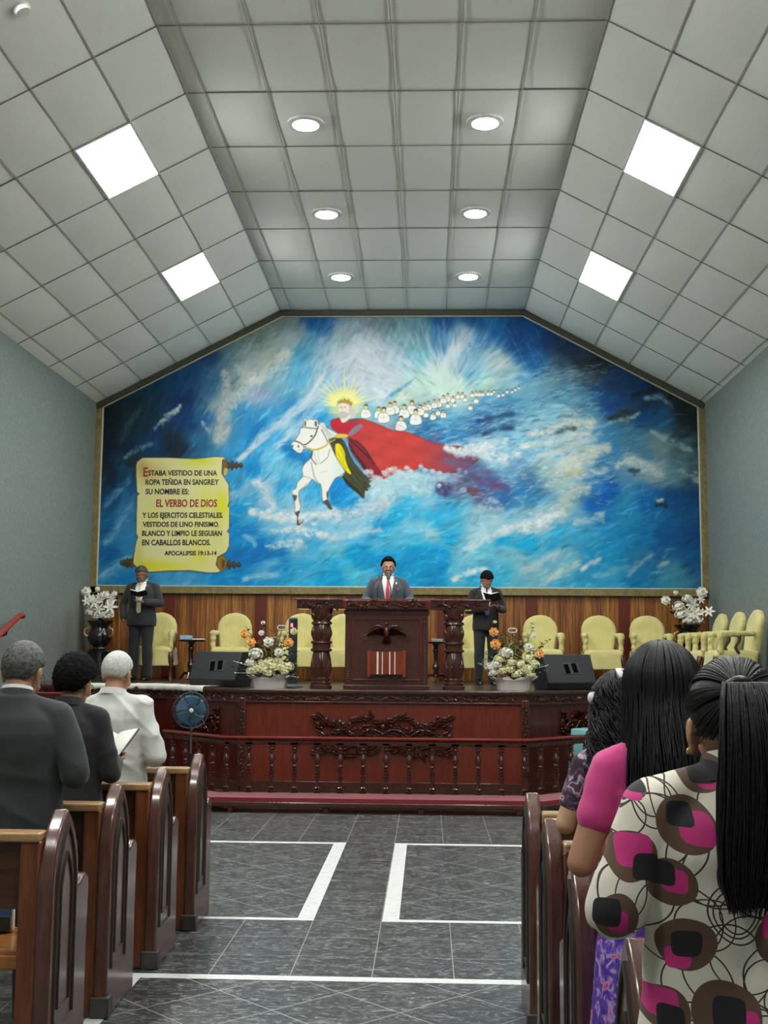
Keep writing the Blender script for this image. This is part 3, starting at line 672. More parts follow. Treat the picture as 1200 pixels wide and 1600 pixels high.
# saddle cloth
fill(hc([(460, 690), (520, 650), (590, 660), (640, 740), (690, 860), (760, 960), (850, 1050), (905, 1095), (870, 1120), (890, 1150), (855, 1170), (865, 1195), (830, 1200), (820, 1275), (770, 1230), (740, 1200), (650, 1140), (600, 1060), (560, 980), (500, 830)]), (66, 68, 44), 1, 4, (34, 32, 24), 0.8)
fill(hc([(600, 1050), (660, 1100), (760, 1190), (815, 1275), (740, 1215), (640, 1130)]), (34, 34, 30), 0.9, 3)
for k in range(26):
    a_ = rs.rand(); p = np.array(hc([(640+220*a_+rs.normal(0, 30), 960+200*a_+rs.normal(0, 20))])[0]); stroke(p[0], p[1], R(48), 8, 0.8, (112, 110, 72) if rs.rand() > 0.5 else (38, 38, 28), 0.6)
fill(hc([(520, 720), (548, 700), (585, 730), (620, 800), (628, 870), (650, 940), (690, 1020), (660, 1020), (600, 960), (545, 890), (522, 800)]), (232, 222, 52), 1, 4, (70, 62, 20), 0.7)
for pl in ([(560, 740), (600, 820), (610, 900)], [(545, 800), (590, 880), (640, 980)], [(580, 760), (622, 850)], [(535, 850), (600, 930), (620, 970)]): pen(hc(pl), (120, 110, 20), 0.7, 0.7, 5)
fill(hc([(500, 660), (560, 645), (585, 665), (570, 700), (520, 705)]), (52, 50, 44), 0.9, 3)
# horse
horse = [(185, 530), (190, 470), (205, 440), (226, 462), (262, 452), (300, 460), (320, 452), (340, 480), (350, 510), (385, 485), (412, 500), (432, 540), (520, 590), (552, 612), (520, 640), (450, 668), (482, 745), (520, 830), (560, 900), (600, 960), (622, 1005), (590, 1050), (525, 1068), (500, 1100), (472, 1150), (442, 1220), (446, 1262), (432, 1290), (400, 1312), (386, 1290), (378, 1220), (370, 1140), (340, 1125), (305, 1095), (276, 1082), (232, 1140), (162, 1190), (138, 1222), (142, 1290), (157, 1350), (150, 1400), (125, 1430), (98, 1420), (96, 1350), (90, 1262), (68, 1220), (75, 1190), (110, 1170), (125, 1110), (180, 1050), (174, 980), (200, 920), (262, 862), (282, 800), (240, 765), (190, 765), (172, 798), (140, 806), (100, 782), (70, 752), (60, 712), (98, 672), (146, 600), (150, 560), (180, 540)]
def horsec(x, y):
    sx = (x-450)*6.667; sy = (y-590)*6.667
    sh = np.clip((sx-440)/160, 0, 1)*np.clip((sy-700)/150, 0, 1)
    return np.array([236, 236, 228])*(1-0.28*sh[..., None])+np.array([170, 215, 225])*0.28*sh[..., None]
fill(hc(horse), horsec, 1, 4, (84, 80, 72), 0.9)
for pl, wd, c_ in (([(282, 780), (272, 850), (290, 890), (328, 932)], 1.6, (70, 66, 60)), ([(365, 915), (440, 850), (462, 760)], 1.2, (120, 116, 108)), ([(268, 900), (285, 980), (302, 1050), (340, 1112), (372, 1128)], 1.1, (80, 76, 70)), ([(430, 540), (440, 620), (470, 690), (500, 790)], 1.2, (110, 106, 98)), ([(375, 560), (420, 640), (440, 700)], 1.6, (90, 88, 82)), ([(180, 1050), (240, 1060), (280, 1085)], 0.9, (110, 104, 98)), ([(360, 1010), (400, 1000), (440, 990)], 0.7, (170, 168, 160)), ([(335, 770), (345, 850), (350, 920)], 0.9, (170, 168, 160)), ([(300, 780), (310, 860), (345, 925)], 0.8, (150, 146, 140)), ([(525, 1068), (580, 1040), (618, 1010)], 1.2, (70, 66, 60)), ([(385, 1180), (380, 1240), (392, 1300)], 0.8, (130, 126, 120)), ([(140, 1200), (200, 1150), (240, 1110)], 0.9, (120, 116, 110))):
    pen(hc(pl), c_, wd, 0.8, 6)
fill(hc([(355, 505), (400, 490), (440, 560), (510, 600), (530, 625), (450, 650), (420, 600)]), (214, 214, 210), 0.8, 4)
for k in range(7): pen(hc([(365+10*k, 510+6*k), (420+12*k, 600+4*k), (440+12*k, 640)]), (160, 158, 154), 0.5, 0.6, 4)
fill(hc([(196, 525), (198, 480), (206, 462), (216, 480), (212, 520)]), (84, 72, 64), 0.8, 3); fill(hc([(306, 520), (304, 482), (316, 468), (330, 490), (328, 530)]), (84, 72, 64), 0.8, 3)
pen(hc([(95, 680), (150, 698), (190, 722), (250, 690), (308, 622), (330, 560), (348, 522)]), (44, 38, 32), 1.7, 0.95, 6)
pen(hc([(192, 535), (250, 545), (330, 552)]), (44, 38, 32), 1.2, 0.95, 5)
fill(hc([(258, 628), (275, 620), (284, 632), (266, 640)]), (60, 50, 44), 1, 3)
for x, y in ((135, 738), (76, 735)): fill(hc([(x-6, y-14), (x+6, y-12), (x+7, y+8), (x-5, y+10)]), (62, 52, 50), 0.9, 3)
pen(hc([(130, 778), (155, 768)]), (170, 120, 110), 0.9, 0.8)
fill(hc([(180, 735), (215, 735), (218, 750), (188, 752)]), (120, 124, 130), 0.9)
pen(hc([(225, 750), (300, 772), (400, 742), (450, 702), (525, 662)]), (204, 172, 48), 2.0, 0.95, 8)
for k in range(9): x = 240+28*k; y = 762+8*math.sin(k*0.5)-max(0, (k-4))*14; pen(hc([(x, y), (x-2, y+18)]), (196, 164, 50), 0.9)
for hoof in ([(98, 1425), (150, 1402), (140, 1445), (130, 1490), (150, 1500), (180, 1490), (187, 1512), (142, 1556), (118, 1540), (122, 1470)], [(388, 1315), (440, 1290), (470, 1340), (492, 1390), (455, 1385), (425, 1345)], [(74, 1244), (122, 1250), (96, 1308)], [(430, 1215), (446, 1205), (444, 1262), (432, 1275)]):
    fill(hc(hoof), (70, 66, 62), 0.9, 3)
fill(hc([(140, 1495), (175, 1490), (182, 1510), (145, 1535)]), (200, 200, 194), 0.9, 3)
# rider: face, hair, crown, arm
fill(hc([(640, 300), (690, 305), (722, 360), (735, 420), (700, 440), (665, 425), (655, 380)]), (206, 200, 202), 0.95, 4)
fill(hc([(570, 440), (600, 425), (668, 410), (672, 440), (602, 492)]), (232, 222, 200), 1, 3)
fill(hc([(550, 320), (556, 295), (600, 278), (650, 292), (668, 330), (662, 390), (640, 425), (600, 440), (570, 425), (556, 390), (550, 360)]), (232, 222, 206), 1, 4, (150, 140, 128), 0.5)
fill(hc([(560, 385), (590, 372), (640, 380), (655, 410), (630, 440), (590, 446), (566, 425)]), (192, 184, 178), 0.85, 4)
for x in (582, 622): fill(hc([(x-9, 325), (x+8, 322), (x+6, 332), (x-8, 333)]), (110, 92, 80), 0.9)
pen(hc([(600, 330), (594, 358), (604, 360)]), (176, 160, 146), 0.6)
fill(hc([(552, 288), (548, 262), (566, 272), (580, 246), (598, 262), (618, 236), (640, 258), (662, 244), (676, 274), (696, 276), (690, 312), (660, 292), (610, 278), (575, 282)]), (176, 150, 62), 0.95, 0, (110, 84, 30), 0.6)
fill(hc([(520, 625), (560, 605), (620, 608), (652, 615), (648, 640), (600, 650), (530, 648)]), (222, 190, 90), 1, 4, (130, 100, 40), 0.5)
# foam over the cape's hem
for cx_, cy_, r_ in ((583, 742, 6.5), (590, 750, 6), (577, 740, 4.5), (605, 742, 5), (612, 738, 5), (620, 736, 5.5), (628, 740, 5), (640, 734, 4.5), (646, 740, 5), (662, 732, 4), (668, 738, 4.5), (680, 739, 4), (690, 742, 4), (704, 744, 4), (722, 737, 4), (732, 741, 3.6), (598, 752, 5), (636, 746, 5), (655, 746, 5), (690, 762, 4), (728, 768, 5), (755, 798, 7), (771, 783, 5), (778, 786, 4)):
    wc = (226, 232, 232) if cx_ < 700 else (170, 192, 210)
    fill([(cx_+math.cos(a)*r_*(1+.2*math.sin(a*3+cx_)), cy_+math.sin(a)*r_*0.9) for a in np.linspace(0, 2*PI, 10)[:-1]], wc, 0.42, 3)
    for q in range(12):
        a = rs.uniform(-PI, 0.2); rr = r_*rs.uniform(.1, 1.15)
        stroke(cx_+math.cos(a)*rr, cy_+math.sin(a)*rr*.8, rs.normal(-.4, .8), 1.0+r_*0.30*rs.rand(), 0.6+.9*rs.rand(), np.clip(np.array(wc)*rs.uniform(.8, 1.08), 0, 250), 0.7, rs.normal(0, .3))
    for q in range(4): stroke(cx_+rs.normal(0, r_*.5), cy_+r_*(.4+.5*rs.rand()), 0.2, r_*0.6, 0.9, (140, 186, 210), 0.5, 0.5)
band([(700, 703), (722, 709), (750, 703), (775, 700)], 4.5, W1, 130, 0.6, puff=5)
band([(716, 712), (745, 712), (770, 722)], 4.5, W2, 80, 0.5, puff=5)
band([(700, 722), (735, 732), (770, 742)], 7, (104, 96, 134), 90, 0.4, 9)
band([(585, 755), (620, 748), (660, 750), (700, 750)], 6, (200, 222, 228), 120, 0.4, puff=5)
# scroll with its rods
def sc_(pts): return [(180+x/5.4545, 700+y/5.4545) for x, y in pts]
for cyy, x0_, x1_, sgn in ((165, 925, 1100, 1), (1000, 890, 1085, 1), (985, 160, 55, -1), (140, 190, 90, -1)):
    dk = (58, 54, 40) if cyy != 140 else (24, 42, 46)
    fill(sc_([(x0_, cyy-45), (x0_+sgn*55, cyy-30), (x0_+sgn*55, cyy+30), (x0_, cyy+45)]), (84, 62, 40) if cyy != 140 else dk, 1, 0)
    for q, h in ((0.35, 30), (0.5, 46), (0.6, 22), (0.72, 34), (0.82, 16), (0.93, 24)):
        xc_ = x0_+(x1_-x0_)*q; ww_ = 14 if q != 0.93 else 20
        fill([(p[0], p[1]) for p in sc_([(xc_+math.cos(a)*ww_, cyy+math.sin(a)*h) for a in np.linspace(0, 2*PI, 11)[:-1]])], dk, 1, 2)
        fill([(p[0], p[1]) for p in sc_([(xc_+math.cos(a)*ww_*0.5, cyy-h*0.25+math.sin(a)*h*0.4) for a in np.linspace(0, 2*PI, 9)[:-1]])], tuple(min(255, k*1.7) for k in dk), 0.7, 2)
scroll = [(190, 135), (240, 98), (450, 98), (700, 108), (860, 90), (940, 92), (968, 118), (930, 150), (925, 232), (955, 280), (985, 330), (990, 470), (975, 510), (992, 520), (990, 700), (970, 722), (990, 735), (990, 840), (965, 895), (890, 935), (875, 1000), (905, 1040), (935, 1045), (890, 1066), (800, 1068), (650, 1048), (450, 1052), (300, 1062), (200, 1032), (158, 990), (162, 930), (185, 800), (200, 770), (184, 740), (186, 600), (192, 420), (212, 405), (190, 392), (183, 250), (183, 165)]
def scrollc(x, y):
    X = (x-180)*5.4545; Y = (y-700)*5.4545
    c_ = np.ones(x.shape+(3,))*np.array([224, 219, 158])
    for px, py, sx, sy, col, a in ((720, 125, 120, 40, (210, 216, 60), .8), (920, 500, 55, 110, (222, 220, 40), .85), (780, 460, 60, 150, (224, 220, 96), .6), (400, 1010, 220, 40, (222, 218, 60), .8), (250, 1010, 90, 60, (214, 206, 60), .8), (730, 920, 80, 90, (220, 220, 80), .7), (690, 760, 60, 120, (226, 222, 110), .5), (300, 230, 130, 90, (206, 176, 104), .7), (230, 170, 60, 60, (170, 140, 90), .5), (330, 600, 100, 120, (226, 222, 130), .5), (880, 700, 60, 200, (214, 212, 120), .5), (200, 900, 40, 120, (196, 186, 90), .5), (560, 330, 160, 60, (230, 226, 186), .5), (480, 850, 200, 80, (230, 226, 186), .4)):
        g_ = a*np.exp(-((X-px)/sx)**2-((Y-py)/sy)**2)[..., None]; c_ = c_*(1-g_)+np.array(col)*g_
    return c_
fill(sc_([(p[0]-5, p[1]+7) for p in scroll]), (30, 50, 60), 0.6, 0)
fill(sc_(scroll), scrollc, 1, 0, (64, 56, 34), 1.1)
fill(sc_([(930, 120), (958, 118), (974, 150), (972, 235), (940, 252), (928, 200)]), (120, 92, 62), 1, 3, (44, 36, 26), 0.7)
fill(sc_([(945, 190), (975, 195), (970, 240), (940, 250)]), (196, 176, 110), 1, 3)
fill(sc_([(885, 960), (910, 925), (950, 930), (966, 985), (955, 1035), (915, 1048), (888, 1010)]), (150, 116, 50), 1, 3, (50, 40, 22), 0.8)
fill(sc_([(925, 960), (950, 965), (948, 1020), (925, 1030)]), (92, 66, 30), 0.9, 3)

# sheet carrying the painting
X0m, X1m, Z0m, Z1m = -5.14, 4.18, 2.545, 6.86
NXm, NZm = 1000, 462
Xg = np.linspace(X0m, X1m, NXm); Zg = np.linspace(Z0m, Z1m, NZm)
XX, ZZ = np.meshgrid(Xg, Zg)
tz = (ZZ-2.56)/4.29
cxp = (153.8*(1-tz)+169.3*tz) + (XX+5.1)/9.25*(941.7*(1-tz)+915.9*tz)
txx = (XX+5.1)/9.25
cyp = (915.3*(1-txx)+920.9*txx)*(1-tz)+(494.3*(1-txx)+491.6*txx)*tz
ux = np.clip((cxp-CX0)*CS-0.5, 0, CW-1.001); uy = np.clip((cyp-CY0)*CS-0.5, 0, CHh-1.001)
ix, iy = ux.astype(int), uy.astype(int); fx, fy = (ux-ix)[..., None], (uy-iy)[..., None]
PX = (CV[iy, ix]*(1-fx)+CV[iy, np.minimum(ix+1, CW-1)]*fx)*(1-fy)+(CV[np.minimum(iy+1, CHh-1), ix]*(1-fx)+CV[np.minimum(iy+1, CHh-1), np.minimum(ix+1, CW-1)]*fx)*fy
PX = np.clip(PX, 2, 252)/255.0
LINC = np.where(PX <= 0.04045, PX/12.92, ((PX+0.055)/1.055)**2.4)
YM = D-0.045
verts = np.stack([XX, np.full_like(XX, YM), ZZ], -1).reshape(-1, 3)
def gable(x, off=0.0):
    return np.where(x < XL, ZC+(x-XW0)*(ZR-ZC)/(XL-XW0), np.where(x > XR, ZC+(XW1-x)*(ZR-ZC)/(XW1-XR), ZR))-off
ok_ = (ZZ < gable(XX, 0.03))
ii, jj = np.mgrid[0:NZm-1, 0:NXm-1]
keep = ok_[:-1, :-1] & ok_[1:, :-1] & ok_[:-1, 1:] & ok_[1:, 1:]
a = (ii*NXm+jj)[keep]; F = np.stack([a, a+1, a+NXm+1, a+NXm], -1)
me = bpy.data.meshes.new('painted_panel')
me.vertices.add(len(verts)); me.vertices.foreach_set('co', verts.astype(np.float32).ravel())
me.loops.add(F.size); me.loops.foreach_set('vertex_index', F.astype(np.int32).ravel())
me.polygons.add(len(F)); me.polygons.foreach_set('loop_start', (np.arange(len(F))*4).astype(np.int32)); me.polygons.foreach_set('loop_total', np.full(len(F), 4, np.int32))
me.update(calc_edges=True)
ca = me.color_attributes.new('paint', 'FLOAT_COLOR', 'POINT')
ca.data.foreach_set('color', np.concatenate([LINC.reshape(-1, 3), np.ones((len(verts), 1))], 1).astype(np.float32).ravel())
t = NT('mural_paint'); at = t.n('ShaderNodeAttribute', attribute_name='paint')
hs = t.n('ShaderNodeHueSaturation'); hs.inputs['Value'].default_value = 0.93; hs.inputs['Saturation'].default_value = 1.06
t.l(at.outputs['Color'], hs.inputs['Color']); t.l(hs.outputs[0], t.b.inputs['Base Color'])
t.set(Roughness=0.6); t.b.inputs['Specular IOR Level'].default_value = 0.25
mural = empty('wall_mural', (-0.48, YM, 2.5), 0, 'large painted wall mural of a crowned rider on a white horse above blue clouds', 'mural')
def abs_parent(o, root):
    o.parent = root; o.matrix_parent_inverse = Matrix.Translation(-Vector(root.location)) if root.rotation_euler.z == 0 else root.matrix_world.inverted()
    return o
abs_parent(fin('painted_panel', me, t.m, None, 0), mural)
# frame
goldm = wood('gold_frame', rgb(96, 86, 52), rgb(146, 134, 88), 0.42, (3, 3, 3))
darkm = plain('dark_moulding', rgb(66, 68, 56), 0.55)
palem = plain('pale_fillet', rgb(196, 194, 172), 0.5)
def bar(x0, z0, x1, z1, wd, y, dp, m, name='frame'):
    d = Vector((x1-x0, 0, z1-z0)); L = d.length; mm = Matrix.Translation(((x0+x1)/2, y, (z0+z1)/2)) @ rot('Y', -math.atan2(d.z, d.x))
    o = MB().box((0, 0, 0), (L, dp, wd), mm).build(name, m, None, bevel=0.008); return abs_parent(o, mural)
fx0, fx1 = XW0+0.045, XW1-0.045
bar(fx0-.04, 2.50, fx1+.04, 2.50, 0.11, YM-0.01, 0.09, goldm)
bar(fx0, 2.45, fx0, 5.36, 0.10, YM-0.01, 0.09, goldm); bar(fx1, 2.45, fx1, 5.36, 0.10, YM-0.01, 0.09, goldm)
def off_pts(o_):
    sl = math.atan2(ZR-ZC, XL-XW0); sr = math.atan2(ZR-ZC, XW1-XR)
    return [(XW0, ZC-o_/math.cos(sl)), (XL+o_*math.tan(sl/2), ZR-o_), (XR-o_*math.tan(sr/2), ZR-o_), (XW1, ZC-o_/math.cos(sr))]
for p, q in zip(off_pts(0.045)[:-1], off_pts(0.045)[1:]): bar(p[0], p[1], q[0], q[1], 0.085, YM-0.02, 0.10, darkm, 'cornice')
pp = off_pts(0.098)
xa, xb = fx0+0.055, fx1-0.055
sl = (ZR-ZC)/(XL-XW0); sr = (ZR-ZC)/(XW1-XR)
pts = [(xa, 2.562), (xa, pp[0][1]+(xa-XW0)*sl), pp[1], pp[2], (xb, pp[3][1]+(XW1-xb)*sr), (xb, 2.562), (xa, 2.562)]
for p, q in zip(pts[:-1], pts[1:]): bar(p[0], p[1], q[0], q[1], 0.018, YM-0.02, 0.05, palem, 'fillet')
# lettering on the scroll
blk = plain('letter_black', rgb(34, 32, 24), 0.6); red = plain('letter_red', rgb(150, 52, 30), 0.6)
def can2w(px, py):
    tz = 0.5
    for _ in range(6):
        x = (px-(153.8*(1-tz)+169.3*tz))/(941.7*(1-tz)+915.9*tz); yb = 915.3*(1-x)+920.9*x; yt = 494.3*(1-x)+491.6*x
        tz = (yb-py)/(yb-yt)
    return -5.1+x*9.25, 2.56+tz*4.29
def letters(txt, x0, x1, ybase, ytop, m):
    """one line of letters fitted between two ends of the line"""
    cu = bpy.data.curves.new('lettering', 'FONT'); cu.body = txt; cu.size = 1; cu.offset = 0.024; cu.extrude = 0.004; cu.resolution_u = 3
    ob = bpy.data.objects.new('tmp', cu); COL.objects.link(ob)
    dg = bpy.context.evaluated_depsgraph_get(); dg.update()
    mm = bpy.data.meshes.new_from_object(ob.evaluated_get(dg)); bpy.data.objects.remove(ob)
    co = np.array([v.co[:] for v in mm.vertices]); xm, xM = co[:, 0].min(), co[:, 0].max()
    ax, az = can2w(*sc_([(x0, ybase)])[0]); bx, bz = can2w(*sc_([(x1, ybase)])[0]); _, tz_ = can2w(*sc_([(x0, ytop)])[0])
    kx = (bx-ax)/(xM-xm); kz = (tz_-az)/0.72
    new = np.stack([ax+(co[:, 0]-xm)*kx, np.full(len(co), YM-0.004)-co[:, 2]*0.5, az+co[:, 1]*kz+(co[:, 0]-xm)*kx*(bz-az)/(bx-ax)], -1)
    mm.vertices.foreach_set('co', new.astype(np.float32).ravel()); mm.update()
    abs_parent(fin('lettering', mm, m, None, 0), mural)
letters('E', 246, 284, 258, 180, red)
for txt, x0, x1, yb_, yt_, m in (('STABA VESTIDO DE UNA', 288, 884, 250, 206, blk), ('ROPA TEÑIDA EN SANGRE:Y', 266, 898, 328, 282, blk), ('SU NOMBRE ES:', 266, 640, 408, 362, blk), ('EL VERBO DE DIOS', 358, 884, 514, 452, red),
        ('Y LOS EJERCITOS CELESTIALES.', 238, 936, 606, 562, blk), ('VESTIDOS DE LINO FINISIMO.', 242, 904, 682, 640, blk), ('BLANCO Y LIMPIO LE SEGUIAN', 236, 926, 758, 714, blk), ('EN CABALLOS BLANCOS.', 236, 828, 836, 790, blk), ('APOCALIPSIS 19:13-14', 430, 880, 920, 884, blk)):
    letters(txt, x0, x1, yb_, yt_, m)
# ------------------------------------------------------------------ stage platform
mah = wood('mahogany', rgb(66, 18, 12), rgb(120, 38, 22), 0.26, (14, 14, 1.0), 0.35)
mah_d = wood('dark_mahogany', rgb(52, 25, 18), rgb(86, 43, 32), 0.24, (10, 10, 10), 0.45, 0.05)
mah_p = wood('red_panel', rgb(88, 34, 22), rgb(120, 50, 33), 0.24, (9, 9, 0.8), 0.4, 0.03)
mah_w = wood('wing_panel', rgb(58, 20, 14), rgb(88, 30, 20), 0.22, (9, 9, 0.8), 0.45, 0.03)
stfl = wood('stage_boards', rgb(40, 30, 24), rgb(74, 56, 44), 0.3, (1.2, 14, 14), 0.3)
FY = 13.45; PXS = [-2.12, 1.11]; WX = [-3.45, 2.44]; WY = 14.40
stage = empty('stage_platform', (-0.5, FY, 0), 0, 'raised dark red wooden stage with carved front panel in front of the mural', 'stage')
def at(o, root):
    o.parent = root; o.matrix_parent_inverse = Matrix.Translation(-Vector(root.location)); return o
outl = [(PXS[0], FY), (PXS[1], FY), (WX[1], WY), (XW1-.01, WY), (XW1-.01, D-.07), (XW0+.01, D-.07), (XW0+.01, WY), (WX[0], WY)]
at(MB().prism(outl, 1.09, STZ, 'z').build('stage_floor', stfl, None, bevel=0.006), stage)
def leaf(mb, m, L, W_, H, curl=0.3):
    """pointed carved leaf along +x lying in xz, raised towards -y"""
    vs = []; fs = []; n = 5
    for i in range(n+1):
        u = i/n; wd = W_*math.sin(PI*min(1, u*0.95+0.05))**0.8; x = L*u; z0 = curl*L*u*u
        vs += [(x, 0, z0-wd), (x, -H*math.sin(PI*u*0.9+0.2), z0-wd*0.45), (x, -H*0.45*math.sin(PI*u*0.9+0.2), z0), (x, -H*math.sin(PI*u*0.9+0.2), z0+wd*0.45), (x, 0, z0+wd)]
    for i in range(n):
        for j in range(4): k = i*5+j; fs.append((k, k+5, k+6, k+1))
    mb.add(vs, fs, m)
def vine(mb, x0, x1, z0, amp, period, y, rad=0.008, leafL=0.07, seed=1, k=1.0):
    rn = random.Random(seed); n = int((x1-x0)/0.02)
    pts = [(x0+(x1-x0)*i/n, y-rad*0.6, z0+amp*math.sin(2*PI*(x1-x0)*i/n/period)) for i in range(n+1)]
    mb.tube(pts, rad, 6)
    q = x0; i = 0
    while q < x1-0.02:
        a = math.cos(2*PI*(q-x0)/period); zc = z0+amp*math.sin(2*PI*(q-x0)/period)
        for sg in (1, -1):
            an = sg*(0.5+rn.random()*0.7)*(1 if rn.random() > .3 else -1)+0.5*a
            L = leafL*(0.7+0.5*rn.random())
            leaf(mb, Matrix.Translation((q, y, zc)) @ rot('Y', -an) @ rot('X', rn.uniform(-.3, .3)), L, L*0.24, L*0.32*k, rn.uniform(-.5, .5))
        if i % 2 == 0: mb.ell((q+0.01, y-0.008, zc+sg*0.012), (0.012, 0.012, 0.012), None, 8, 6)
        q += leafL*0.62; i += 1
def wall_m(p, q):
    """frame with +x running from p to q and -y facing outwards (towards the pews)"""
    d = Vector((q[0]-p[0], q[1]-p[1], 0)); return Matrix.Translation((p[0], p[1], 0)) @ rot('Z', math.atan2(d.y, d.x)), d.length
segs = [((WX[0], WY), (PXS[0], FY), 'wing'), ((PXS[0], FY), (PXS[1], FY), 'front'), ((PXS[1], FY), (WX[1], WY), 'wing'), ((XW0+.01, WY), (WX[0], WY), 'side'), ((WX[1], WY), (XW1-.01, WY), 'side')]
for i, (p, q, nm) in enumerate(segs):
    m, L = wall_m(p, q)
    at(MB().box((L/2, 0.05, 0.55), (L, 0.06, 1.10), m).build(nm+'_panel', mah_p if nm == 'front' else mah_w), stage)
    fr = MB(); fr.box((L/2, 0.01, 1.125), (L, 0.05, 0.03), m); fr.box((L/2, 0.015, 1.005), (L, 0.035, 0.02), m); fr.box((L/2, 0.03, 1.06), (L, 0.03, 0.1), m)
    at(MB().box((L/2, 0.0, 0.06), (L, 0.06, 0.12), m).build('base_molding', mah_d, None, bevel=0.004), stage)
    o = at(fr.build('frieze', mah_d, None, bevel=0.004), stage)
    cv = MB(); vine(cv, 0.08, L-0.12, 1.06, 0.018, 0.26, 0.015, 0.006, 0.055, 5+i, 0.7)
    c = cv.add([], []).build('frieze_carving', mah_d, None, smooth=50); c.data.transform(m); at(c, stage)
for x, y in ((PXS[0], FY), (PXS[1], FY), (WX[0], WY), (WX[1], WY)):
    b = MB(); b.box((x, y+.01, 0.55), (0.085, 0.075, 1.0)); at(b.build('corner_post', mah_d, None, bevel=0.01), stage)
    c = MB(); vine(c, 0, 0.86, 0, 0.012, 0.16, 0, 0.005, 0.036, 9, 0.7)
    o = c.build('post_carving', mah_d, None); o.data.transform(Matrix.Translation((x, y-0.03, 0.12)) @ rot('Y', -PI/2)); at(o, stage)
def big_carving(xc, w_, h_, m, seed):
    cv = MB(); rn = random.Random(seed)
    for sg in (-1, 1):
        for row, (zz, ln) in enumerate(((0.40, 1.0), (0.24, 0.97), (0.08, 0.94), (-0.08, 0.94), (-0.24, 0.97), (-0.40, 1.0))):
            n = 12
            for i in range(n):
                t_ = (i+0.4)/n; x = sg*t_*w_/2*ln; z = zz*h_*(1.1+0.15*math.sin(t_*9+row))
                an = (0.5 if zz > 0 else -0.5)*math.sin(t_*8+row*2)+rn.uniform(-.5, .5)
                mm = Matrix.Translation((xc+x, 0, 0.62+z)) @ rot('Y', -(an if sg > 0 else PI-an))
                leaf(cv, mm, w_*0.072*(0.8+rn.random()*0.5), w_*0.026, 0.036, rn.uniform(-.6, .6))
        pts = [(xc+sg*w_/2*t_, -0.02, 0.62+h_*0.22*math.sin(t_*7+0.4)) for t_ in np.linspace(0, 1, 24)]; cv.tube(pts, [0.014*(1-0.5*t_) for t_ in np.linspace(0, 1, 24)], 6)
        pts = [(xc+sg*w_/2*t_, -0.02, 0.62-h_*0.22*math.sin(t_*7+0.4)) for t_ in np.linspace(0, 1, 24)]; cv.tube(pts, [0.014*(1-0.5*t_) for t_ in np.linspace(0, 1, 24)], 6)
        for i in range(6): cv.ell((xc+sg*w_*(0.06+0.08*i), -0.025, 0.62+h_*rn.uniform(-.35, .35)), (0.018, 0.018, 0.018), None, 8, 6)
    for k in range(7):
        a = R(-10+k*33.3); leaf(cv, Matrix.Translation((xc, -0.01, 0.62+h_*0.30)) @ rot('Y', -a), h_*0.2, h_*0.05, 0.04, 0.1)
    cv.ell((xc, -0.03, 0.62+h_*0.3), (0.03, 0.03, 0.03), None, 10, 8)
    o = cv.build('relief_carving', mah_d, None, smooth=60); o.data.transform(m); at(o, stage)
m, L = wall_m(*segs[1][:2]); big_carving(L/2+0.0, 1.52, 0.40, m, 3)
for k in (0, 2):
    m, L = wall_m(*segs[k][:2]); big_carving(L*0.55, 0.7, 0.30, m @ Matrix.Translation((0, 0, 0.12)), 4+k)

# altar rail with turned balusters and a red kneeler
rail = empty('altar_rail', (-0.53, 12.1, 0), 0, 'low dark red altar rail with turned balusters and a red padded kneeler', 'altar rail')
rl = [(-2.87, 12.92), (-2.06, 12.1), (0.99, 12.1), (1.80, 12.92)]
def sweep(poly, path):
    """profile (offset outward, z) swept along a path in plan; outward is towards the pews"""
    rings = []
    for i, p in enumerate(path):
        a = Vector(path[max(i-1, 0)]); b = Vector(path[min(i+1, len(path)-1)]); p = Vector(p)
        d1 = (p-a).normalized() if i else None; d2 = (b-p).normalized() if i < len(path)-1 else None
        n1 = Vector((d1.y, -d1.x)) if d1 else None; n2 = Vector((d2.y, -d2.x)) if d2 else None
        n = n1 if n2 is None else (n2 if n1 is None else (n1+n2)/(1+n1.dot(n2)))
        rings.append([(p.x+n.x*o, p.y+n.y*o, z) for o, z in poly])
    return MB().loft(rings)
def rr(w_, h_, z, r=0.012, c=0.0):
    return [(c-w_/2+r, z-h_/2), (c+w_/2-r, z-h_/2), (c+w_/2, z-h_/2+r), (c+w_/2, z+h_/2-r), (c+w_/2-r, z+h_/2), (c-w_/2+r, z+h_/2), (c-w_/2, z+h_/2-r), (c-w_/2, z-h_/2+r)]
redrail = wood('rail_wood', rgb(86, 22, 18), rgb(126, 40, 32), 0.16, (2, 14, 14), 0.6, 0.03)
at(sweep(rr(0.10, 0.035, 0.700), rl).build('handrail', redrail, None), rail)
at(sweep(rr(0.07, 0.05, 0.655, 0.005), rl).build('under_rail', mah_d, None), rail)
at(sweep(rr(0.10, 0.05, 0.115, 0.005, -0.02), rl).build('bottom_rail', mah_d, None), rail)
cush = plain('kneeler_cushion', rgb(128, 28, 44), 0.5, 0.1, 20, 0.2, 90, sheen=0.4)
at(sweep([(0.09, 0.105), (0.10, 0.15), (0.14, 0.165), (0.34, 0.158), (0.385, 0.145), (0.385, 0.105)], rl).build('kneeler_cushion', cush, None, smooth=70), rail)
at(sweep(rr(0.36, 0.05, 0.082, 0.008, 0.235), rl).build('kneeler_board', mah_d, None), rail)
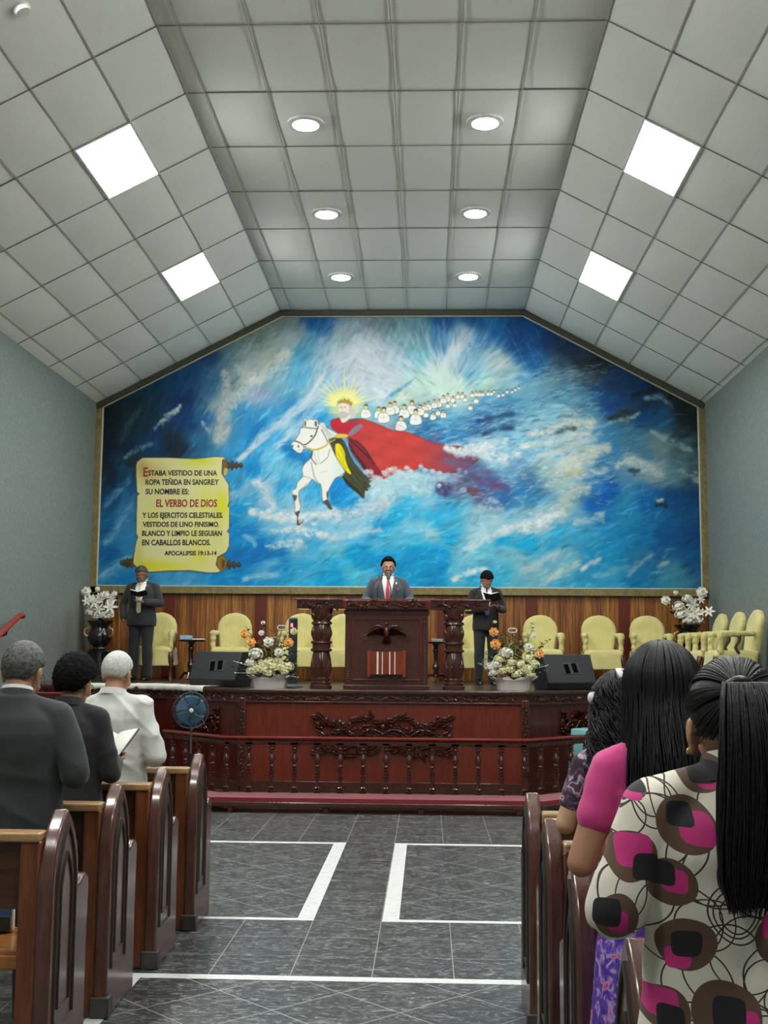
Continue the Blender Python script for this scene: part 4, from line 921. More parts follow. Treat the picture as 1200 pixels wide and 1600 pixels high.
bprof = [(0.036, 0.135), (0.036, 0.15), (0.022, 0.155), (0.030, 0.165), (0.030, 0.175), (0.018, 0.18), (0.026, 0.195), (0.032, 0.205), (0.018, 0.215), (0.020, 0.235), (0.017, 0.26), (0.022, 0.295), (0.030, 0.32), (0.032, 0.33), (0.018, 0.34), (0.030, 0.352), (0.030, 0.362), (0.017, 0.37), (0.029, 0.384), (0.029, 0.394), (0.016, 0.402), (0.028, 0.416), (0.028, 0.425), (0.016, 0.435), (0.022, 0.455), (0.034, 0.485), (0.030, 0.51), (0.017, 0.54), (0.016, 0.55), (0.030, 0.56), (0.030, 0.57), (0.017, 0.578), (0.029, 0.592), (0.029, 0.602), (0.018, 0.61), (0.034, 0.625), (0.034, 0.645)]
bal = MB().lathe([(r_*1.05, z) for r_, z in bprof], (0, 0, 0), 14)
bal.box((0, 0, 0.64), (0.07, 0.07, 0.03)); bal.box((0, 0, 0.143), (0.07, 0.07, 0.03))
bo = bal.build('baluster', mah_d, None, smooth=55)
bpos = [(-2.06+0.2345*i, 12.1) for i in range(14)] + [(-2.06-0.178*i*1.0, 12.1+0.18*i) for i in (1, 2, 3, 4)] + [(0.99+0.178*i, 12.1+0.18*i) for i in (1, 2, 3, 4)]
for i, (x, y) in enumerate(bpos):
    o = bo if i == 0 else bo.copy()
    if i: COL.objects.link(o)
    o.location = (x, y, 0); at(o, rail)
for x, y in ((-1.95, 11.78), (-1.0, 11.78), (-0.06, 11.78), (0.9, 11.78), (-2.55, 12.3), (1.5, 12.3)):
    at(MB().box((x, y, 0.03), (0.06, 0.10, 0.06)).build('foot', redrail, None, bevel=0.008), rail)

# ------------------------------------------------------------------ pulpit
lec = empty('pulpit', (-0.46, 13.85, STZ), 0, 'wide carved dark wooden pulpit with two columns and a dove relief', 'pulpit')
g = -0.46
def lb(c, d, name, m=mah_d, bevel=0.006): return at(MB().box(c, d).build(name, m, None, bevel=bevel), lec)
lb((-0.41, 13.85, 2.13), (2.25, 0.42, 0.10), 'top_beam'); lb((-0.41, 13.85, 2.187), (2.29, 0.46, 0.02), 'top_board', mah)
lb((g-.02, 13.80, 2.13), (1.03, 0.40, 0.105), 'centre_beam', mah)
for x0, x1 in ((-1.49, -1.05), (-0.93, -0.03), (0.09, 0.66)):
    y = 13.585 if x0 == -0.93 else 13.628
    cv = MB(); vine(cv, x0, x1, 2.13, 0.02, 0.24, y, 0.006, 0.06, 31, 0.7); at(cv.build('beam_carving', mah_d, None, smooth=60), lec)
    fr = MB()
    for zz in (2.088, 2.172): fr.box(((x0+x1)/2, y, zz), (x1-x0+.03, 0.012, 0.008))
    for xx in (x0-.012, x1+.012): fr.box((xx, y, 2.13), (0.008, 0.012, 0.09))
    at(fr.build('beam_molding', mah_d, None), lec)
lb((g-.02, 13.86, 1.62), (0.97, 0.36, 0.94), 'pedestal', mah_d)
lb((g-.02, 13.86, 1.175), (1.0, 0.4, 0.05), 'plinth', mah_d); lb((g-.02, 13.86, 2.04), (1.0, 0.38, 0.05), 'cornice', mah)
pm = MB()
for zz in (1.26, 1.965): pm.box((g-.02, 13.675, zz), (0.80, 0.02, 0.02))
for xx in (-0.40, 0.40): pm.box((g-.02+xx, 13.675, 1.612), (0.02, 0.02, 0.72))
at(pm.build('panel_molding', mah, None, bevel=0.004), lec)
for xx in (-0.445, 0.445):
    bd = MB()
    for k in range(27): bd.ell((g-.02+xx, 13.678, 1.24+k*0.028), (0.012, 0.010, 0.010), None, 8, 6)
    o = at(bd.build('bead_strip', mah_d, None), lec)
# dove relief
dv = MB(); dx, dz, dy = -0.478, 1.82, 13.66
dv.ell((dx, dy-.02, dz-.01), (0.045, 0.05, 0.085), None, 14, 10); dv.ell((dx, dy-.05, dz+.095), (0.022, 0.026, 0.026)); dv.tube([(dx, dy-.03, dz+.03), (dx, dy-.045, dz+.085)], [0.03, 0.02], 10)
dv.tube([(dx, dy-.07, dz+.097), (dx, dy-.095, dz+.088)], [0.008, 0.001], 6)
for sg in (-1, 1):
    pts = [(dx+sg*0.03, dy-.03, dz+.03), (dx+sg*0.10, dy-.06, dz+.065), (dx+sg*0.18, dy-.05, dz+.055), (dx+sg*0.265, dy-.02, dz-.02)]
    dv.tube([tuple(p) for p in cr(pts, 6)], [0.026-0.001*i for i in range(19)], 8)
    for i in range(9):
        t_ = i/8; bx = dx+sg*(0.04+0.20*t_); bz = dz+.05-0.07*t_*t_
        leaf(dv, Matrix.Translation((bx, dy, bz)) @ rot('Y', -(R(-90)+sg*R(8+34*t_))), 0.13-0.06*t_, 0.02, 0.045, 0)
for k in range(5): leaf(dv, Matrix.Translation((dx, dy, dz-.06)) @ rot('Y', -R(-90+(k-2)*17)), 0.13, 0.022, 0.03, 0)
dvo = dv.build('dove_relief', mah_d, None, smooth=70); dvo.data.transform(Matrix.Translation((dx, dy, dz+.03)) @ Matrix.Diagonal((.80, 1.0, .86, 1)) @ Matrix.Translation((-dx, -dy, -dz-.03))); at(dvo, lec)
ry = MB()
for sg in (-1, 1):
    for a, r0, r1 in ((-28, 0.16, 0.34), (-40, 0.16, 0.36), (-18, 0.24, 0.33), (-55, 0.18, 0.30)):
        a = R(a); ry.tube([(dx+sg*r0*math.cos(a), dy+.015, dz+r0*math.sin(a)+.04), (dx+sg*r1*math.cos(a), dy+.015, dz+r1*math.sin(a)+.04)], [0.006, 0.002], 5)
at(ry.build('ray_relief', mah_d, None), lec)
# carved open book under the dove
bk = MB(); prof = [(-0.215, 0.0), (-0.2, -0.05), (-0.12, -0.085), (-0.04, -0.055), (0, -0.02), (0.04, -0.055), (0.12, -0.085), (0.2, -0.05), (0.215, 0.0)]
prof = [(-0.19, 0.03), (-0.19, -0.03), (-0.15, -0.062), (-0.10, -0.075), (-0.05, -0.068), (0, -0.05), (0.05, -0.068), (0.10, -0.075), (0.15, -0.062), (0.19, -0.03), (0.19, 0.03)]
bk.prism([(dx+x, dy+y) for x, y in prof], 1.325, 1.585, 'z')
at(bk.build('carved_book', wood('book_wood', rgb(104, 40, 26), rgb(150, 62, 40), 0.14, (8, 8, 1), 0.6, 0.02), None, smooth=50), lec)
for sg in (-1, 1): at(MB().box((dx+sg*0.205, dy-.005, 1.445), (0.04, 0.05, 0.31)).build('book_cover', wood('cover_wood', rgb(112, 46, 28), rgb(150, 66, 40), 0.2, (8, 8, 1), 0.5), None, bevel=0.006), lec)
stw = plain('inlay_white', rgb(226, 218, 204), 0.25)
for xx, ww in ((-0.10, 0.02), (-0.045, 0.010), (0.04, 0.014), (0.10, 0.012)):
    yy = dy-0.078 if abs(xx) > 0.08 else dy-0.069
    at(MB().box((dx+xx, yy, 1.455), (ww, 0.008, 0.258)).build('inlay_stripe', stw, None), lec)
def column(x):
    c = MB(); y = 13.72
    pr = [(0.13, 0), (0.13, 0.04), (0.115, 0.05), (0.12, 0.075), (0.105, 0.085), (0.11, 0.12), (0.098, 0.13), (0.105, 0.16), (0.118, 0.24), (0.117, 0.33), (0.10, 0.41), (0.095, 0.425), (0.125, 0.44), (0.125, 0.46), (0.105, 0.475), (0.105, 0.515), (0.125, 0.53), (0.122, 0.55), (0.10, 0.56), (0.112, 0.60), (0.118, 0.68), (0.10, 0.74), (0.125, 0.755), (0.12, 0.775), (0.095, 0.79), (0.105, 0.84), (0.13, 0.90), (0.135, 0.93)]
    c.lathe(pr, (x, y, STZ), 24); at(c.build('column', mah_d, None, smooth=50), lec)
    n = 6; d_lo, d_hi = MB(), MB()
    for k in range(n):
        a = 2*PI*k/n-PI/2
        for z0, rad, L, d in ((0.14, 0.112, 0.24, d_lo), (0.57, 0.112, 0.16, d_hi)):
            m = Matrix.Translation((x+math.cos(a)*(rad-.012), y+math.sin(a)*(rad-.012), STZ+z0)) @ rot('Z', a+PI/2) @ rot('Y', -PI/2)
            leaf(d, m, L, 0.04, 0.03, 0)
            for sg in (-1, 1):
                m2 = Matrix.Translation((x+math.cos(a+sg*.25)*rad, y+math.sin(a+sg*.25)*rad, STZ+z0+L*0.5)) @ rot('Z', a+PI/2); d.ell((0, 0, 0), (0.014, 0.012, 0.014), m2, 8, 6)
        m = Matrix.Translation((x+math.cos(a)*0.10, y+math.sin(a)*0.10, STZ+0.79)) @ rot('Z', a+PI/2) @ rot('Y', -PI/2); leaf(d, m, 0.12, 0.04, 0.03, 0)
    at(d_lo.build('lower_carving', mah_d, None, smooth=60), lec); at(d_hi.build('upper_carving', mah_d, None, smooth=60), lec)
column(-1.245); column(0.305)

# microphones on the pulpit top
blackm = plain('black_plastic', rgb(22, 22, 24), 0.4); greym = plain('grey_metal', rgb(120, 122, 124), 0.3, metal=0.8)
for (x, z, side) in ((-0.605, 2.50, 'left'), (-0.445, 2.51, 'right')):
    mc = empty('microphone', (x, 13.98, 2.199), 0, 'black microphone on a bent neck on the pulpit, %s one of the pair' % side, 'microphone', 'pulpit microphones')
    s_ = 1 if side == 'left' else -1
    MB().lathe([(0.04, 0), (0.04, 0.012), (0.012, 0.02), (0.0001, 0.02)]).build('base', blackm, mc)
    MB().tube([(0, 0, 0.01), (0, 0, 0.14), (0.02*s_, 0.03, 0.22), (0.03*s_, 0.10, z-2.197-0.04)], 0.007, 8).build('neck', blackm, mc)
    h = MB().caps((0.03*s_, 0.10, z-2.197-0.05), (0.03*s_, 0.15, z-2.197), 0.018, 0.026, 12); h.build('head', blackm, mc)

# ------------------------------------------------------------------ covered armchairs
yel = plain('yellow_cover', rgb(200, 190, 122), 0.75, 0.07, 7, 0.15, 40, sheen=0.3)
chw = wood('chair_wood', rgb(46, 20, 12), rgb(86, 40, 22), 0.3, (6, 6, 6), 0.3)
def make_chair():
    root = empty('covered_armchair', (0, 0, 0))
    wr = lambda sc, am: (lambda p: am*fnoise(p, sc, 1.3)+am*0.6*mnoise.noise(Vector((p.x*26, p.y*26, p.z*5))))
    pts = [(-0.205, 0.43), (-0.235, 0.56), (-0.255, 0.70), (-0.255, 0.80), (-0.225, 0.885), (-0.165, 0.95), (-0.085, 0.985), (0, 0.995), (0.085, 0.985), (0.165, 0.95), (0.225, 0.885), (0.255, 0.80), (0.255, 0.70), (0.235, 0.56), (0.205, 0.43)]
    b = MB(); rings = []
    for y, k in ((-0.05, 0.86), (-0.035, 0.96), (0.0, 1.0), (0.04, 0.97), (0.055, 0.9)):
        rings.append([(x*k, 0.24+y+(z-0.45)*0.16, 0.70+(z-0.70)*(k if z > 0.5 else 1)) for x, z in pts])
    b.loft(rings); organic(b, 'back_cover', yel, root, 0.014, 3, wr(9, 0.007))
    s_ = MB(); rings = []
    for z, wx, y0, y1 in ((0.20, 0.305, -0.315, 0.25), (0.26, 0.295, -0.305, 0.25), (0.36, 0.28, -0.29, 0.25), (0.43, 0.275, -0.285, 0.26), (0.465, 0.265, -0.27, 0.27), (0.485, 0.22, -0.22, 0.27)):
        r_ = 0.05; ring = []
        for cx_, cy_, a0 in ((wx-r_, y1-r_, 0), (-wx+r_, y1-r_, 90), (-wx+r_, y0+r_, 180), (wx-r_, y0+r_, 270)):
            for k in range(4): a = R(a0+30*k); ring.append((cx_+r_*math.cos(a), cy_+r_*math.sin(a), z))
        rings.append(ring)
    s_.loft(rings); organic(s_, 'seat_cover', yel, root, 0.014, 3, lambda p: 0.006*fnoise(p, 8, 3)+(0.010*mnoise.noise(Vector((p.x*16, p.y*16, 0.3))) if p.z < 0.4 else 0))
    for sg in (-1, 1):
        a = MB(); a.caps((sg*0.245, 0.2, 0.69), (sg*0.252, -0.16, 0.685), 0.034, 0.038); a.ell((sg*0.252, -0.185, 0.665), (0.052, 0.05, 0.060)); a.ell((sg*0.252, -0.20, 0.585), (0.038, 0.038, 0.05)); a.ell((sg*0.252, -0.19, 0.63), (0.046, 0.046, 0.06)); a.caps((sg*0.252, -0.19, 0.60), (sg*0.25, -0.20, 0.47), 0.032, 0.042)
        organic(a, 'arm_cover', yel, root, 0.013, 2, lambda p: 0.012*fnoise(p, 24, 5))
        MB().tube([(sg*0.25, 0.02, 0.44), (sg*0.255, -0.02, 0.52), (sg*0.242, 0.03, 0.60), (sg*0.25, 0.04, 0.68)], [0.025, 0.02, 0.02, 0.024], 10).build('arm_post', chw, root)
        MB().tube([(sg*0.25, -0.25, 0.40), (sg*0.275, -0.285, 0.28), (sg*0.262, -0.265, 0.12), (sg*0.27, -0.288, 0.03), (sg*0.27, -0.288, 0.002)], [0.04, 0.042, 0.026, 0.024, 0.032], 10).build('leg', chw, root)
        MB().tube([(sg*0.22, 0.23, 0.42), (sg*0.23, 0.26, 0.2), (sg*0.24, 0.295, 0.03), (sg*0.24, 0.295, 0.002)], [0.03, 0.026, 0.022, 0.022], 8).build('leg', chw, root)
    MB().box((0, -0.02, 0.27), (0.48, 0.48, 0.10)).build('seat_frame', chw, root)
    return root
cp = make_chair()
cspots = [(-3.98, 17.05, 0.05, 'yellow covered armchair behind the standing man at far left of the stage'), (-2.86, 17.05, 0.04, 'yellow covered armchair behind the left floor monitor'), (-1.87, 17.05, 0, 'yellow covered armchair behind the grey tower by the left pulpit column'), (-1.235, 17.05, 0, 'yellow covered armchair seen between the left pulpit column and the pulpit box'),
          (0.70, 17.05, -0.03, 'yellow covered armchair behind the standing man at the right of the pulpit'), (1.66, 17.05, 0, 'yellow covered armchair above the right flower basket, behind the right monitor'), (2.51, 17.05, -0.02, 'yellow covered armchair in the back row just right of the right floor monitor'), (3.20, 17.0, -0.05, 'yellow covered armchair at the right end of the back row'),
          (3.72, 16.25, -PI/2, 'yellow covered armchair against the right wall, farthest of three'), (3.74, 15.42, -PI/2, 'yellow covered armchair against the right wall, middle of three'), (3.76, 14.66, -PI/2, 'yellow covered armchair against the right wall, nearest of three')]
for i, (x, y, a, lb_) in enumerate(cspots):
    o = cp if i == 0 else copy_tree(cp)
    o.location = (x, y, STZ); o.rotation_euler = (0, 0, a); tag(o, lb_, 'chair', 'covered armchairs on the stage')

# small dark pedestal tables
tbw = wood('table_wood', rgb(24, 14, 12), rgb(50, 26, 20), 0.25, (6, 6, 6), 0.4)
for (x, y, lb_) in ((-3.44, 16.95, 'small dark pedestal table beside the left standing man'), (0.12, 17.0, 'small dark pedestal table behind the pulpit, left of its right column')):
    t_ = empty('pedestal_table', (x, y, STZ), 0, lb_, 'table', 'small tables on the stage')
    MB().lathe([(0.0001, 0.555), (0.20, 0.555), (0.21, 0.565), (0.21, 0.58), (0.0001, 0.585)], seg=28).build('table_top', tbw, t_)
    MB().lathe([(0.03, 0.06), (0.045, 0.10), (0.03, 0.16), (0.055, 0.22), (0.03, 0.28), (0.035, 0.40), (0.05, 0.46), (0.03, 0.50), (0.06, 0.555)], seg=16).build('stem', tbw, t_)
    for k in range(3):
        a = 2*PI*k/3+0.5; MB().tube([(0.03*math.cos(a), 0.03*math.sin(a), 0.10), (0.12*math.cos(a), 0.12*math.sin(a), 0.10), (0.20*math.cos(a), 0.20*math.sin(a), 0.015)], [0.022, 0.02, 0.014], 8).build('leg', tbw, t_)
bluebox = plain('pale_blue_card', rgb(150, 186, 214), 0.6); paper = plain('white_paper', rgb(232, 231, 224), 0.7, 0.03)
o = MB().box((0, 0, 0.03), (0.16, 0.13, 0.06)).build('tissue_box', bluebox, bevel=0.006); o.location = (-3.51, 16.93, STZ+.583); tag(o, 'small pale blue tissue box on the left pedestal table', 'box')
o = MB().box((0, 0, 0.008), (0.17, 0.12, 0.016)).build('notebook', paper, bevel=0.003); o.location = (-3.33, 16.95, STZ+.583); tag(o, 'white notebook lying on the left pedestal table beside the blue box', 'book')
o = MB().box((0, 0, 0.02), (0.16, 0.12, 0.04)).build('notebook', plain('grey_card', rgb(150, 148, 142), 0.6), bevel=0.003); o.location = (0.14, 16.98, STZ+.583); tag(o, 'grey book lying on the small table behind the pulpit', 'book')

# ------------------------------------------------------------------ floor monitors
spk = plain('speaker_black', rgb(26, 27, 29), 0.6, 0.1, 60, 0.3, 220); spd = plain('speaker_recess', rgb(8, 8, 9), 0.5)
def monitor(x, y, rz, lb_):
    r_ = empty('floor_monitor', (x, y, STZ), rz, lb_, 'speaker', 'floor monitors')
    prof = [(-0.26, 0.0), (-0.30, 0.09), (0.02, 0.43), (0.22, 0.43), (0.26, 0.30), (0.26, 0.0)]
    prof = [(-0.20, 0.0), (-0.23, 0.085), (-0.05, 0.42), (0.16, 0.42), (0.25, 0.10), (0.22, 0.0)]
    MB().prism(prof, -0.31, 0.31, 'x').build('cabinet', spk, r_, smooth=30, bevel=0.012)
    d = Vector((0, 0.18, 0.335)).normalized(); a = math.atan2(d.z, d.y); n = Vector((0, -d.z, d.y)); c = Vector((0.02, -0.14, 0.2525))+n*0.001
    m = Matrix.Translation(c) @ rot('X', a)
    o = MB().box((0, 0, 0), (0.21, 0.15, 0.006), m).build('handle_plate', plain('speaker_plate', rgb(46, 47, 50), 0.5), r_, bevel=0.002)
    h = MB()
    for sx in (-0.055, 0.045): h.box((sx, 0, 0.003), (0.062, 0.125, 0.006), m @ rot('Z', 0.12))
    h.build('handle_slot', plain('slot_black', rgb(4, 4, 4), 0.9, spec=0.05), r_, bevel=0.002)
    g_ = MB()
    for i in range(3): g_.box((0.02+0*i, 0.243-0.0*i, 0.12+0.06*i), (0.5, 0.004, 0.006))
    return r_
monitor(-2.53, 14.27, R(-16), 'black wedge floor monitor at the left front of the stage'); monitor(1.66, 14.27, R(16), 'black wedge floor monitor at the right front of the stage')

# ------------------------------------------------------------------ flowers
leafm = plain('dark_leaf', rgb(52, 74, 52), 0.5, 0.3, 8); leafb = plain('blue_leaf', rgb(58, 82, 80), 0.55, 0.3, 8); leafl = plain('light_leaf', rgb(128, 140, 74), 0.5, 0.25, 8)
whitef = plain('white_petal', rgb(236, 234, 222), 0.6, 0.04); creamf = plain('cream_petal', rgb(228, 226, 180), 0.6, 0.08); orangef = plain('orange_petal', rgb(240, 190, 118), 0.6, 0.12, 30); palef = plain('pale_petal', rgb(240, 226, 190), 0.6, 0.05)
wrap = plain('white_wrap', rgb(196, 190, 184), 0.5, 0.08, 9, 0.2, 18)
def petal(mb, m, L, W_, cup, n=4):
    vs = []; fs = []
    for i in range(n+1):
        u = i/n; wd = W_*math.sin(PI*(0.12+0.80*u))**0.7; bend = cup*u*u*L
        for j in range(5): q = (j-2)/2; vs.append((L*u*math.cos(cup*u*0.5), wd*q, bend+abs(q)**2*wd*0.45))
    for i in range(n):
        for j in range(4): k = i*5+j; fs.append((k, k+5, k+6, k+1))
    mb.add(vs, fs, m)
def aim(c, nrm):
    z = Vector(nrm).normalized(); x = Vector((0, 0, 1)).cross(z)
    if x.length < 1e-3: x = Vector((1, 0, 0))
    x.normalize(); y = z.cross(x); m = Matrix.Identity(4)
    for i in range(3): m[i][0], m[i][1], m[i][2], m[i][3] = x[i], y[i], z[i], c[i]
    return m
def rose(c, r_, nrm, mat, parent, name='rose'):
    mb = MB(); m = aim(c, nrm); rn = random.Random(int(c[0]*999))
    for ring, (n, L, tilt, cup) in enumerate(((7, 1.0, 10, 0.3), (7, 0.92, 30, 0.45), (6, 0.82, 50, 0.5), (5, 0.75, 66, 0.5), (4, 0.68, 78, 0.4))):
        for k in range(n): petal(mb, m @ Matrix.Translation((0, 0, -0.25*r_+0.08*r_*ring)) @ rot('Z', 2*PI*(k+0.5*ring)/n+rn.random()*.3) @ rot('Y', -R(tilt)), r_*L, r_*0.42*L, cup)
    mb.ell((0, 0, r_*0.12), (r_*0.66, r_*0.66, r_*0.58), m, 12, 8)
    return mb.build(name, mat, parent, smooth=180)
def hydrangea(c, r_, mat, parent, n=34, name='hydrangea'):
    mb = MB(); rn = random.Random(int(c[0]*777+c[2]*99))
    mb.ell(c, (r_*0.8, r_*0.8, r_*0.7), None, 10, 8)
    for k in range(n):
        z = rn.uniform(-0.35, 1); a = rn.random()*2*PI; q = math.sqrt(1-z*z); d = Vector((q*math.cos(a), q*math.sin(a), z))
        m = aim(Vector(c)+Vector((d.x*r_, d.y*r_, d.z*r_*0.85)), d) @ rot('Z', rn.random()*PI)
        for j in range(4): petal(mb, m @ rot('Z', j*PI/2) @ rot('Y', -0.25), r_*0.30, r_*0.17, 0.2, 2)
    return mb.build(name, mat, parent, smooth=180)
def lily(c, r_, nrm, mat, parent):
    mb = MB(); m = aim(c, nrm)
    for k in range(6): petal(mb, m @ rot('Z', k*PI/3) @ rot('Y', -0.45), r_, r_*0.2, -0.35, 5)
    for k in range(5): mb.tube([m @ Vector((0, 0, 0)), m @ Vector((0.25*r_*math.cos(k*1.26), 0.25*r_*math.sin(k*1.26), 0.5*r_))], 0.003, 4)
    return mb.build('lily', mat, parent, smooth=180)
def spray(parent, name, base, tips, L, W_, mat, seed=0, n=9):
    """stems with leaves along them"""
    mb = MB(); rn = random.Random(seed); b = Vector(base)
    for t_ in tips:
        t_ = Vector(t_); mid = (b+t_)/2+Vector((0, 0, 0.03)); pts = [b, mid, t_]
        mb.tube(pts, [0.004, 0.0035, 0.002], 5)
        for k in range(n):
            q = 0.25+0.75*k/(n-1); p = (b.lerp(mid, q*2) if q < .5 else mid.lerp(t_, q*2-1)); a = rn.random()*2*PI
            m = Matrix.Translation(p) @ rot('Z', a) @ rot('Y', -rn.uniform(0.0, 0.9)); petal(mb, m, L*(0.6+rn.random()*0.7), W_, -0.3, 3)
    return mb.build(name, mat, parent, smooth=180)
def basket(root, w_, d_, h_):
    b = MB(); rings = []
    for z, k in ((0, 0.86), (h_*0.5, 0.92), (h_*0.85, 1.0), (h_, 1.16), (h_*1.08, 1.2), (h_, 1.08), (h_*0.8, 0.94)):
        ring = []
        for i in range(40):
            a = 2*PI*i/40; c_, s_ = math.cos(a), math.sin(a); e = 0.45
            j = (0.02*math.sin(a*9)+0.015*math.sin(a*5+1)) if z >= h_ else 0.004*math.sin(a*11+z*30)
            ring.append((w_/2*k*(abs(c_)**e*(1 if c_ > 0 else -1))+j*c_, d_/2*k*(abs(s_)**e*(1 if s_ > 0 else -1))+j*s_, z+(j*0.9 if z >= h_ else 0)))
        rings.append(ring)
    b.loft(rings); return b.build('basket', wrap, root, smooth=60)
def px2(root, px, py, yoff=0.0, rx=0, x0=0, ppm=132.4, by=1075):
    return ((px-x0)/ppm, yoff, (by-py)/ppm)
fa = empty('flower_arrangement', (-1.86, 13.82, STZ), 0, 'flower basket with orange and white blooms left of the pulpit', 'flowers', 'flower baskets on the stage front')
basket(fa, 0.44, 0.26, 0.13)
L_ = lambda px, py, y=-0.05: px2(fa, px, py, y, x0=420)
for px, py, r_, y in ((380.5, 992.5, .062, -.06), (391, 1005, .066, -.08), (450, 1005, .066, -.08)): rose(L_(px, py, y), r_, (0, -1, 0.25), orangef, fa)
rose(L_(457, 987), .05, (0.3, -1, 0.3), palef, fa)
for px, py, r_, y in ((418, 1004, .072, -.04), (435, 1020, .066, -.06), (406, 990, .04, -.02), (408, 974, .03, 0.0)): rose(L_(px, py, y), r_, (0, -1, 0.4), whitef, fa, 'peony')
for px, py, r_ in ((399, 1023, .075), (391, 1037, .06)): hydrangea(L_(px, py, -.08), r_, whitef, fa, 40, 'chrysanthemum')
for px, py in ((401, 1045), (413, 1047), (426, 1043), (438, 1043), (446, 1048), (394, 1049), (420, 1051), (408, 1038), (420, 1036), (433, 1035), (450, 1042)): hydrangea(L_(px, py, -.10 if py > 1040 else -.03), .062, creamf, fa)
spray(fa, 'leaf_spray', (0, 0, .12), [L_(372, 1030, 0.0), L_(366, 1045, -.08), L_(378, 1062, -.12), L_(384, 1022, .05)], .05, .016, leafb, 1)
spray(fa, 'leaf_spray', (0, 0, .12), [L_(463, 1040, -.05), L_(458, 1020, .02), L_(466, 1052, -.05)], .06, .02, leafb, 2)
spray(fa, 'leaf_spray', (0, 0, .15), [L_(408, 976, 0), L_(382, 982, 0), L_(457, 982, 0), L_(420, 1000, .05), L_(440, 1000, .05)], .055, .018, leafm, 3, 12)
spray(fa, 'leaf_spray', (0, 0, .15), [L_(425, 990, 0.02), L_(432, 1000, -.02), L_(410, 1005, -.02), L_(400, 1000, 0.02)], .13, .011, leafl, 4, 8)
spray(fa, 'leaf_spray', (0, 0.03, .12), [L_(400, 1010, 0.06), L_(415, 1015, .07), L_(430, 1010, .07), L_(445, 1012, .06), L_(390, 1022, .05), L_(455, 1030, .04), L_(408, 1022, .05), L_(438, 1024, .05)], .075, .026, leafm, 14, 12)
spray(fa, 'bud_sprig', (0, 0, .12), [L_(365, 1034, -.05), L_(368, 1052, -.12), L_(465, 1058, -.1)], .018, .010, whitef, 5, 9)
fb = empty('flower_arrangement', (1.005, 13.80, STZ), 0, 'flower basket with orange and white blooms right of the pulpit', 'flowers', 'flower baskets on the stage front')
basket(fb, 0.44, 0.26, 0.13)
L_ = lambda px, py, y=-0.05: px2(fb, px, py, y, x0=803, by=1079)
for px, py, r_, y in ((772, 990, .06, -.06), (774.5, 1009, .068, -.08), (842.7, 1023, .06, -.06)): rose(L_(px, py, y), r_, (0, -1, 0.25), orangef, fb)
rose(L_(774, 975), .03, (0, -.5, 1), creamf, fb)
for px, py, r_, y in ((826, 1013, .06, -.06), (835, 995, .04, 0), (836, 980, .022, 0), (858, 1010, .028, 0)): rose(L_(px, py, y), r_, (0, -1, 0.4), whitef, fb, 'peony')
hydrangea(L_(791, 1023, -.08), .075, whitef, fb, 44, 'chrysanthemum'); hydrangea(L_(824, 1030, -.05), .07, creamf, fb, 36, 'chrysanthemum')
for px, py in ((767, 1044), (776, 1040), (784, 1049), (796, 1047), (808, 1054), (819, 1049), (828, 1056), (826, 1046), (770, 1052), (798, 1036), (812, 1040), (780, 1032), (834, 1040)): hydrangea(L_(px, py, -.10), .058, creamf if px > 778 else whitef, fb)
spray(fb, 'leaf_spray', (0, 0, .12), [L_(752, 1040, 0.0), L_(757, 1030, -.04), L_(760, 1022, .05)], .05, .016, leafb, 6)
spray(fb, 'leaf_spray', (0, 0, .12), [L_(850, 1040, -.05), L_(842, 1052, -.1), L_(856, 1048, 0), L_(838, 1036, 0)], .055, .02, leafb, 7)
spray(fb, 'leaf_spray', (0, 0, .15), [L_(836, 978, 0), L_(860, 1000, 0), L_(816, 998, .05), L_(778, 985, 0), L_(848, 1008, 0)], .05, .018, leafm, 8, 11)
spray(fb, 'leaf_spray', (0, 0, .15), [L_(800, 990, 0.02), L_(793, 996, -.02), L_(808, 1000, -.02), L_(815, 1008, 0.02), L_(788, 1000, 0)], .14, .011, leafl, 9, 9)
spray(fb, 'leaf_spray', (0, 0.03, .12), [L_(785, 1010, 0.06), L_(800, 1015, .07), L_(815, 1012, .07), L_(832, 1014, .06), L_(772, 1024, .05), L_(840, 1030, .04), L_(792, 1024, .05), L_(822, 1024, .05)], .075, .026, leafm, 15, 12)
spray(fb, 'bud_sprig', (0, 0, .12), [L_(748, 1038, -.05), L_(855, 1040, -.08)], .018, .010, whitef, 10, 9)
for root, L2, px, py in ((fb, L_, 802, 987), ):
    p = Vector(L2(px, py, 0.02)); n = 24
    MB().tube([(p.x+0.05*math.copysign(abs(math.cos(2*PI*k/n))**0.5, math.cos(2*PI*k/n)), p.y, p.z+0.024*math.copysign(abs(math.sin(2*PI*k/n))**0.8, math.sin(2*PI*k/n))) for k in range(n+1)], 0.007, 8).build('handle', white_metal, root)
    MB().tube([(0, 0.02, 0.12), (p.x, p.y, p.z-.026)], 0.005, 6).build('handle_stem', leafm, root)
L_ = lambda px, py, y=-0.05: px2(fa, px, py, y, x0=420)
p = Vector(L_(437, 981, 0.02)); n = 24
MB().tube([(p.x+0.05*math.copysign(abs(math.cos(2*PI*k/n))**0.5, math.cos(2*PI*k/n)), p.y, p.z+0.024*math.copysign(abs(math.sin(2*PI*k/n))**0.8, math.sin(2*PI*k/n))) for k in range(n+1)], 0.007, 8).build('handle', white_metal, fa)
MB().tube([(0, 0.02, 0.12), (p.x, p.y, p.z-.026)], 0.005, 6).build('handle_stem', leafm, fa)

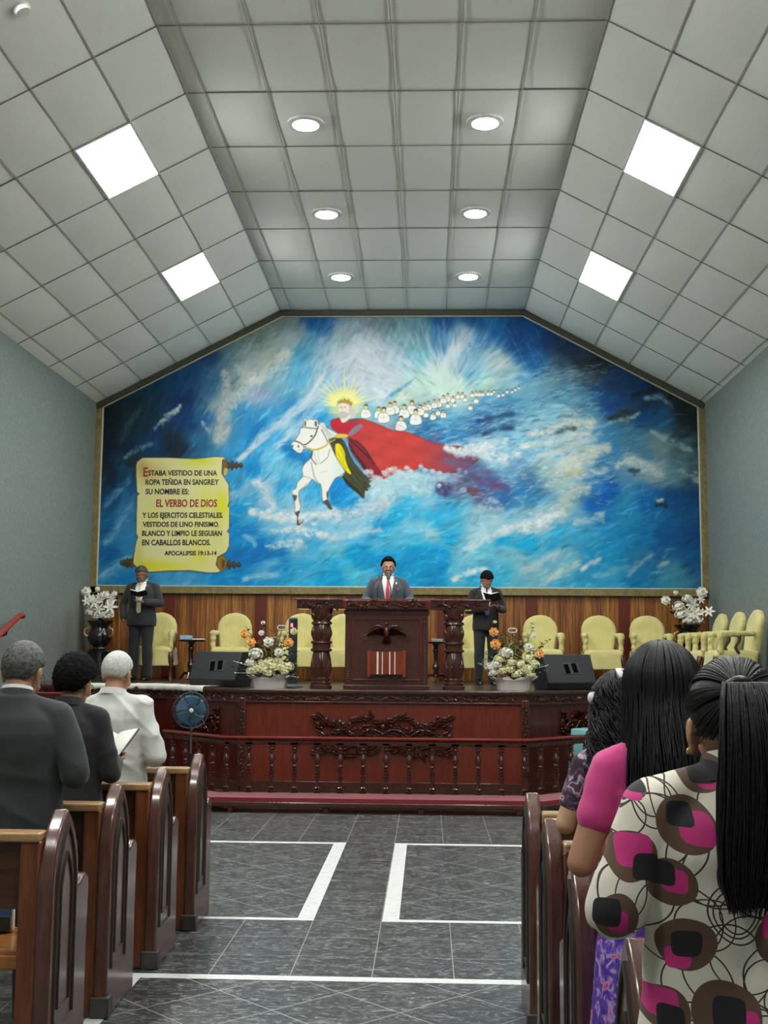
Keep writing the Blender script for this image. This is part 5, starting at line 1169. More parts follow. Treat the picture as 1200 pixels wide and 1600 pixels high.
# grey tower behind the left flowers
tw = empty('tower_fan', (-1.64, 14.22, STZ), R(12), 'slim grey tower fan with a red light behind the left flower basket', 'fan')
grey = plain('grey_plastic', rgb(92, 94, 98), 0.45); dgrey = plain('dark_grey_plastic', rgb(54, 56, 60), 0.4)
MB().lathe([(0.0001, 0), (0.14, 0), (0.14, 0.012), (0.12, 0.03), (0.05, 0.045), (0.0001, 0.05)], seg=32).build('base', grey, tw)
MB().box((0, 0, 0.44), (0.105, 0.10, 0.80)).build('housing', grey, tw, bevel=0.02, seg=3)
gl = MB()
for k in range(40): gl.box((0, -0.051, 0.09+0.014*k), (0.08, 0.006, 0.005))
gl.build('grille', dgrey, tw)
MB().box((0, -0.049, 0.75), (0.09, 0.01, 0.14)).build('control_panel', dgrey, tw, bevel=0.004)
MB().box((-0.022, -0.056, 0.745), (0.03, 0.004, 0.05)).build('indicator_light', emit('red_led', (1, 0.05, 0.08, 1), 1.2), tw)

# corner pedestals with white flowers
urn = plain('dark_urn', rgb(26, 20, 20), 0.18, 0.3, 24, 0.25, 30, coat=0.5); brass = plain('brass', rgb(196, 178, 112), 0.3, metal=0.6)
def corner(x, y, lb_, seed, cl):
    r_ = empty('flower_pedestal', (x, y, STZ), 0, lb_, 'flower stand', 'corner flower stands')
    MB().lathe([(0.0001, 0), (0.20, 0), (0.20, 0.05), (0.16, 0.07), (0.18, 0.12), (0.175, 0.36), (0.19, 0.40), (0.15, 0.44), (0.0001, 0.44)], seg=24).build('stand', urn, r_, smooth=50)
    MB().lathe([(0.0001, 0.44), (0.10, 0.44), (0.085, 0.47), (0.15, 0.52), (0.185, 0.60), (0.17, 0.68), (0.12, 0.74), (0.125, 0.78), (0.19, 0.84), (0.19, 0.86), (0.15, 0.85), (0.0001, 0.80)], seg=28).build('urn', urn, r_, smooth=60)
    for sg in (-1, 1): MB().tube([(sg*0.16, -0.06, 0.62), (sg*0.215, -0.07, 0.66), (sg*0.21, -0.07, 0.73), (sg*0.15, -0.05, 0.76)], 0.013, 8).build('handle', brass, r_)
    rn = random.Random(seed)
    for px, pz, q, kind in cl:
        if kind == 'p': rose((px, -0.08, pz), q, (0.0, -1, 0.3), whitef, r_, 'peony')
        if kind == 'l': lily((px, -0.16, pz), q, (rn.uniform(-.4, .4), -1, rn.uniform(0, .5)), whitef, r_)
        if kind == 'h': hydrangea((px, -0.12, pz), q, whitef, r_, 30, 'small_flower_cluster')
    for q in range(10): lily((rn.uniform(-.17, .2), -0.12+rn.uniform(-.05, .03), rn.uniform(.92, 1.24)), rn.uniform(.05, .08), (rn.uniform(-.5, .5), -1, rn.uniform(-.1, .6)), whitef, r_)
    tips = [(px*0.95, -0.04, pz-0.02) for px, pz, q, kind in cl]+[(rn.uniform(-.28, .28), rn.uniform(-.02, .06), rn.uniform(.92, 1.3)) for q in range(16)]
    spray(r_, 'leaf_spray', (0, 0, .84), tips, .06, .022, leafm, seed, 10)
corner(-4.92, 17.42, 'dark urn stand with white flowers in the left corner of the stage', 21, [(-0.20, 1.29, .085, 'p'), (-0.035, 1.33, .045, 'p'), (0.09, 1.24, .075, 'p'), (0.225, 1.26, .05, 'p'), (-0.03, 1.13, .12, 'l'), (0.19, 1.06, .11, 'l'), (0.02, 1.02, .10, 'l'), (0.08, 0.93, .08, 'h'), (-0.12, 0.98, .07, 'h'), (-0.02, 0.93, .07, 'h'), (0.16, 0.93, .07, 'h')])
corner(3.83, 17.42, 'dark urn stand with white flowers in the right corner of the stage', 22, [(0.20, 1.33, .095, 'p'), (-0.33, 1.21, .08, 'p'), (-0.18, 1.33, .04, 'p'), (0.04, 1.15, .11, 'l'), (0.28, 1.05, .09, 'l'), (-0.15, 1.12, .08, 'h'), (0.08, 1.02, .11, 'l'), (-0.12, 1.0, .08, 'h'), (-0.02, 1.23, .07, 'h'), (0.0, 0.92, .09, 'h'), (0.14, 0.92, .07, 'h')])

# white lace cloth along the left wing edge
cl = MB(); rings = []
path = [(-2.62, 13.84), (-3.05, 14.145), (-3.46, 14.43), (-3.9, 14.43), (-4.4, 14.43)]
pth = []
for a, b in zip(path[:-1], path[1:]):
    for k in range(10): pth.append((a[0]+(b[0]-a[0])*k/10, a[1]+(b[1]-a[1])*k/10))
pth.append(path[-1])
rows_ = []
for i, (x, y) in enumerate(pth):
    a = Vector(pth[max(i-1, 0)]); b = Vector(pth[min(i+1, len(pth)-1)]); d = (b-a).normalized(); n = Vector((-d.y, d.x)); n = n if n.y < 0 else -n
    wv = 0.005*math.sin(i*1.3)+0.004*math.sin(i*0.47)
    rows_.append([(x-n.x*0.30, y-n.y*0.30, STZ+.012+wv), (x-n.x*0.12, y-n.y*0.12, STZ+.014-wv), (x+n.x*0.022, y+n.y*0.022, STZ+.014), (x+n.x*0.045, y+n.y*0.045, STZ+.004), (x+n.x*(0.05+wv), y+n.y*(0.05+wv), STZ-.028), (x+n.x*(0.048+wv*2), y+n.y*(0.048+wv*2), STZ-.055+0.012*(i % 2))])
cl.loft(rows_, cap=False, closed=False)
lace = plain('lace_cloth', rgb(206, 202, 194), 0.8, 0.08, 60, 0.4, 120)
o = cl.build('lace_cloth', lace, None, smooth=180, solid=0.004); tag(o, 'white lace cloth laid along the left edge of the stage', 'cloth')

# standing fan by the altar rail
fn = empty('standing_fan', (-2.33, 11.55, 0), 0, 'blue standing fan in front of the left wing of the altar rail', 'fan')
blue = plain('blue_plastic', rgb(52, 92, 120), 0.3, 0.06, spec=0.5); fw = plain('fan_wire', rgb(70, 92, 104), 0.35, metal=0.5)
MB().lathe([(0.0001, 0), (0.2, 0), (0.2, 0.02), (0.06, 0.04), (0.0001, 0.045)], seg=28).build('base', blackm, fn)
MB().tube([(0, 0.05, 0.03), (0, 0.05, 0.58)], 0.018, 10).build('lower_pole', blackm, fn)
MB().tube([(0, 0.05, 0.56), (0, 0.05, 0.90)], 0.010, 10).build('upper_pole', greym, fn)
mt = Matrix.Translation((0, -0.0, 1.0)) @ rot('Z', R(18)) @ rot('X', R(90))   # local z -> -y (towards the pews)
MB().lathe([(0.0001, -0.13), (0.05, -0.125), (0.065, -0.06), (0.055, -0.02), (0.0001, -0.02)], seg=20, mat=mt).build('motor', blue, fn)
bl = MB()
for k in range(5):
    vs = []; fs = []; nn = 7
    for i in range(nn+1):
        r0 = 0.03+0.115*i/nn; a0 = 2*PI*k/5+0.25*i/nn
        for j in range(7): a = a0+(j/6-0.5)*(0.9+0.35*i/nn); vs.append((r0*math.cos(a), r0*math.sin(a), 0.018*(j/6-0.5)+0.002))
    for i in range(nn):
        for j in range(6): q = i*7+j; fs.append((q, q+7, q+8, q+1))
    bl.add(vs, fs, mt)
bl.build('blades', blue, fn, smooth=180, solid=0.003)
MB().lathe([(0.0001, 0.05), (0.016, 0.048), (0.022, 0.044), (0.022, 0.03), (0.0001, 0.03)], seg=18, mat=mt).build('badge', plain('badge_white', rgb(220, 224, 222), 0.3), fn)
gd = MB()
for sgn, dep in ((1, 0.045), (-1, -0.05)):
    for k in range(54):
        a = 2*PI*k/54; pts = [mt @ Vector((r0*math.cos(a+tw_), r0*math.sin(a+tw_), dep*math.sqrt(max(0, 1-(r0/0.176)**2.4)))) for r0, tw_ in ((0.022, 0.0), (0.07, .1), (0.12, .16), (0.155, .2), (0.175, .21))]
        gd.tube(pts, 0.0013, 4, False)
for r0 in (0.176, 0.10, 0.06):
    gd.tube([mt @ Vector((r0*math.cos(2*PI*k/40), r0*math.sin(2*PI*k/40), 0.045*math.sqrt(max(0, 1-(r0/0.176)**2.4)))) for k in range(41)], 0.004 if r0 > .17 else 0.0016, 5)
gd.build('guard', fw, fn, smooth=60)

# little table under a teal cloth behind the right wing of the rail
tt_ = empty('cloth_covered_table', (1.96, 13.35, 0), R(38), 'small table under a teal cloth with white lace edge behind the right rail', 'table')
teal = plain('teal_cloth', rgb(104, 158, 158), 0.75, 0.06, 9, 0.2, 30); ring = []
c_ = MB(); rings = []
for z, k in ((0.735, 0.6), (0.745, 0.98), (0.735, 1.02), (0.5, 1.05), (0.22, 1.09)):
    r_ = []
    for i in range(48):
        a = 2*PI*i/48; cx_, sx_ = math.cos(a), math.sin(a); e = 0.35; f = 0.012*math.sin(a*14)*(1 if z < 0.7 else 0)*(0.8-z)*2
        r_.append(((0.30*k+f)*math.copysign(abs(cx_)**e, cx_), (0.24*k+f)*math.copysign(abs(sx_)**e, sx_), z))
    rings.append(r_)
c_.loft(rings, cap=True); c_.build('table_cloth', teal, tt_, smooth=60)
c_ = MB(); rings = []
for z, k in ((0.23, 1.105), (0.10, 1.13)):
    r_ = []
    for i in range(96):
        a = 2*PI*i/96; cx_, sx_ = math.cos(a), math.sin(a); e = 0.35; f = 0.012*math.sin(a*14)*1.2
        r_.append(((0.30*k+f)*math.copysign(abs(cx_)**e, cx_), (0.24*k+f)*math.copysign(abs(sx_)**e, sx_), z-(0.015*(i % 2) if z < .2 else 0)))
    rings.append(r_)
c_.loft(rings, cap=False); c_.build('lace_edge', lace, tt_, smooth=60)
for sx in (-1, 1):
    for sy in (-1, 1): MB().box((sx*0.26, sy*0.2, 0.36), (0.045, 0.045, 0.72)).build('leg', tbw, tt_)

# stairs with red carpet and handrail on the left wall
stp = empty('carpeted_stairs', (-4.75, 12.2, 0), 0, 'red carpeted steps leading up to the stage along the left wall', 'stairs')
redc = plain('red_carpet', rgb(120, 34, 30), 0.9, 0.15, 60, 0.4, 140)
for k in range(6):
    y0 = 12.62+k*0.29; h = STZ*(k+1)/6.6
    at(MB().box((-4.78, (y0+14.36)/2, h-STZ/13.2), (0.82, 14.36-y0, STZ/6.6)).build('step', mah_w, None, bevel=0.006), stp)
    at(MB().box((-4.78, y0+0.14, h+0.006), (0.7, 0.30, 0.012)).build('carpet', redc, None, bevel=0.004), stp)
hr = empty('wall_handrail', (-5.1, 13, 0), 0, 'sloping red handrail on the left wall', 'handrail')
at(MB().tube([(-5.06, 11.3, 0.86), (-5.06, 14.30, 1.985), (-5.06, 14.42, 2.0), (-5.06, 14.45, 1.99)], 0.035, 12).build('rail', plain('red_rail', rgb(140, 46, 34), 0.35, 0.08), None), hr)
for y, z in ((12.0, 1.122), (13.9, 1.835)):
    at(MB().tube([(-5.06, y, z-.03), (-5.06, y, z-.08), (-5.12, y, z-.1), (-5.21, y, z-.1)], 0.012, 8).build('bracket', blackm, None), hr)
# ------------------------------------------------------------------ pews
pw_end = wood('pew_end_wood', rgb(72, 44, 37), rgb(108, 72, 61), 0.24, (10, 10, 1.0), 0.45, 0.04)
pw_top = wood('pew_rail_wood', rgb(150, 112, 72), rgb(200, 164, 118), 0.25, (1.2, 16, 16), 0.4, 0.03)
pw_bd = wood('pew_board_wood', rgb(60, 36, 20), rgb(104, 66, 38), 0.32, (1.0, 12, 12), 0.3, 0.05)
pw_st = wood('pew_stile_wood', rgb(88, 46, 26), rgb(134, 78, 48), 0.3, (12, 12, 1.2), 0.3, 0.05)
pw_seat = wood('pew_seat_wood', rgb(150, 92, 42), rgb(196, 132, 70), 0.25, (1.0, 14, 14), 0.4, 0.04)
pw_ft = plain('pew_foot', rgb(62, 58, 52), 0.4)
endp = [(0, 0), (0, .70), (.006, .76), (.026, .83), (.06, .89), (.10, .935), (.14, .965), (.165, .985), (.19, .965), (.23, .935), (.27, .885), (.302, .83), (.322, .765), (.328, .69), (.338, .668), (.36, .676), (.40, .694), (.44, .695), (.468, .68), (.484, .64), (.478, .59), (.472, .4), (.48, .1), (.48, 0)]
PL = 3.45
def make_pew(sgn):
    """aisle end at the origin, bench running towards sgn*x, sitting side towards +y"""
    r_ = empty('church_pew', (0, 0, 0)); T = 0.06
    for x0, nm in ((0, 'end_panel'), (PL, 'end_panel')):
        e = MB().prism(endp, sgn*x0, sgn*(x0+T), 'x').build(nm, pw_end, r_, smooth=35, bevel=0.012, seg=3)
        if x0 == 0:
            X = -sgn*0.003
            ins = [(p[0]*0.80+0.035, p[1]*0.94+0.01) for p in endp[2:15]]
            arch = [(X, p[0], p[1]) for p in [(0.055, .20)]+[(0.05, .72), (.075, .80), (.115, .87), (.165, .925), (.215, .87), (.255, .80), (.28, .72)]+[(0.285, .20), (0.055, .20)]]
            a2 = [(X, p[0], p[1]) for p in [(0.10, .26), (0.10, .70), (.125, .77), (.165, .82), (.205, .77), (.235, .70), (0.24, .26), (0.10, .26)]]
            MB().tube(arch, 0.006, 6).build('molding', pw_ft, e); MB().tube(a2, 0.005, 6).build('molding', pw_ft, e)
    MB().box((sgn*0.03, 0.03, 0.045), (0.085, 0.075, 0.09)).build('foot_block', pw_ft, r_, bevel=0.006)
    MB().box((sgn*(PL/2+.03), 0.055, 0.895), (PL-.06, 0.10, 0.035)).build('top_rail', pw_top, r_, bevel=0.008)
    MB().box((0, 0, 0), (PL-.06, 0.028, 0.26), Matrix.Translation((sgn*(PL/2+.03), 0.065, 0.755)) @ rot('X', 0.06)).build('back_panel', pw_bd, r_, bevel=0.004)
    for x in (0.095, 1.7, 3.4): MB().box((sgn*x, 0.04, 0.44), (0.075, 0.05, 0.88)).build('stile', pw_st, r_, bevel=0.006)
    MB().box((sgn*(PL/2+.03), 0.275, 0.455), (PL-.06, 0.36, 0.032)).build('seat', pw_seat, r_, bevel=0.008)
    MB().box((sgn*(PL/2+.03), 0.10, 0.425), (PL-.06, 0.03, 0.05)).build('seat_rail', pw_seat, r_, bevel=0.004)
    return r_
LP = make_pew(-1); RP = make_pew(1)
lpews = [(-1.385, 4.40), (-1.395, 5.24), (-1.36, 6.02), (-1.33, 6.84)]
nl = ['nearest', 'second nearest', 'third', 'farthest']
for i, (x, y) in enumerate(lpews):
    o = LP if i == 0 else copy_tree(LP)
    o.location = (x, y, 0); tag(o, 'dark wooden pew with pointed end panel on the left of the aisle, %s' % nl[i], 'pew', 'church pews')
rpews = [(0.435, 2.50), (0.425, 3.42), (0.435, 4.32), (0.435, 5.12)]
for i, (x, y) in enumerate(rpews):
    o = RP if i == 0 else copy_tree(RP)
    o.location = (x, y, 0); tag(o, 'dark wooden pew with pointed end panel on the right of the aisle, %s' % nl[i], 'pew', 'church pews')
# things left on the seats
def sheet(name, loc, w_, d_, rz, m, lb_, cat, h=0.006):
    o = MB().box((0, 0, h/2), (w_, d_, h)).build(name, m, None, bevel=min(0.002, h/3)); o.location = loc; o.rotation_euler = (0, 0, rz); return tag(o, lb_, cat)
sheet('paper_sheet', (-1.75, 6.40, 0.475), 0.30, 0.21, 0.3, paper, 'white papers lying on the seat of the third left pew', 'papers', 0.012)
sheet('paper_sheet', (-2.02, 5.62, 0.475), 0.28, 0.20, -0.2, paper, 'white papers lying on the seat of the second left pew', 'papers', 0.01)
bg = empty('folder_stack', (-1.76, 4.75, 0.475), 0.2)
tag(bg, 'blue and white folders standing on the seat of the nearest left pew', 'folders')
MB().box((0, 0, 0.075), (0.22, 0.05, 0.15)).build('white_folder', paper, bg, bevel=0.006)
MB().box((0.01, -0.03, 0.095), (0.19, 0.012, 0.07)).build('blue_label', plain('folder_blue', rgb(74, 112, 178), 0.5), bg, bevel=0.003)
MB().box((0, -0.035, 0.035), (0.20, 0.016, 0.06)).build('dark_label', plain('folder_dark', rgb(50, 60, 62), 0.5), bg, bevel=0.003)
# ------------------------------------------------------------------ people
def skin(name, c): return plain(name, c, 0.5, 0.06, 12, 0.05, 90, spec=0.4)
skin_a = skin('skin_tan', rgb(178, 132, 104)); skin_b = skin('skin_brown', rgb(166, 118, 92)); skin_c = skin('skin_deep', rgb(132, 94, 74)); skin_l = skin('skin_light', rgb(196, 158, 124))
def hairm(name, a, b, rough=0.42):
    t = NT(name); v = t.coord((1, 1, 1)); f = t.noise(v, 70, 4, 0.7, 0.5); t.base(t.ramp(f, [(0.35, a), (0.65, b)])); t.set(Roughness=rough); t.bump(f, 0.5, 0.004); return t.m
hair_black = hairm('hair_black', rgb(11, 10, 10), rgb(22, 21, 21), 0.45); hair_black.node_tree.nodes['Principled BSDF'].inputs['Specular IOR Level'].default_value = 0.3
hair_grey = hairm('hair_grey', rgb(34, 33, 32), rgb(104, 102, 97), 0.6)
hair_afro = hairm('hair_afro', rgb(7, 7, 7), rgb(18, 17, 17), 0.85); hair_afro.node_tree.nodes['Principled BSDF'].inputs['Specular IOR Level'].default_value = 0.15
hair_white = hairm('hair_white', rgb(172, 172, 164), rgb(214, 213, 206), 0.6)
hair_dark = hairm('hair_dark_grey', rgb(34, 32, 31), rgb(70, 66, 62), 0.6)
eyew = plain('eye_white', rgb(225, 220, 212), 0.3); eyeb = plain('eye_dark', rgb(24, 18, 16), 0.2); lipm = plain('lip', rgb(140, 78, 68), 0.45)

def hand(mb, w_, d, n, ts, curl=0.35, k=1.0):
    """palm, four fingers of different length and a thumb; w_ wrist, d finger direction, n the way the palm faces, ts side of the thumb"""
    w_, d, n = Vector(w_), Vector(d).normalized(), Vector(n); n = (n-d*n.dot(d)).normalized(); lat = d.cross(n).normalized()
    for i in range(4):
        o = (i-1.5)*ts*-1
        kn = w_+d*(0.085 - 0.004*abs(i-1.3))*k+lat*o*0.021*k
        mb.caps(w_+lat*o*0.011*k+d*0.005, kn, 0.017*k, 0.0125*k, 8, 2)
        L = (0.066, 0.074, 0.069, 0.054)[i]*k; a = curl*0.6; p = kn
        for sgm, (f, r0, r1) in enumerate(((0.45, .0098, .0090), (0.31, .0090, .0082), (0.24, .0082, .0070))):
            dd = d*math.cos(a)+n*math.sin(a); q = p+dd*L*f; mb.caps(p, q, r0*k, r1*k, 8, 2); p = q; a += curl
    p = w_+d*0.022*k+lat*ts*0.022*k
    d1 = (d*0.62+lat*ts*0.70+n*0.25).normalized(); q = p+d1*0.045*k; mb.caps(p, q, 0.014*k, 0.0112*k, 8, 2)
    d2 = (d*0.85+lat*ts*0.30+n*0.35).normalized(); mb.caps(q, q+d2*0.034*k, 0.0108*k, 0.0085*k, 8, 2)

def ring(cx, cy, z, rx, ry, n=20, tilt=0):
    return [(cx+rx*math.cos(2*PI*i/n), cy+ry*math.sin(2*PI*i/n), z+tilt*math.sin(2*PI*i/n)) for i in range(n)]

class Person:
    def __init__(s, name, loc, rz, H, label, pitch=0, yaw=0, sh=0.185, arms=None, skinm=None, build=1.0, group=None, neck=0.012):
        s.root = empty(name, loc, rz, label, 'person', group); s.k = H/1.70; s.b = build; s.sh = sh; s.skin = skinm
        k = s.k
        s.piv = Vector((0, 0.016, (1.495-neck)*k)); s.nb = Vector((0, -0.015, 1.435*k))
        s.Mh = Matrix.Translation(s.piv) @ rot('Z', yaw) @ rot('X', -pitch) @ Matrix.Scale(k*1.05, 4)
        s.S = {sg: Vector((sg*(sh-.012)*k, -0.01, (1.338 if sh < .178 else 1.348)*k)) for sg in (-1, 1)}
        s.hip = {sg: Vector((sg*0.092*k, 0, 0.90*k)) for sg in (-1, 1)}; s.kn = {sg: Vector((sg*0.10*k, 0.012, 0.49*k)) for sg in (-1, 1)}; s.an = {sg: Vector((sg*0.105*k, -0.02, 0.085*k)) for sg in (-1, 1)}
        s.arms = arms
    def head_shapes(s, mb):
        M = s.Mh
        def E(c, r): mb.ell(c, r, M, 18, 12)
        mb.add([], [])
        o = MB(); 
        E((0, -.012, .088), (.077, .098, .094)); E((0, .036, .05), (.063, .062, .082)); E((0, .045, -.008), (.051, .046, .040)); E((0, .076, -.026), (.024, .018, .018))
        E((0, .087, .078), (.046, .014, .010)); E((-.03, .078, .03), (.026, .02, .022)); E((.03, .078, .03), (.026, .02, .022))
        mb.caps(M @ Vector((0, .096, .066)), M @ Vector((0, .114, .034)), .009*s.k, .0125*s.k, 8, 2); E((-.012, .103, .032), (.009, .01, .008)); E((.012, .103, .032), (.009, .01, .008))
        E((0, .092, .006), (.024, .009, .006)); E((0, .089, -.005), (.021, .010, .007))
        for sg in (-1, 1):
            E((sg*.077, -.008, .048), (.010, .020, .030)); E((sg*.084, -.016, .055), (.007, .020, .026)); E((sg*.078, .0, .022), (.008, .010, .012))
        mb.caps(s.nb-Vector((0, 0, .03)), M @ Vector((0, -.012, .02)), .062*s.k*s.b**.5, .054*s.k, 16)
    def body(s, hands=True, voxel=0.0065, curls=(0.4, 0.4)):
        k, b = s.k, s.b; mb = MB(); s.head_shapes(mb)
        mb.loft([ring(0, 0, z*k, rx*k*b, ry*k*b) for z, rx, ry in ((.80, .13, .09), (.86, .160, .105), (.95, .155, .10), (1.04, .13, .088), (1.15, .14, .09), (1.26, .148, .095), (1.33, .125, .075), (1.38, .078, .06), (1.41, .055, .05))])
        for sg in (-1, 1):
            a = s.arms[sg]; e, w_ = Vector(a['e'])*k, Vector(a['w'])*k
            mb.caps(s.S[sg]*0.99, e, .050*k, .040*k); mb.caps(e, w_, .040*k, .027*k)
            if hands:
                hand(mb, w_, Vector(a.get('d', w_-e)), a.get('n', (0, 0, 1)), a.get('ts', 1), a.get('curl', 0.4), 0.96*k)
            mb.caps(s.hip[sg], s.kn[sg], .082*k, .056*k); mb.caps(s.kn[sg], s.an[sg], .052*k, .036*k); mb.caps(s.an[sg]-Vector((0, 0, .03*k)), s.an[sg]+Vector((0, .11*k, -.055*k)), .024*k, .018*k)
        return organic(mb, 'body', s.skin, s.root, voxel, 2)
    def torso(s, name, mat, rings, sleeve=(.068, .056, .046), sl_to=1.0, voxel=0.010, it=4, disp=None, extra=None, sho=0.06):
        k, b = s.k, s.b; mb = MB()
        mb.loft([ring(0, cy, z*k, rx*k*b, ry*k*b, 28) for z, rx, ry, cy in rings])
        for sg in (-1, 1):
            a = s.arms[sg]; e, w_ = Vector(a['e'])*k, Vector(a['w'])*k
            mb.caps(Vector((sg*0.045*k, -.02, 1.402*k)), s.S[sg]+Vector((0, 0, .004)), .046*k, sho*k)
            if sl_to <= 1.0:
                mb.caps(s.S[sg], s.S[sg].lerp(e, sl_to), sleeve[0]*k, sleeve[1]*k, 18)
            else:
                mb.caps(s.S[sg], e, sleeve[0]*k, sleeve[1]*k, 18); mb.caps(e, e.lerp(w_, sl_to-1.0), sleeve[1]*k, sleeve[2]*k, 18, 1)
        if extra: extra(mb, k)
        return organic(mb, name, mat, s.root, voxel, it, disp)
    def trousers(s, mat, w_=1.0):
        k = s.k; mb = MB(); mb.loft([ring(0, 0, z*k, rx*k*s.b, ry*k*s.b, 24) for z, rx, ry in ((.78, .15, .11), (.86, .18, .125), (.96, .175, .12), (1.02, .16, .11))])
        for sg in (-1, 1): mb.caps(s.hip[sg]-Vector((0, 0, .04)), s.kn[sg], .098*k*w_, .076*k*w_); mb.caps(s.kn[sg], s.an[sg]-Vector((0, 0, .02)), .076*k*w_, .066*k*w_, 16, 1)
        return organic(mb, 'trousers', mat, s.root, 0.012, 3, lambda p: .006*mnoise.noise(Vector((p.x*12, p.y*12, p.z*7))))
    def shoes(s, mat):
        for sg in (-1, 1):
            mb = MB(); a = s.an[sg]; k = s.k
            mb.loft([[(a.x+w_*math.cos(2*PI*i/14), a.y+y, max(0.0, h*0.5+h*0.5*math.sin(2*PI*i/14))) for i in range(14)] for y, w_, h in ((-.075, .012, .03), (-.065, .034, .07), (-.02, .040, .095), (.04, .040, .085), (.10, .046, .06), (.16, .044, .05), (.195, .03, .038), (.21, .008, .015))])
            mb.build('shoe', mat, s.root, smooth=60)
    def hair(s, mat, nape=-0.55, front=0.42, side=0.0, inf=0.012, noise_a=0.004, nsc=60, seg=90, rg=60, rz=1.0, name='hair', ry=1.0, extra=None):
        vs = []; fs = []; c = Vector((0, -.012, .088)); r_ = (.077, .098, .094)
        for i in range(rg+1):
            th = PI*i/rg
            for j in range(seg):
                ph = 2*PI*j/seg; d = Vector((math.sin(th)*math.cos(ph), math.sin(th)*math.sin(ph), math.cos(th)))
                y = d.y
                if y > 0.15: hz = side+(front-side)*min(1, (y-0.15)/0.40)
                elif y > -0.35: hz = side+(nape-side)*max(0, (0.0-y)/0.35) if y < 0 else side
                else: hz = nape
                t_ = max(0, min(1, (d.z-hz)/0.22)); t_ = t_*t_*(3-2*t_)
                rr_ = 1.0
                off = inf*t_*rz+(noise_a*mnoise.noise(d*nsc*0.1)*t_+noise_a*0.6*mnoise.noise(d*nsc*0.3)*t_) - 0.010*(1-t_)
                if d.z > 0.3: off += (inf*0.4)*t_*(d.z-0.3)
                vs.append((c.x+d.x*(r_[0]+off), c.y+d.y*(r_[1]+off*ry), c.z+d.z*(r_[2]+off)))
        for i in range(rg):
            for j in range(seg): q = (j+1) % seg; fs.append((i*seg+j, i*seg+q, (i+1)*seg+q, (i+1)*seg+j)[::-1])
        mb = MB().add(vs, fs, s.Mh)
        if extra: extra(mb)
        return mb.build(name, mat, s.root, smooth=180)
    def face(s, brow=None, glasses=None, smile=False, dark=None):
        M = s.Mh; k = s.k
        for sg in (-1, 1):
            e = MB().ell((sg*.030, .0905, .058), (.0125, .007, .0075), M, 12, 8).build('eye', eyew, s.root, smooth=180)
            MB().ell((sg*.030, .0955, .058), (.006, .004, .006), M, 10, 6).build('iris', eyeb, e, smooth=180)
            MB().tube([M @ Vector((sg*.013, .100, .076)), M @ Vector((sg*.030, .100, .082)), M @ Vector((sg*.047, .090, .077))], [.003*k, .0042*k, .002*k], 6).build('eyebrow', brow or hair_black, s.root, smooth=180)
        MB().tube([M @ Vector((x, .099-abs(x)*0.25, .0 + (0.35*abs(x) if smile else 0.05*abs(x)))) for x in np.linspace(-.026, .026, 9)], [.002*k, .0045*k, .0055*k, .006*k, .006*k, .006*k, .0055*k, .0045*k, .002*k], 6).build('mouth', lipm, s.root, smooth=180)
        if smile: MB().tube([M @ Vector((x, .1035-abs(x)*0.25, .002+.35*abs(x))) for x in np.linspace(-.017, .017, 7)], .0032*k, 6).build('teeth', eyew, s.root, smooth=180)
        if glasses:
            g_ = MB()
            for sg in (-1, 1):
                g_.tube([M @ Vector((sg*.031+.023*math.cos(a), .108-.10*(abs(.031*sg+.023*math.cos(a))-.03)**1*0.4, .056+.017*math.sin(a))) for a in np.linspace(0, 2*PI, 20)], .0016*k, 5)
                g_.tube([M @ Vector((sg*.054, .103, .062)), M @ Vector((sg*.078, .05, .062)), M @ Vector((sg*.084, -.005, .058))], .0016*k, 5)
            g_.tube([M @ Vector((-.009, .109, .06)), M @ Vector((.009, .109, .06))], .0016*k, 5)
            g_.build('glasses', glasses, s.root, smooth=180)
    def collar(s, mat, name='collar', r0=.088, r1=.071, z0=1.415, z1=1.475, th=.010, gap=0.0):
        """band round the neck, lower in front"""
        k = s.k; rings = []; n = 30
        for rr_, z, o in ((r0, z0, 0), (r1, z1, 0), (r1-th, z1-.003, 0), (r0-th, z0, 0)):
            rings.append([((rr_)*k*math.cos(a), -.012+(rr_*0.95)*k*math.sin(a), (z-0.018*math.sin(a)-.004)*k) for a in [PI/2+gap+(2*PI-2*gap)*i/(n-1) for i in range(n)]])
        mb = MB(); n_ = n; vs = [p for r_ in rings for p in r_]; fs = []
        for i in range(4):
            for j in range(n-1): fs.append((i*n+j, ((i+1) % 4)*n+j, ((i+1) % 4)*n+j+1, i*n+j+1))
        fs += [(0, n, 2*n, 3*n)[::-1], (n-1, 2*n-1, 3*n-1, 4*n-1)]
        return MB().add(vs, fs).build(name, mat, s.root, smooth=60)
    def cuffs(s, mat, r_=.036):
        for sg in (-1, 1):
            a = s.arms[sg]; e, w_ = Vector(a['e'])*s.k, Vector(a['w'])*s.k; d = (w_-e).normalized()
            MB().tube([w_-d*.035, w_-d*.008], r_*s.k, 14).build('shirt_cuff', mat, s.root)

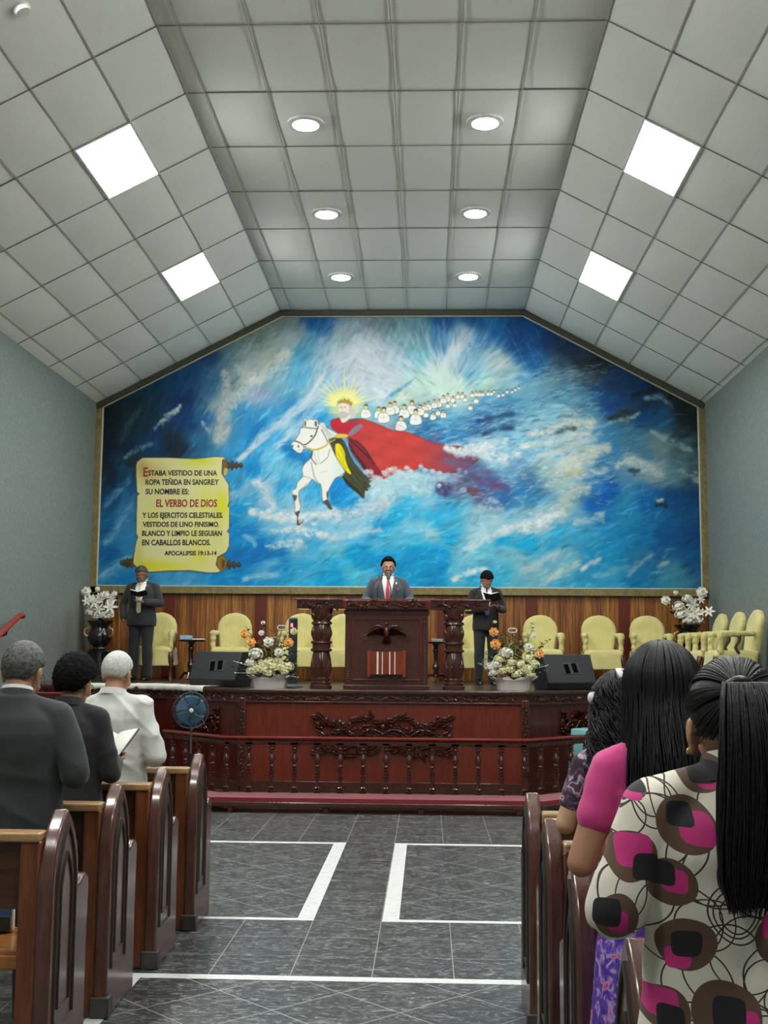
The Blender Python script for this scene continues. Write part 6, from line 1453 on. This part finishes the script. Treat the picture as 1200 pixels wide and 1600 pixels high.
def ridge(p, sc, a=(0.6, 0.8), seed=0.0):
    n_ = mnoise.noise(Vector(((p.x*a[0]+p.z*a[1])*sc, p.y*sc*.35+seed, (p.x*a[1]-p.z*a[0])*sc*.28))); return max(0, 1-abs(n_)*3.2)**2
def wr(am, sc=9, st=(1, 1, 0.7), seed=0): return lambda p: am*mnoise.noise(Vector((p.x*sc*st[0]+seed, p.y*sc*st[1], p.z*sc*st[2])))+am*0.5*mnoise.noise(Vector((p.x*sc*2.3, p.y*sc*2.3+seed, p.z*sc*2.1)))
JK = [(.79, .200, .140, 0), (.86, .202, .142, 0), (.96, .195, .136, 0), (1.05, .186, .130, 0), (1.16, .194, .134, -.004), (1.27, .202, .134, -.008), (1.335, .182, .116, -.012), (1.375, .130, .094, -.016), (1.41, .094, .080, -.018), (1.445, .078, .072, -.018)]
def cloth(name, c, rough=0.8, var=0.10, sheen=0.15): return plain(name, c, rough, var, 5, 0.25, 320, sheen=sheen)
suit_char = cloth('charcoal_suit', rgb(40, 46, 45)); suit_blk = cloth('black_suit', rgb(24, 25, 26)); suit_grey = cloth('grey_suit', rgb(70, 76, 86)); suit_drk = cloth('dark_suit', rgb(36, 37, 40)); trs = cloth('dark_trousers', rgb(28, 29, 31)); trs_b = cloth('black_trousers', rgb(20, 21, 22))
wht = plain('white_shirt', rgb(226, 226, 226), 0.7, 0.03); shoe = plain('black_shoe', rgb(16, 15, 15), 0.25); jkw = cloth('white_jacket', rgb(206, 206, 200), 0.75, 0.03)

def seam(P, mat, pts, name, w_=0.003):
    return MB().tube([Vector(p)*P.k for p in pts], w_, 5).build(name, mat, P.root)
# --- man in charcoal suit, nearest at the left
A = {-1: dict(e=(-.285, -.02, 1.09), w=(-.13, .22, 1.12), n=(1, 0, .6), ts=1), 1: dict(e=(.282, -.03, 1.10), w=(.13, .21, 1.13), n=(-1, 0, .6), ts=-1)}
P = Person('person', (-1.778, 5.06, 0), R(2), 1.645, 'grey-haired man in dark charcoal suit standing behind the nearest left pew', R(27), R(-8), .20, A, skin_a, 1.1)
P.body(); P.torso('suit_jacket', suit_char, JK, (.068, .062, .052), 1.92, disp=lambda p: wr(.008, 6)(p)+.006*ridge(p, 5, (.25, .95))); P.trousers(trs); P.shoes(shoe)
P.collar(suit_char, 'jacket_collar', .094, .076, 1.42, 1.465, .012); P.collar(wht, 'shirt_collar', .080, .067, 1.43, 1.480, .006); P.cuffs(wht)
P.hair(hair_grey, -0.97, 0.40, -0.14, .012, .004, 160); P.face(hair_grey, glasses=blackm)
# --- person in black suit, second
A = {-1: dict(e=(-.265, -.01, 1.06), w=(-.02, .22, 1.10), n=(0, 0, 1), ts=-1, d=(.6, .6, .1)), 1: dict(e=(.238, 0.0, 1.06), w=(.175, .22, 1.10), n=(-.5, 0, 1), ts=-1, d=(.1, 1, .1))}
P = Person('person', (-1.792, 5.87, 0), R(-4), 1.57, 'person in black suit with short curly black hair behind the second left pew', R(20), R(-14), .179, A, skin_b, .96)
P.body(); P.torso('suit_jacket', suit_blk, [(.72, .205, .145, 0)]+JK[1:], (.064, .057, .048), 1.92, disp=lambda p: wr(.007, 7, seed=4)(p)+.005*ridge(p, 5, (-.3, .95), 3)); P.trousers(trs_b); P.shoes(shoe)
P.collar(suit_blk, 'jacket_collar', .088, .074, 1.42, 1.462, .012); P.hair(hair_afro, -0.97, 0.38, -0.20, .030, .010, 220); P.face(hair_black, glasses=greym)
MB().ell((.084, -.006, .012), (.005, .005, .008), P.Mh, 8, 6).build('earring', brass, P.root)
def book(name, loc, rz, tilt, w_, h_, cover, label, open_a=0.30, th=.014):
    """open book: two leaves of pages on a cover; local +y is the top of the page, pages face +z"""
    r_ = empty(name, loc, 0, label, 'book'); r_.rotation_euler = Euler((tilt, 0, rz), 'XYZ')
    cv = MB(); pg = MB()
    for sg in (-1, 1):
        m = rot('Y', -sg*open_a)
        cv.box((sg*w_/2, 0, -.003), (w_, h_, .005), m)
        n = 8; prof = [(0.002, 0)] + [(w_*.96*i/n, th*(1-0.55*(i/n)**2)*math.sin(PI*(0.18+.82*min(1, i/n*3))/2)) for i in range(n+1)] + [(w_*.96, 0)]
        pg.prism([(sg*x, z) for x, z in prof], -h_*.48, h_*.48, 'y', m)
    cv.build('cover', cover, r_, bevel=.001); pg.build('pages', paper, r_, smooth=30)
    return r_
bkc = plain('black_leather', rgb(20, 18, 18), 0.4)
book('open_book', (-1.690, 6.22, 1.075), R(-20), R(36), .155, .225, bkc, 'open white-paged book held in front of the person in black suit')
# --- man in white jacket, third
A = {-1: dict(e=(-.27, -.01, 1.07), w=(-.11, .23, 1.10), n=(1, 0, .6), ts=1), 1: dict(e=(.282, -.02, 1.06), w=(.12, .22, 1.13), n=(-1, 0, .6), ts=-1)}
P = Person('person', (-1.785, 6.655, 0), R(-6), 1.60, 'white-haired man in white jacket standing behind the third left pew', R(19), R(-6), .188, A, skin_a, 1.06)
JKB = [(.775, .172, .128, 0), (.80, .176, .13, 0), (.835, .176, .13, 0), (.85, .188, .142, 0), (.90, .204, .152, 0), (1.0, .206, .146, 0), (1.10, .206, .140, 0), (1.20, .210, .138, -.004), (1.28, .206, .134, -.01), (1.335, .182, .116, -.012), (1.375, .130, .094, -.016), (1.41, .094, .080, -.018), (1.445, .078, .072, -.018)]
def folds(p):
    return 0.010*ridge(p, 6.0, (.62, .78), 1.0)+.008*ridge(p, 9, (.5, .85), 7.0)+wr(.006, 9, seed=2)(p)-.006
P.body(); P.torso('white_jacket', jkw, JKB, (.072, .066, .052), 1.9, disp=folds, it=3); P.trousers(trs); P.shoes(shoe)
P.collar(jkw, 'jacket_collar', .092, .075, 1.42, 1.458, .012); P.hair(hair_white, -0.80, 0.40, -0.14, .010, .002, 200); P.face(hair_white)
k = P.k
band_ = MB(); n = 40
band_.loft([[(r_*k*1.06*math.cos(2*PI*i/n)*(.180/.18), r_*0.735*k*1.06*math.sin(2*PI*i/n), z*k) for i in range(n)] for r_, z in ((.172, .765), (.181, .770), (.183, .80), (.182, .825), (.174, .832))]); band_.build('waistband', jkw, P.root, smooth=60)

# --- stage: suits seen from the front
def suit_front(P, tie_c, shirt=wht, lap=None, open_z=1.02, jz=.13, tie_to=1.05, buttons=True):
    """shirt front, tie and lapels lying on the chest"""
    k, b = P.k, P.b
    def fy(x, z):
        # front surface of the jacket at height z
        t_ = np.interp(z, [r[0] for r in JK], [r[1] for r in JK]); d_ = np.interp(z, [r[0] for r in JK], [r[2] for r in JK]); cy = np.interp(z, [r[0] for r in JK], [r[3] for r in JK])
        return cy+d_*b*math.sqrt(max(0.05, 1-(x/(t_*b))**2))
    def patch(fn, zs, o, name, m, th=.006):
        vs = []; fs = []; nx = 7
        for z in zs:
            x0, x1 = fn(z)
            for j in range(nx): x = x0+(x1-x0)*j/(nx-1); vs.append((x*k, (fy(x, z)+o)*k, z*k))
        for i in range(len(zs)-1):
            for j in range(nx-1): q = i*nx+j; fs.append((q, q+1, q+nx+1, q+nx))
        return MB().add(vs, fs).build(name, m, P.root, smooth=180, solid=th)
    zs = list(np.linspace(open_z, 1.435, 16))
    wv = lambda z: (-.008-.085*((z-open_z)/(1.42-open_z))**0.85*(1 if z < 1.40 else 0.75), .008+.085*((z-open_z)/(1.42-open_z))**0.85*(1 if z < 1.40 else 0.75))
    patch(wv, zs, .011, 'shirt_front', shirt)
    for sg in (-1, 1):
        def lp(z, sg=sg):
            a = wv(z)[1]; w_ = .052*math.sin(PI*min(1, max(0.02, (z-open_z)/(1.40-open_z))*0.75+.05)); return (sg*(a-.004), sg*(a+w_))
        patch(lp, list(np.linspace(open_z, 1.39, 14)), .018, 'lapel', lap, .007)
    zt = list(np.linspace(tie_to, 1.40, 12))
    patch(lambda z: (-.012-.022*(1.40-z)/.35-(.0 if z > tie_to+.03 else -.02), .012+.022*(1.40-z)/.35+(.0 if z > tie_to+.03 else -.02)), zt, .020, 'tie', tie_c, .006)
    MB().prism([(-.020*k, 1.425*k), (.020*k, 1.425*k), (.012*k, 1.39*k), (-.012*k, 1.39*k)][::-1], (fy(0, 1.40)+.014)*k, (fy(0, 1.40)+.032)*k, 'y').build('tie_knot', tie_c, P.root, bevel=.004)
    return patch
tie_y = plain('pale_tie', rgb(198, 200, 158), 0.5, 0.05); tie_p = plain('purple_tie', rgb(86, 78, 122), 0.5, 0.06); tie_r = plain('red_tie', rgb(190, 52, 84), 0.5, 0.1, 40)
# left man reading
A = {-1: dict(e=(-.285, .02, 1.12), w=(-.10, .255, 1.13), n=(0, 0, 1), d=(.9, .35, 0.05), ts=1, curl=.25), 1: dict(e=(.30, -.03, 1.10), w=(.255, .06, .90), n=(-1, 0, 0), d=(-.2, .2, -1), ts=1)}
P = Person('person', (-4.08, 16.55, STZ), PI-R(4), 1.655, 'man in dark suit and pale tie reading at the far left of the stage', R(36), R(-10), .20, A, skin_c, 1.08)
P.body(); P.torso('suit_jacket', suit_drk, JK, (.066, .058, .050), 1.90, disp=wr(.006, 7, seed=8)); P.trousers(trs, 1.05); P.shoes(shoe); P.cuffs(wht)
P.collar(suit_drk, 'jacket_collar', .094, .078, 1.42, 1.462, .012, .35); P.collar(wht, 'shirt_collar', .078, .068, 1.43, 1.478, .006, .12)
suit_front(P, tie_y, wht, suit_drk, .98, tie_to=.97); P.hair(hair_dark, -0.45, 0.52, 0.0, .008, .003); P.face(hair_dark, glasses=blackm)
book('open_bible', (-4.06, 16.24, STZ+1.205), PI+R(6), R(22), .12, .17, bkc, 'open black bible held by the man at far left of the stage')
# right man reading
A = {-1: dict(e=(-.265, .0, 1.10), w=(-.13, .25, 1.12), n=(.3, 0, 1), d=(.5, .8, .1), ts=-1, curl=.3), 1: dict(e=(.265, .0, 1.09), w=(.06, .245, 1.10), n=(-.3, 0, 1), d=(-.6, .8, .1), ts=1, curl=.3)}
P = Person('person', (.795, 16.05, STZ), PI+R(5), 1.57, 'man in black suit and purple tie reading a book right of the pulpit', R(42), R(8), .19, A, skin_b, 1.0)
P.body(); P.torso('suit_jacket', suit_blk, JK, (.064, .056, .048), 1.90, disp=wr(.006, 7, seed=12)); P.trousers(suit_drk); P.shoes(shoe); P.cuffs(wht)
P.collar(suit_blk, 'jacket_collar', .090, .076, 1.42, 1.462, .012, .35); P.collar(wht, 'shirt_collar', .076, .066, 1.43, 1.478, .006, .12)
suit_front(P, tie_p, wht, suit_blk, 1.0, tie_to=1.0); P.hair(hair_afro, -0.7, 0.40, -0.10, .018, .007, 200); P.face(hair_black)
book('open_bible', (.865, 15.76, STZ+1.165), PI-R(18), R(34), .115, .165, bkc, 'open black bible held by the man right of the pulpit')
# preacher
A = {-1: dict(e=(-.30, .02, 1.12), w=(-.20, .26, 1.06), n=(0, 0, -1), d=(0, 1, -.05), ts=1), 1: dict(e=(.30, .02, 1.12), w=(.20, .26, 1.06), n=(0, 0, -1), d=(0, 1, -.05), ts=-1)}
P = Person('person', (-.50, 14.72, STZ), PI, 1.635, 'smiling man in grey suit, glasses and red tie standing behind the pulpit', R(2), R(3), .20, A, skin_a, 1.1)
P.body(); P.torso('suit_jacket', suit_grey, JK, (.066, .058, .050), 1.90, disp=wr(.005, 7, seed=15)); P.trousers(suit_grey); P.shoes(shoe); P.cuffs(wht)
P.collar(suit_grey, 'jacket_collar', .094, .078, 1.42, 1.462, .012, .35); P.collar(wht, 'shirt_collar', .078, .068, 1.43, 1.478, .006, .12)
pt = suit_front(P, tie_r, wht, suit_grey, 1.0, tie_to=1.0); P.hair(hair_afro, -0.6, 0.46, -0.05, .020, .007, 200); P.face(hair_black, glasses=blackm, smile=True)
sq = plain('pink_silk', rgb(206, 58, 112), 0.5)
pt(lambda z: (-.135, -.085), list(np.linspace(1.245, 1.275, 4)), .014, 'pocket_square', sq, .008)
pt(lambda z: (-.118, -.098), list(np.linspace(1.325, 1.35, 4)), .022, 'badge', wht, .006)

# --- women at the right
def ellp(d, inf): return Vector((0, -.012, .088))+Vector((d.x*(.077+inf), d.y*(.098+inf), d.z*(.094+inf)))
def slerp(a, b, t_):
    om = math.acos(max(-1, min(1, a.dot(b)))); 
    return a if om < 1e-4 else (a*math.sin((1-t_)*om)+b*math.sin(t_*om))/math.sin(om)
# girl with long curly hair, farthest
rn = random.Random(5)
A = {-1: dict(e=(-.225, -.02, 1.13), w=(-.13, .21, 1.16), n=(1, 0, .6), ts=1), 1: dict(e=(.24, -.02, 1.10), w=(.12, .21, 1.13), n=(-1, 0, .6), ts=-1)}
t = NT('floral_purple'); v = t.coord((1, 1, 1)); f = t.noise(v, 26, 2, .5, .6)
t.base(t.ramp(f, [(.40, rgb(52, 38, 52)), (.50, rgb(96, 70, 92)), (.57, rgb(176, 152, 172)), (.62, rgb(206, 186, 196)), (.66, rgb(84, 58, 78))])); t.set(Roughness=.8); floral = t.m
t = NT('purple_print'); v = t.coord((1, 1, 1)); f = t.noise(v, 34, 2, .5, .6); t.base(t.ramp(f, [(.40, rgb(70, 40, 140)), (.52, rgb(104, 70, 176)), (.60, rgb(186, 160, 214)), (.66, rgb(200, 80, 110))])); t.set(Roughness=.8); purple = t.m
def skirt(P, mat, z0=.25, w0=.22):
    k = P.k; mb = MB(); mb.loft([[(r_*k*math.cos(2*PI*i/48)*(1+.03*math.sin(i*PI/48*2*9)*(1.02-z)), r_*.78*k*math.sin(2*PI*i/48)*(1+.03*math.sin(i*PI/48*2*9)*(1.02-z)), z*k) for i in range(48)] for z, r_ in ((z0, w0+.02), (.5, w0+.005), (.75, .205), (.88, .195), (1.0, .155), (1.03, .15))])
    return mb.build('skirt', mat, P.root, smooth=60)
BL = [(.84, .178, .128, 0), (.92, .182, .128, 0), (1.0, .160, .112, 0), (1.08, .150, .106, 0), (1.18, .162, .112, -.002), (1.27, .166, .110, -.008), (1.335, .148, .096, -.012), (1.375, .108, .080, -.015), (1.41, .080, .070, -.016), (1.44, .068, .064, -.016)]
P = Person('person', (.672, 4.10, 0), R(3), 1.535, 'girl with long curly black hair and white bow in purple floral dress', R(10), R(-5), .158, A, skin_l, .95)
P.body(); P.torso('dress_top', floral, BL, (.058, .055, .05), .62, disp=wr(.005, 12)); skirt(P, floral, .45, .21); P.shoes(shoe)
P.hair(hair_black, -.7, .45, -.1, .022, .006)
st = MB(); k = P.k
for i in range(420):
    ph = rn.uniform(-PI*1.12, PI*.12); th0 = rn.uniform(0.15, .5); d = Vector((math.cos(ph), math.sin(ph), 0)); fr_ = rn.random()
    pts = []; q0 = rn.random()*6; fr2 = rn.uniform(7, 12); L = rn.uniform(.24, .42); ca = rn.uniform(.014, .028)
    for s_ in range(22):
        u = s_/21
        if u < .35: a = th0+(PI*.60-th0)*u/.35; e = ellp(Vector((math.sin(a)*d.x, math.sin(a)*d.y, math.cos(a))), .018+.012*fr_)
        else:
            e0 = ellp(Vector((math.sin(PI*.60)*d.x, math.sin(PI*.60)*d.y, math.cos(PI*.60))), .018+.012*fr_); q = (u-.35)/.65
            e = e0+Vector((d.x*.035*q, d.y*.015*q-.035*q, -L*q))
        c_ = ca*min(1, u*2.2); ang = q0+u*fr2*2*PI*.5
        pts.append(P.Mh @ (e+Vector((c_*math.cos(ang), c_*math.sin(ang), c_*.4*math.sin(ang*1.3)))))
    st.tube(pts, [.0042*k*(1-.6*(s_/21)) for s_ in range(22)], 4, True)
st.build('curls', hair_black, P.root, smooth=180)
bow = plain('bow_white', rgb(226, 220, 224), .5); pinkb = plain('bow_pink', rgb(214, 120, 160), .5)
def add_bow(P, d, s_, m):
    c = ellp(Vector(d).normalized(), .045); M2 = P.Mh @ aim(c, d); b = MB()
    for sg in (-1, 1):
        b.tube([M2 @ Vector((0, 0, .004)), M2 @ Vector((sg*.5*s_, .18*s_, .02)), M2 @ Vector((sg*s_, .45*s_, .012)), M2 @ Vector((sg*.95*s_, -.3*s_, .012)), M2 @ Vector((sg*.4*s_, -.22*s_, .016)), M2 @ Vector((0, 0, .004))], [.004, .012, .014, .014, .01, .004], 8, flat=.45)
        b.tube([M2 @ Vector((0, 0, .004)), M2 @ Vector((sg*.25*s_, -.6*s_, .01)), M2 @ Vector((sg*.4*s_, -1.25*s_, .012))], [.006, .014, .010], 8, flat=.3)
    b.ell((0, 0, .010), (.012, .010, .008), M2, 10, 8); return b.build('hair_bow', m, P.root, smooth=180)
add_bow(P, (.18, -.80, .62), .042, bow)
MB().ell((0, 0, 0), (.02, .02, .024), P.Mh @ Matrix.Translation(ellp(Vector((-.93, -.2, .12)), .035)), 12, 8).build('hair_clip', bow, P.root, smooth=180)
# girl in pink shirt
A = {-1: dict(e=(-.240, -.02, 1.095), w=(-.15, .22, 1.11), n=(1, 0, .6), ts=1), 1: dict(e=(.25, -.02, 1.08), w=(.13, .22, 1.10), n=(-1, 0, .6), ts=-1)}
pinkc = cloth('pink_cotton', rgb(214, 66, 136), .8, .05)
P = Person('person', (.635, 3.20, 0), R(3), 1.63, 'girl with long straight black hair in a pink shirt and purple skirt', R(4), R(-4), .168, A, skin_a, .98)
P.body(); P.torso('pink_shirt', pinkc, BL, (.060, .056, .05), .50, disp=wr(.006, 10, seed=3)); skirt(P, purple, .22, .225); P.shoes(shoe)
P.collar(pinkc, 'neckband', .078, .070, 1.42, 1.452, .008)
P.hair(hair_black, -.75, .45, -.2, .016, .002)
st = MB(); k = P.k; base_ = []
for i in range(620):
    ph = rn.uniform(-PI*1.08, PI*.08); th0 = rn.uniform(0.02, .25); d = Vector((math.cos(ph), math.sin(ph), 0)); inf = rn.uniform(.014, .026); L = rn.uniform(.26, .40)
    wv_ = rn.uniform(0, 6); wa = rn.uniform(.002, .007); pts = []
    for s_ in range(20):
        u = s_/19
        if u < .45: a = th0+(PI*.56-th0)*u/.45; e = ellp(Vector((math.sin(a)*d.x, math.sin(a)*d.y, math.cos(a))), inf)
        else:
            e0 = ellp(Vector((math.sin(PI*.56)*d.x, math.sin(PI*.56)*d.y, math.cos(PI*.56))), inf); q = (u-.45)/.55
            bk_ = -max(0, -d.y)*.045*min(1, q*1.6)-.02*q
            e = e0+Vector((d.x*.018*q+wa*math.sin(wv_+q*6), bk_, -L*q))
        pts.append(P.Mh @ e)
    st.tube(pts, [.0046*k*(1-.55*(s_/19)**2) for s_ in range(20)], 4, True)
st.build('long_hair', hair_black, P.root, smooth=180)
# woman in patterned blouse, nearest
t = NT('circle_print'); tc = t.n('ShaderNodeTexCoord'); sp = t.n('ShaderNodeSeparateXYZ'); t.l(tc.outputs['Object'], sp.inputs[0])
cb = t.n('ShaderNodeCombineXYZ'); t.l(sp.outputs[0], cb.inputs[0]); t.l(sp.outputs[2], cb.inputs[1])
nz = t.n('ShaderNodeTexNoise'); nz.inputs['Scale'].default_value = 7; nz.inputs['Detail'].default_value = 1; t.l(cb.outputs[0], nz.inputs['Vector'])
vs_ = t.n('ShaderNodeVectorMath', operation='SUBTRACT'); t.l(nz.outputs['Color'], vs_.inputs[0]); vs_.inputs[1].default_value = (.5, .5, .5)
vm_ = t.n('ShaderNodeVectorMath', operation='MULTIPLY'); t.l(vs_.outputs[0], vm_.inputs[0]); vm_.inputs[1].default_value = (.028, .028, 0)
va_ = t.n('ShaderNodeVectorMath', operation='ADD'); t.l(cb.outputs[0], va_.inputs[0]); t.l(vm_.outputs[0], va_.inputs[1]); UV = va_.outputs[0]
PPM, PCX = 838.0, 1152.0
def W(px, py): return ((px-PCX)/PPM, 1.6-(py-1017)/PPM, 0)
def circ(px, py, r_):
    d = t.n('ShaderNodeVectorMath', operation='DISTANCE'); t.l(UV, d.inputs[0]); d.inputs[1].default_value = W(px, py); return d.outputs['Value'], r_/PPM
def mx_all(l_):
    while len(l_) > 1: l_ = [t.math('MAXIMUM', l_[i], l_[i+1]) if i+1 < len(l_) else l_[i] for i in range(0, len(l_), 2)]
    return l_[0]
def sqr(px, py, r_):
    a = t.n('ShaderNodeVectorMath', operation='SUBTRACT'); t.l(UV, a.inputs[0]); a.inputs[1].default_value = W(px, py)
    b = t.n('ShaderNodeVectorMath', operation='MULTIPLY'); t.l(a.outputs[0], b.inputs[0]); t.l(a.outputs[0], b.inputs[1])
    c_ = t.n('ShaderNodeVectorMath', operation='DOT_PRODUCT'); t.l(b.outputs[0], c_.inputs[0]); t.l(b.outputs[0], c_.inputs[1])
    return t.math('LESS_THAN', c_.outputs['Value'], (r_/PPM)**4)
BR = [(1049, 1276, 43), (970, 1331, 38), (1026, 1363, 34), (1082, 1200, 32), (978, 1226, 20), (946, 1417, 34), (1045, 1453, 39), (1180, 1437, 38), (1098, 1547, 48), (1016, 1553, 34), (1222, 1560, 30), (1240, 1300, 42), (1250, 1200, 34), (940, 1300, 0)]
BK = [(1044, 1263, 20), (990, 1346, 20), (1013, 1352, 18), (1084, 1199, 19), (983, 1222, 14), (930, 1410, 20), (1044, 1451, 19), (1188, 1431, 22), (1103, 1542, 22), (1022, 1565, 19), (1225, 1556, 15), (1245, 1292, 19)]
PK = [(1064, 1281, 24), (972, 1322, 26), (1030, 1360, 17), (1096, 1206, 19), (976, 1236, 12), (947, 1422, 15), (1033, 1472, 17), (1172, 1417, 19), (1120, 1560, 22), (1011, 1545, 22), (1234, 1572, 14), (1225, 1280, 20)]
RG = [(1010, 1250, 38), (1004, 1240, 30), (1090, 1345, 50), (1080, 1330, 60), (1115, 1398, 46), (1113, 1402, 28), (1112, 1400, 36), (985, 1390, 45), (1000, 1290, 55), (1010, 1300, 65), (1160, 1330, 55), (1150, 1340, 66), (1070, 1420, 40), (1060, 1510, 50), (1160, 1500, 38), (1170, 1490, 48), (1180, 1525, 30), (1060, 1240, 60), (1075, 1235, 50), (1120, 1250, 45), (960, 1270, 30), (955, 1380, 40), (1030, 1420, 60), (1130, 1460, 55), (1215, 1380, 48), (1150, 1590, 46), (1060, 1590, 55), (1100, 1480, 62)]
def disc(l_): return mx_all([t.math('LESS_THAN', *circ(*q)) for q in l_ if q[2]])
rgs = []
for q in RG:
    d, r_ = circ(*q); rgs.append(t.math('COMPARE', d, r_, .0014))
c = t.mix(mx_all(rgs), rgb(226, 217, 200), rgb(52, 42, 38))
c = t.mix(disc(BR), c, rgb(96, 70, 52)); c = t.mix(mx_all([sqr(*q) for q in PK]), c, rgb(206, 46, 126)); c = t.mix(mx_all([sqr(*q) for q in BK]), c, rgb(22, 20, 22))
t.base(c); t.set(Roughness=.75); t.b.inputs['Sheen Weight'].default_value = .1; blouse = t.m
A = {-1: dict(e=(-.252, -.03, 1.165), w=(-.16, .20, 1.17), n=(1, 0, .6), ts=1), 1: dict(e=(.25, -.03, 1.12), w=(.13, .21, 1.15), n=(-1, 0, .6), ts=-1)}
P = Person('person', (.590, 2.28, 0), R(2), 1.645, 'woman with long black ponytail in cream blouse with brown and pink circles', R(5), R(-6), .182, A, skin_a, 1.1, neck=.055)
BW = [(.70, .215, .15, 0), (.80, .212, .148, 0), (.90, .196, .138, 0), (1.0, .178, .124, 0), (1.08, .172, .118, 0), (1.18, .178, .120, -.002), (1.27, .180, .118, -.008), (1.335, .160, .100, -.012), (1.375, .114, .082, -.015), (1.41, .084, .072, -.016), (1.44, .072, .066, -.016)]
def wfold(p): return wr(.005, 9, seed=7)(p)+.008*mnoise.noise(Vector((p.x*3, p.y*3, (p.z+.2*p.x)*16)))*(1 if p.z < 1.15*.95 else .3)
P.body(voxel=.005); P.torso('blouse', blouse, BW, (.062, .060, .056), 1.05, voxel=.008, it=4, disp=wfold, sho=.058); skirt(P, trs, .25, .23); P.shoes(shoe)
P.collar(blouse, 'collar', .092, .072, 1.405, 1.462, .010)
P.hair(hair_black, -.52, .42, -.02, .010, .001)
st = MB(); rt = Vector((-.10, -.93, .36)).normalized(); k = P.k
for i in range(520):
    a = rn.uniform(0, 2*PI)
    # start on the hairline ring
    ph = a; hz = .40 if math.sin(ph) > .4 else (-.0 if math.sin(ph) > -.3 else -.48); hz += rn.uniform(0, .22)
    q = math.sqrt(max(0, 1-hz*hz)); d0 = Vector((q*math.cos(ph), q*math.sin(ph), hz)).normalized()
    inf = rn.uniform(.009, .0135)
    pts = [P.Mh @ ellp(slerp(d0, rt, u), inf+.004*u) for u in np.linspace(0, .97, 13)]
    st.tube(pts, [.0012*k]+[.0026*k]*11+[.002*k], 4)
st.build('pulled_back_hair', hair_black, P.root, smooth=180)
rp = P.Mh @ ellp(rt, .016)
MB().tube([rp+Vector((.020*math.cos(u), -.002-.010*math.sin(u), .014*math.sin(u)+.004)) for u in np.linspace(0, 2*PI, 20)], .009, 8).build('hair_tie', bkc, P.root, smooth=180)
pt_ = MB(); core = MB(); prof = [(0, .022, .020), (.03, .034, .028), (.08, .048, .034), (.2, .060, .040), (.45, .068, .044), (.7, .068, .044), (.88, .060, .038), (1.0, .040, .024)]
def axis(u):
    z = rp.z+.012+.03*math.sin(min(1, u*6)*PI)*(1-u)-.385*u; return Vector((rp.x-.012*u+.006*math.sin(u*3), rp.y-.022-.05*math.sin(min(1, u*4)*PI/2)-.018*math.sin(u*PI), z))
us = [q[0] for q in prof]
core.loft([ring(axis(u).x, axis(u).y, axis(u).z, np.interp(u, us, [q[1] for q in prof])*.9, np.interp(u, us, [q[2] for q in prof])*.9, 20) for u in np.linspace(0, .99, 22)])
pony = core.build('ponytail', hair_black, P.root, smooth=180)
for i in range(460):
    a = rn.uniform(0, 2*PI); r_ = math.sqrt(rn.uniform(.5, 1.0)); ue = rn.uniform(.90, 1.04); pts = []; ph = rn.uniform(0, 6); wa = rn.uniform(0, .003)
    for u in np.linspace(0, ue, 16):
        ra, rb = np.interp(u, us, [q[1] for q in prof]), np.interp(u, us, [q[2] for q in prof]); c_ = axis(u)
        pts.append(c_+Vector((ra*r_*math.cos(a)+wa*math.sin(ph+u*9), rb*r_*math.sin(a), 0)))
    pt_.tube(pts, [.0026*k]*13+[.0022*k, .0016*k, .0006*k], 4)
pt_.build('ponytail_strands', hair_black, pony, smooth=180)
MB().ell((-.086, .0, .018), (.004, .004, .006), P.Mh, 8, 6).build('earring', brass, P.root)
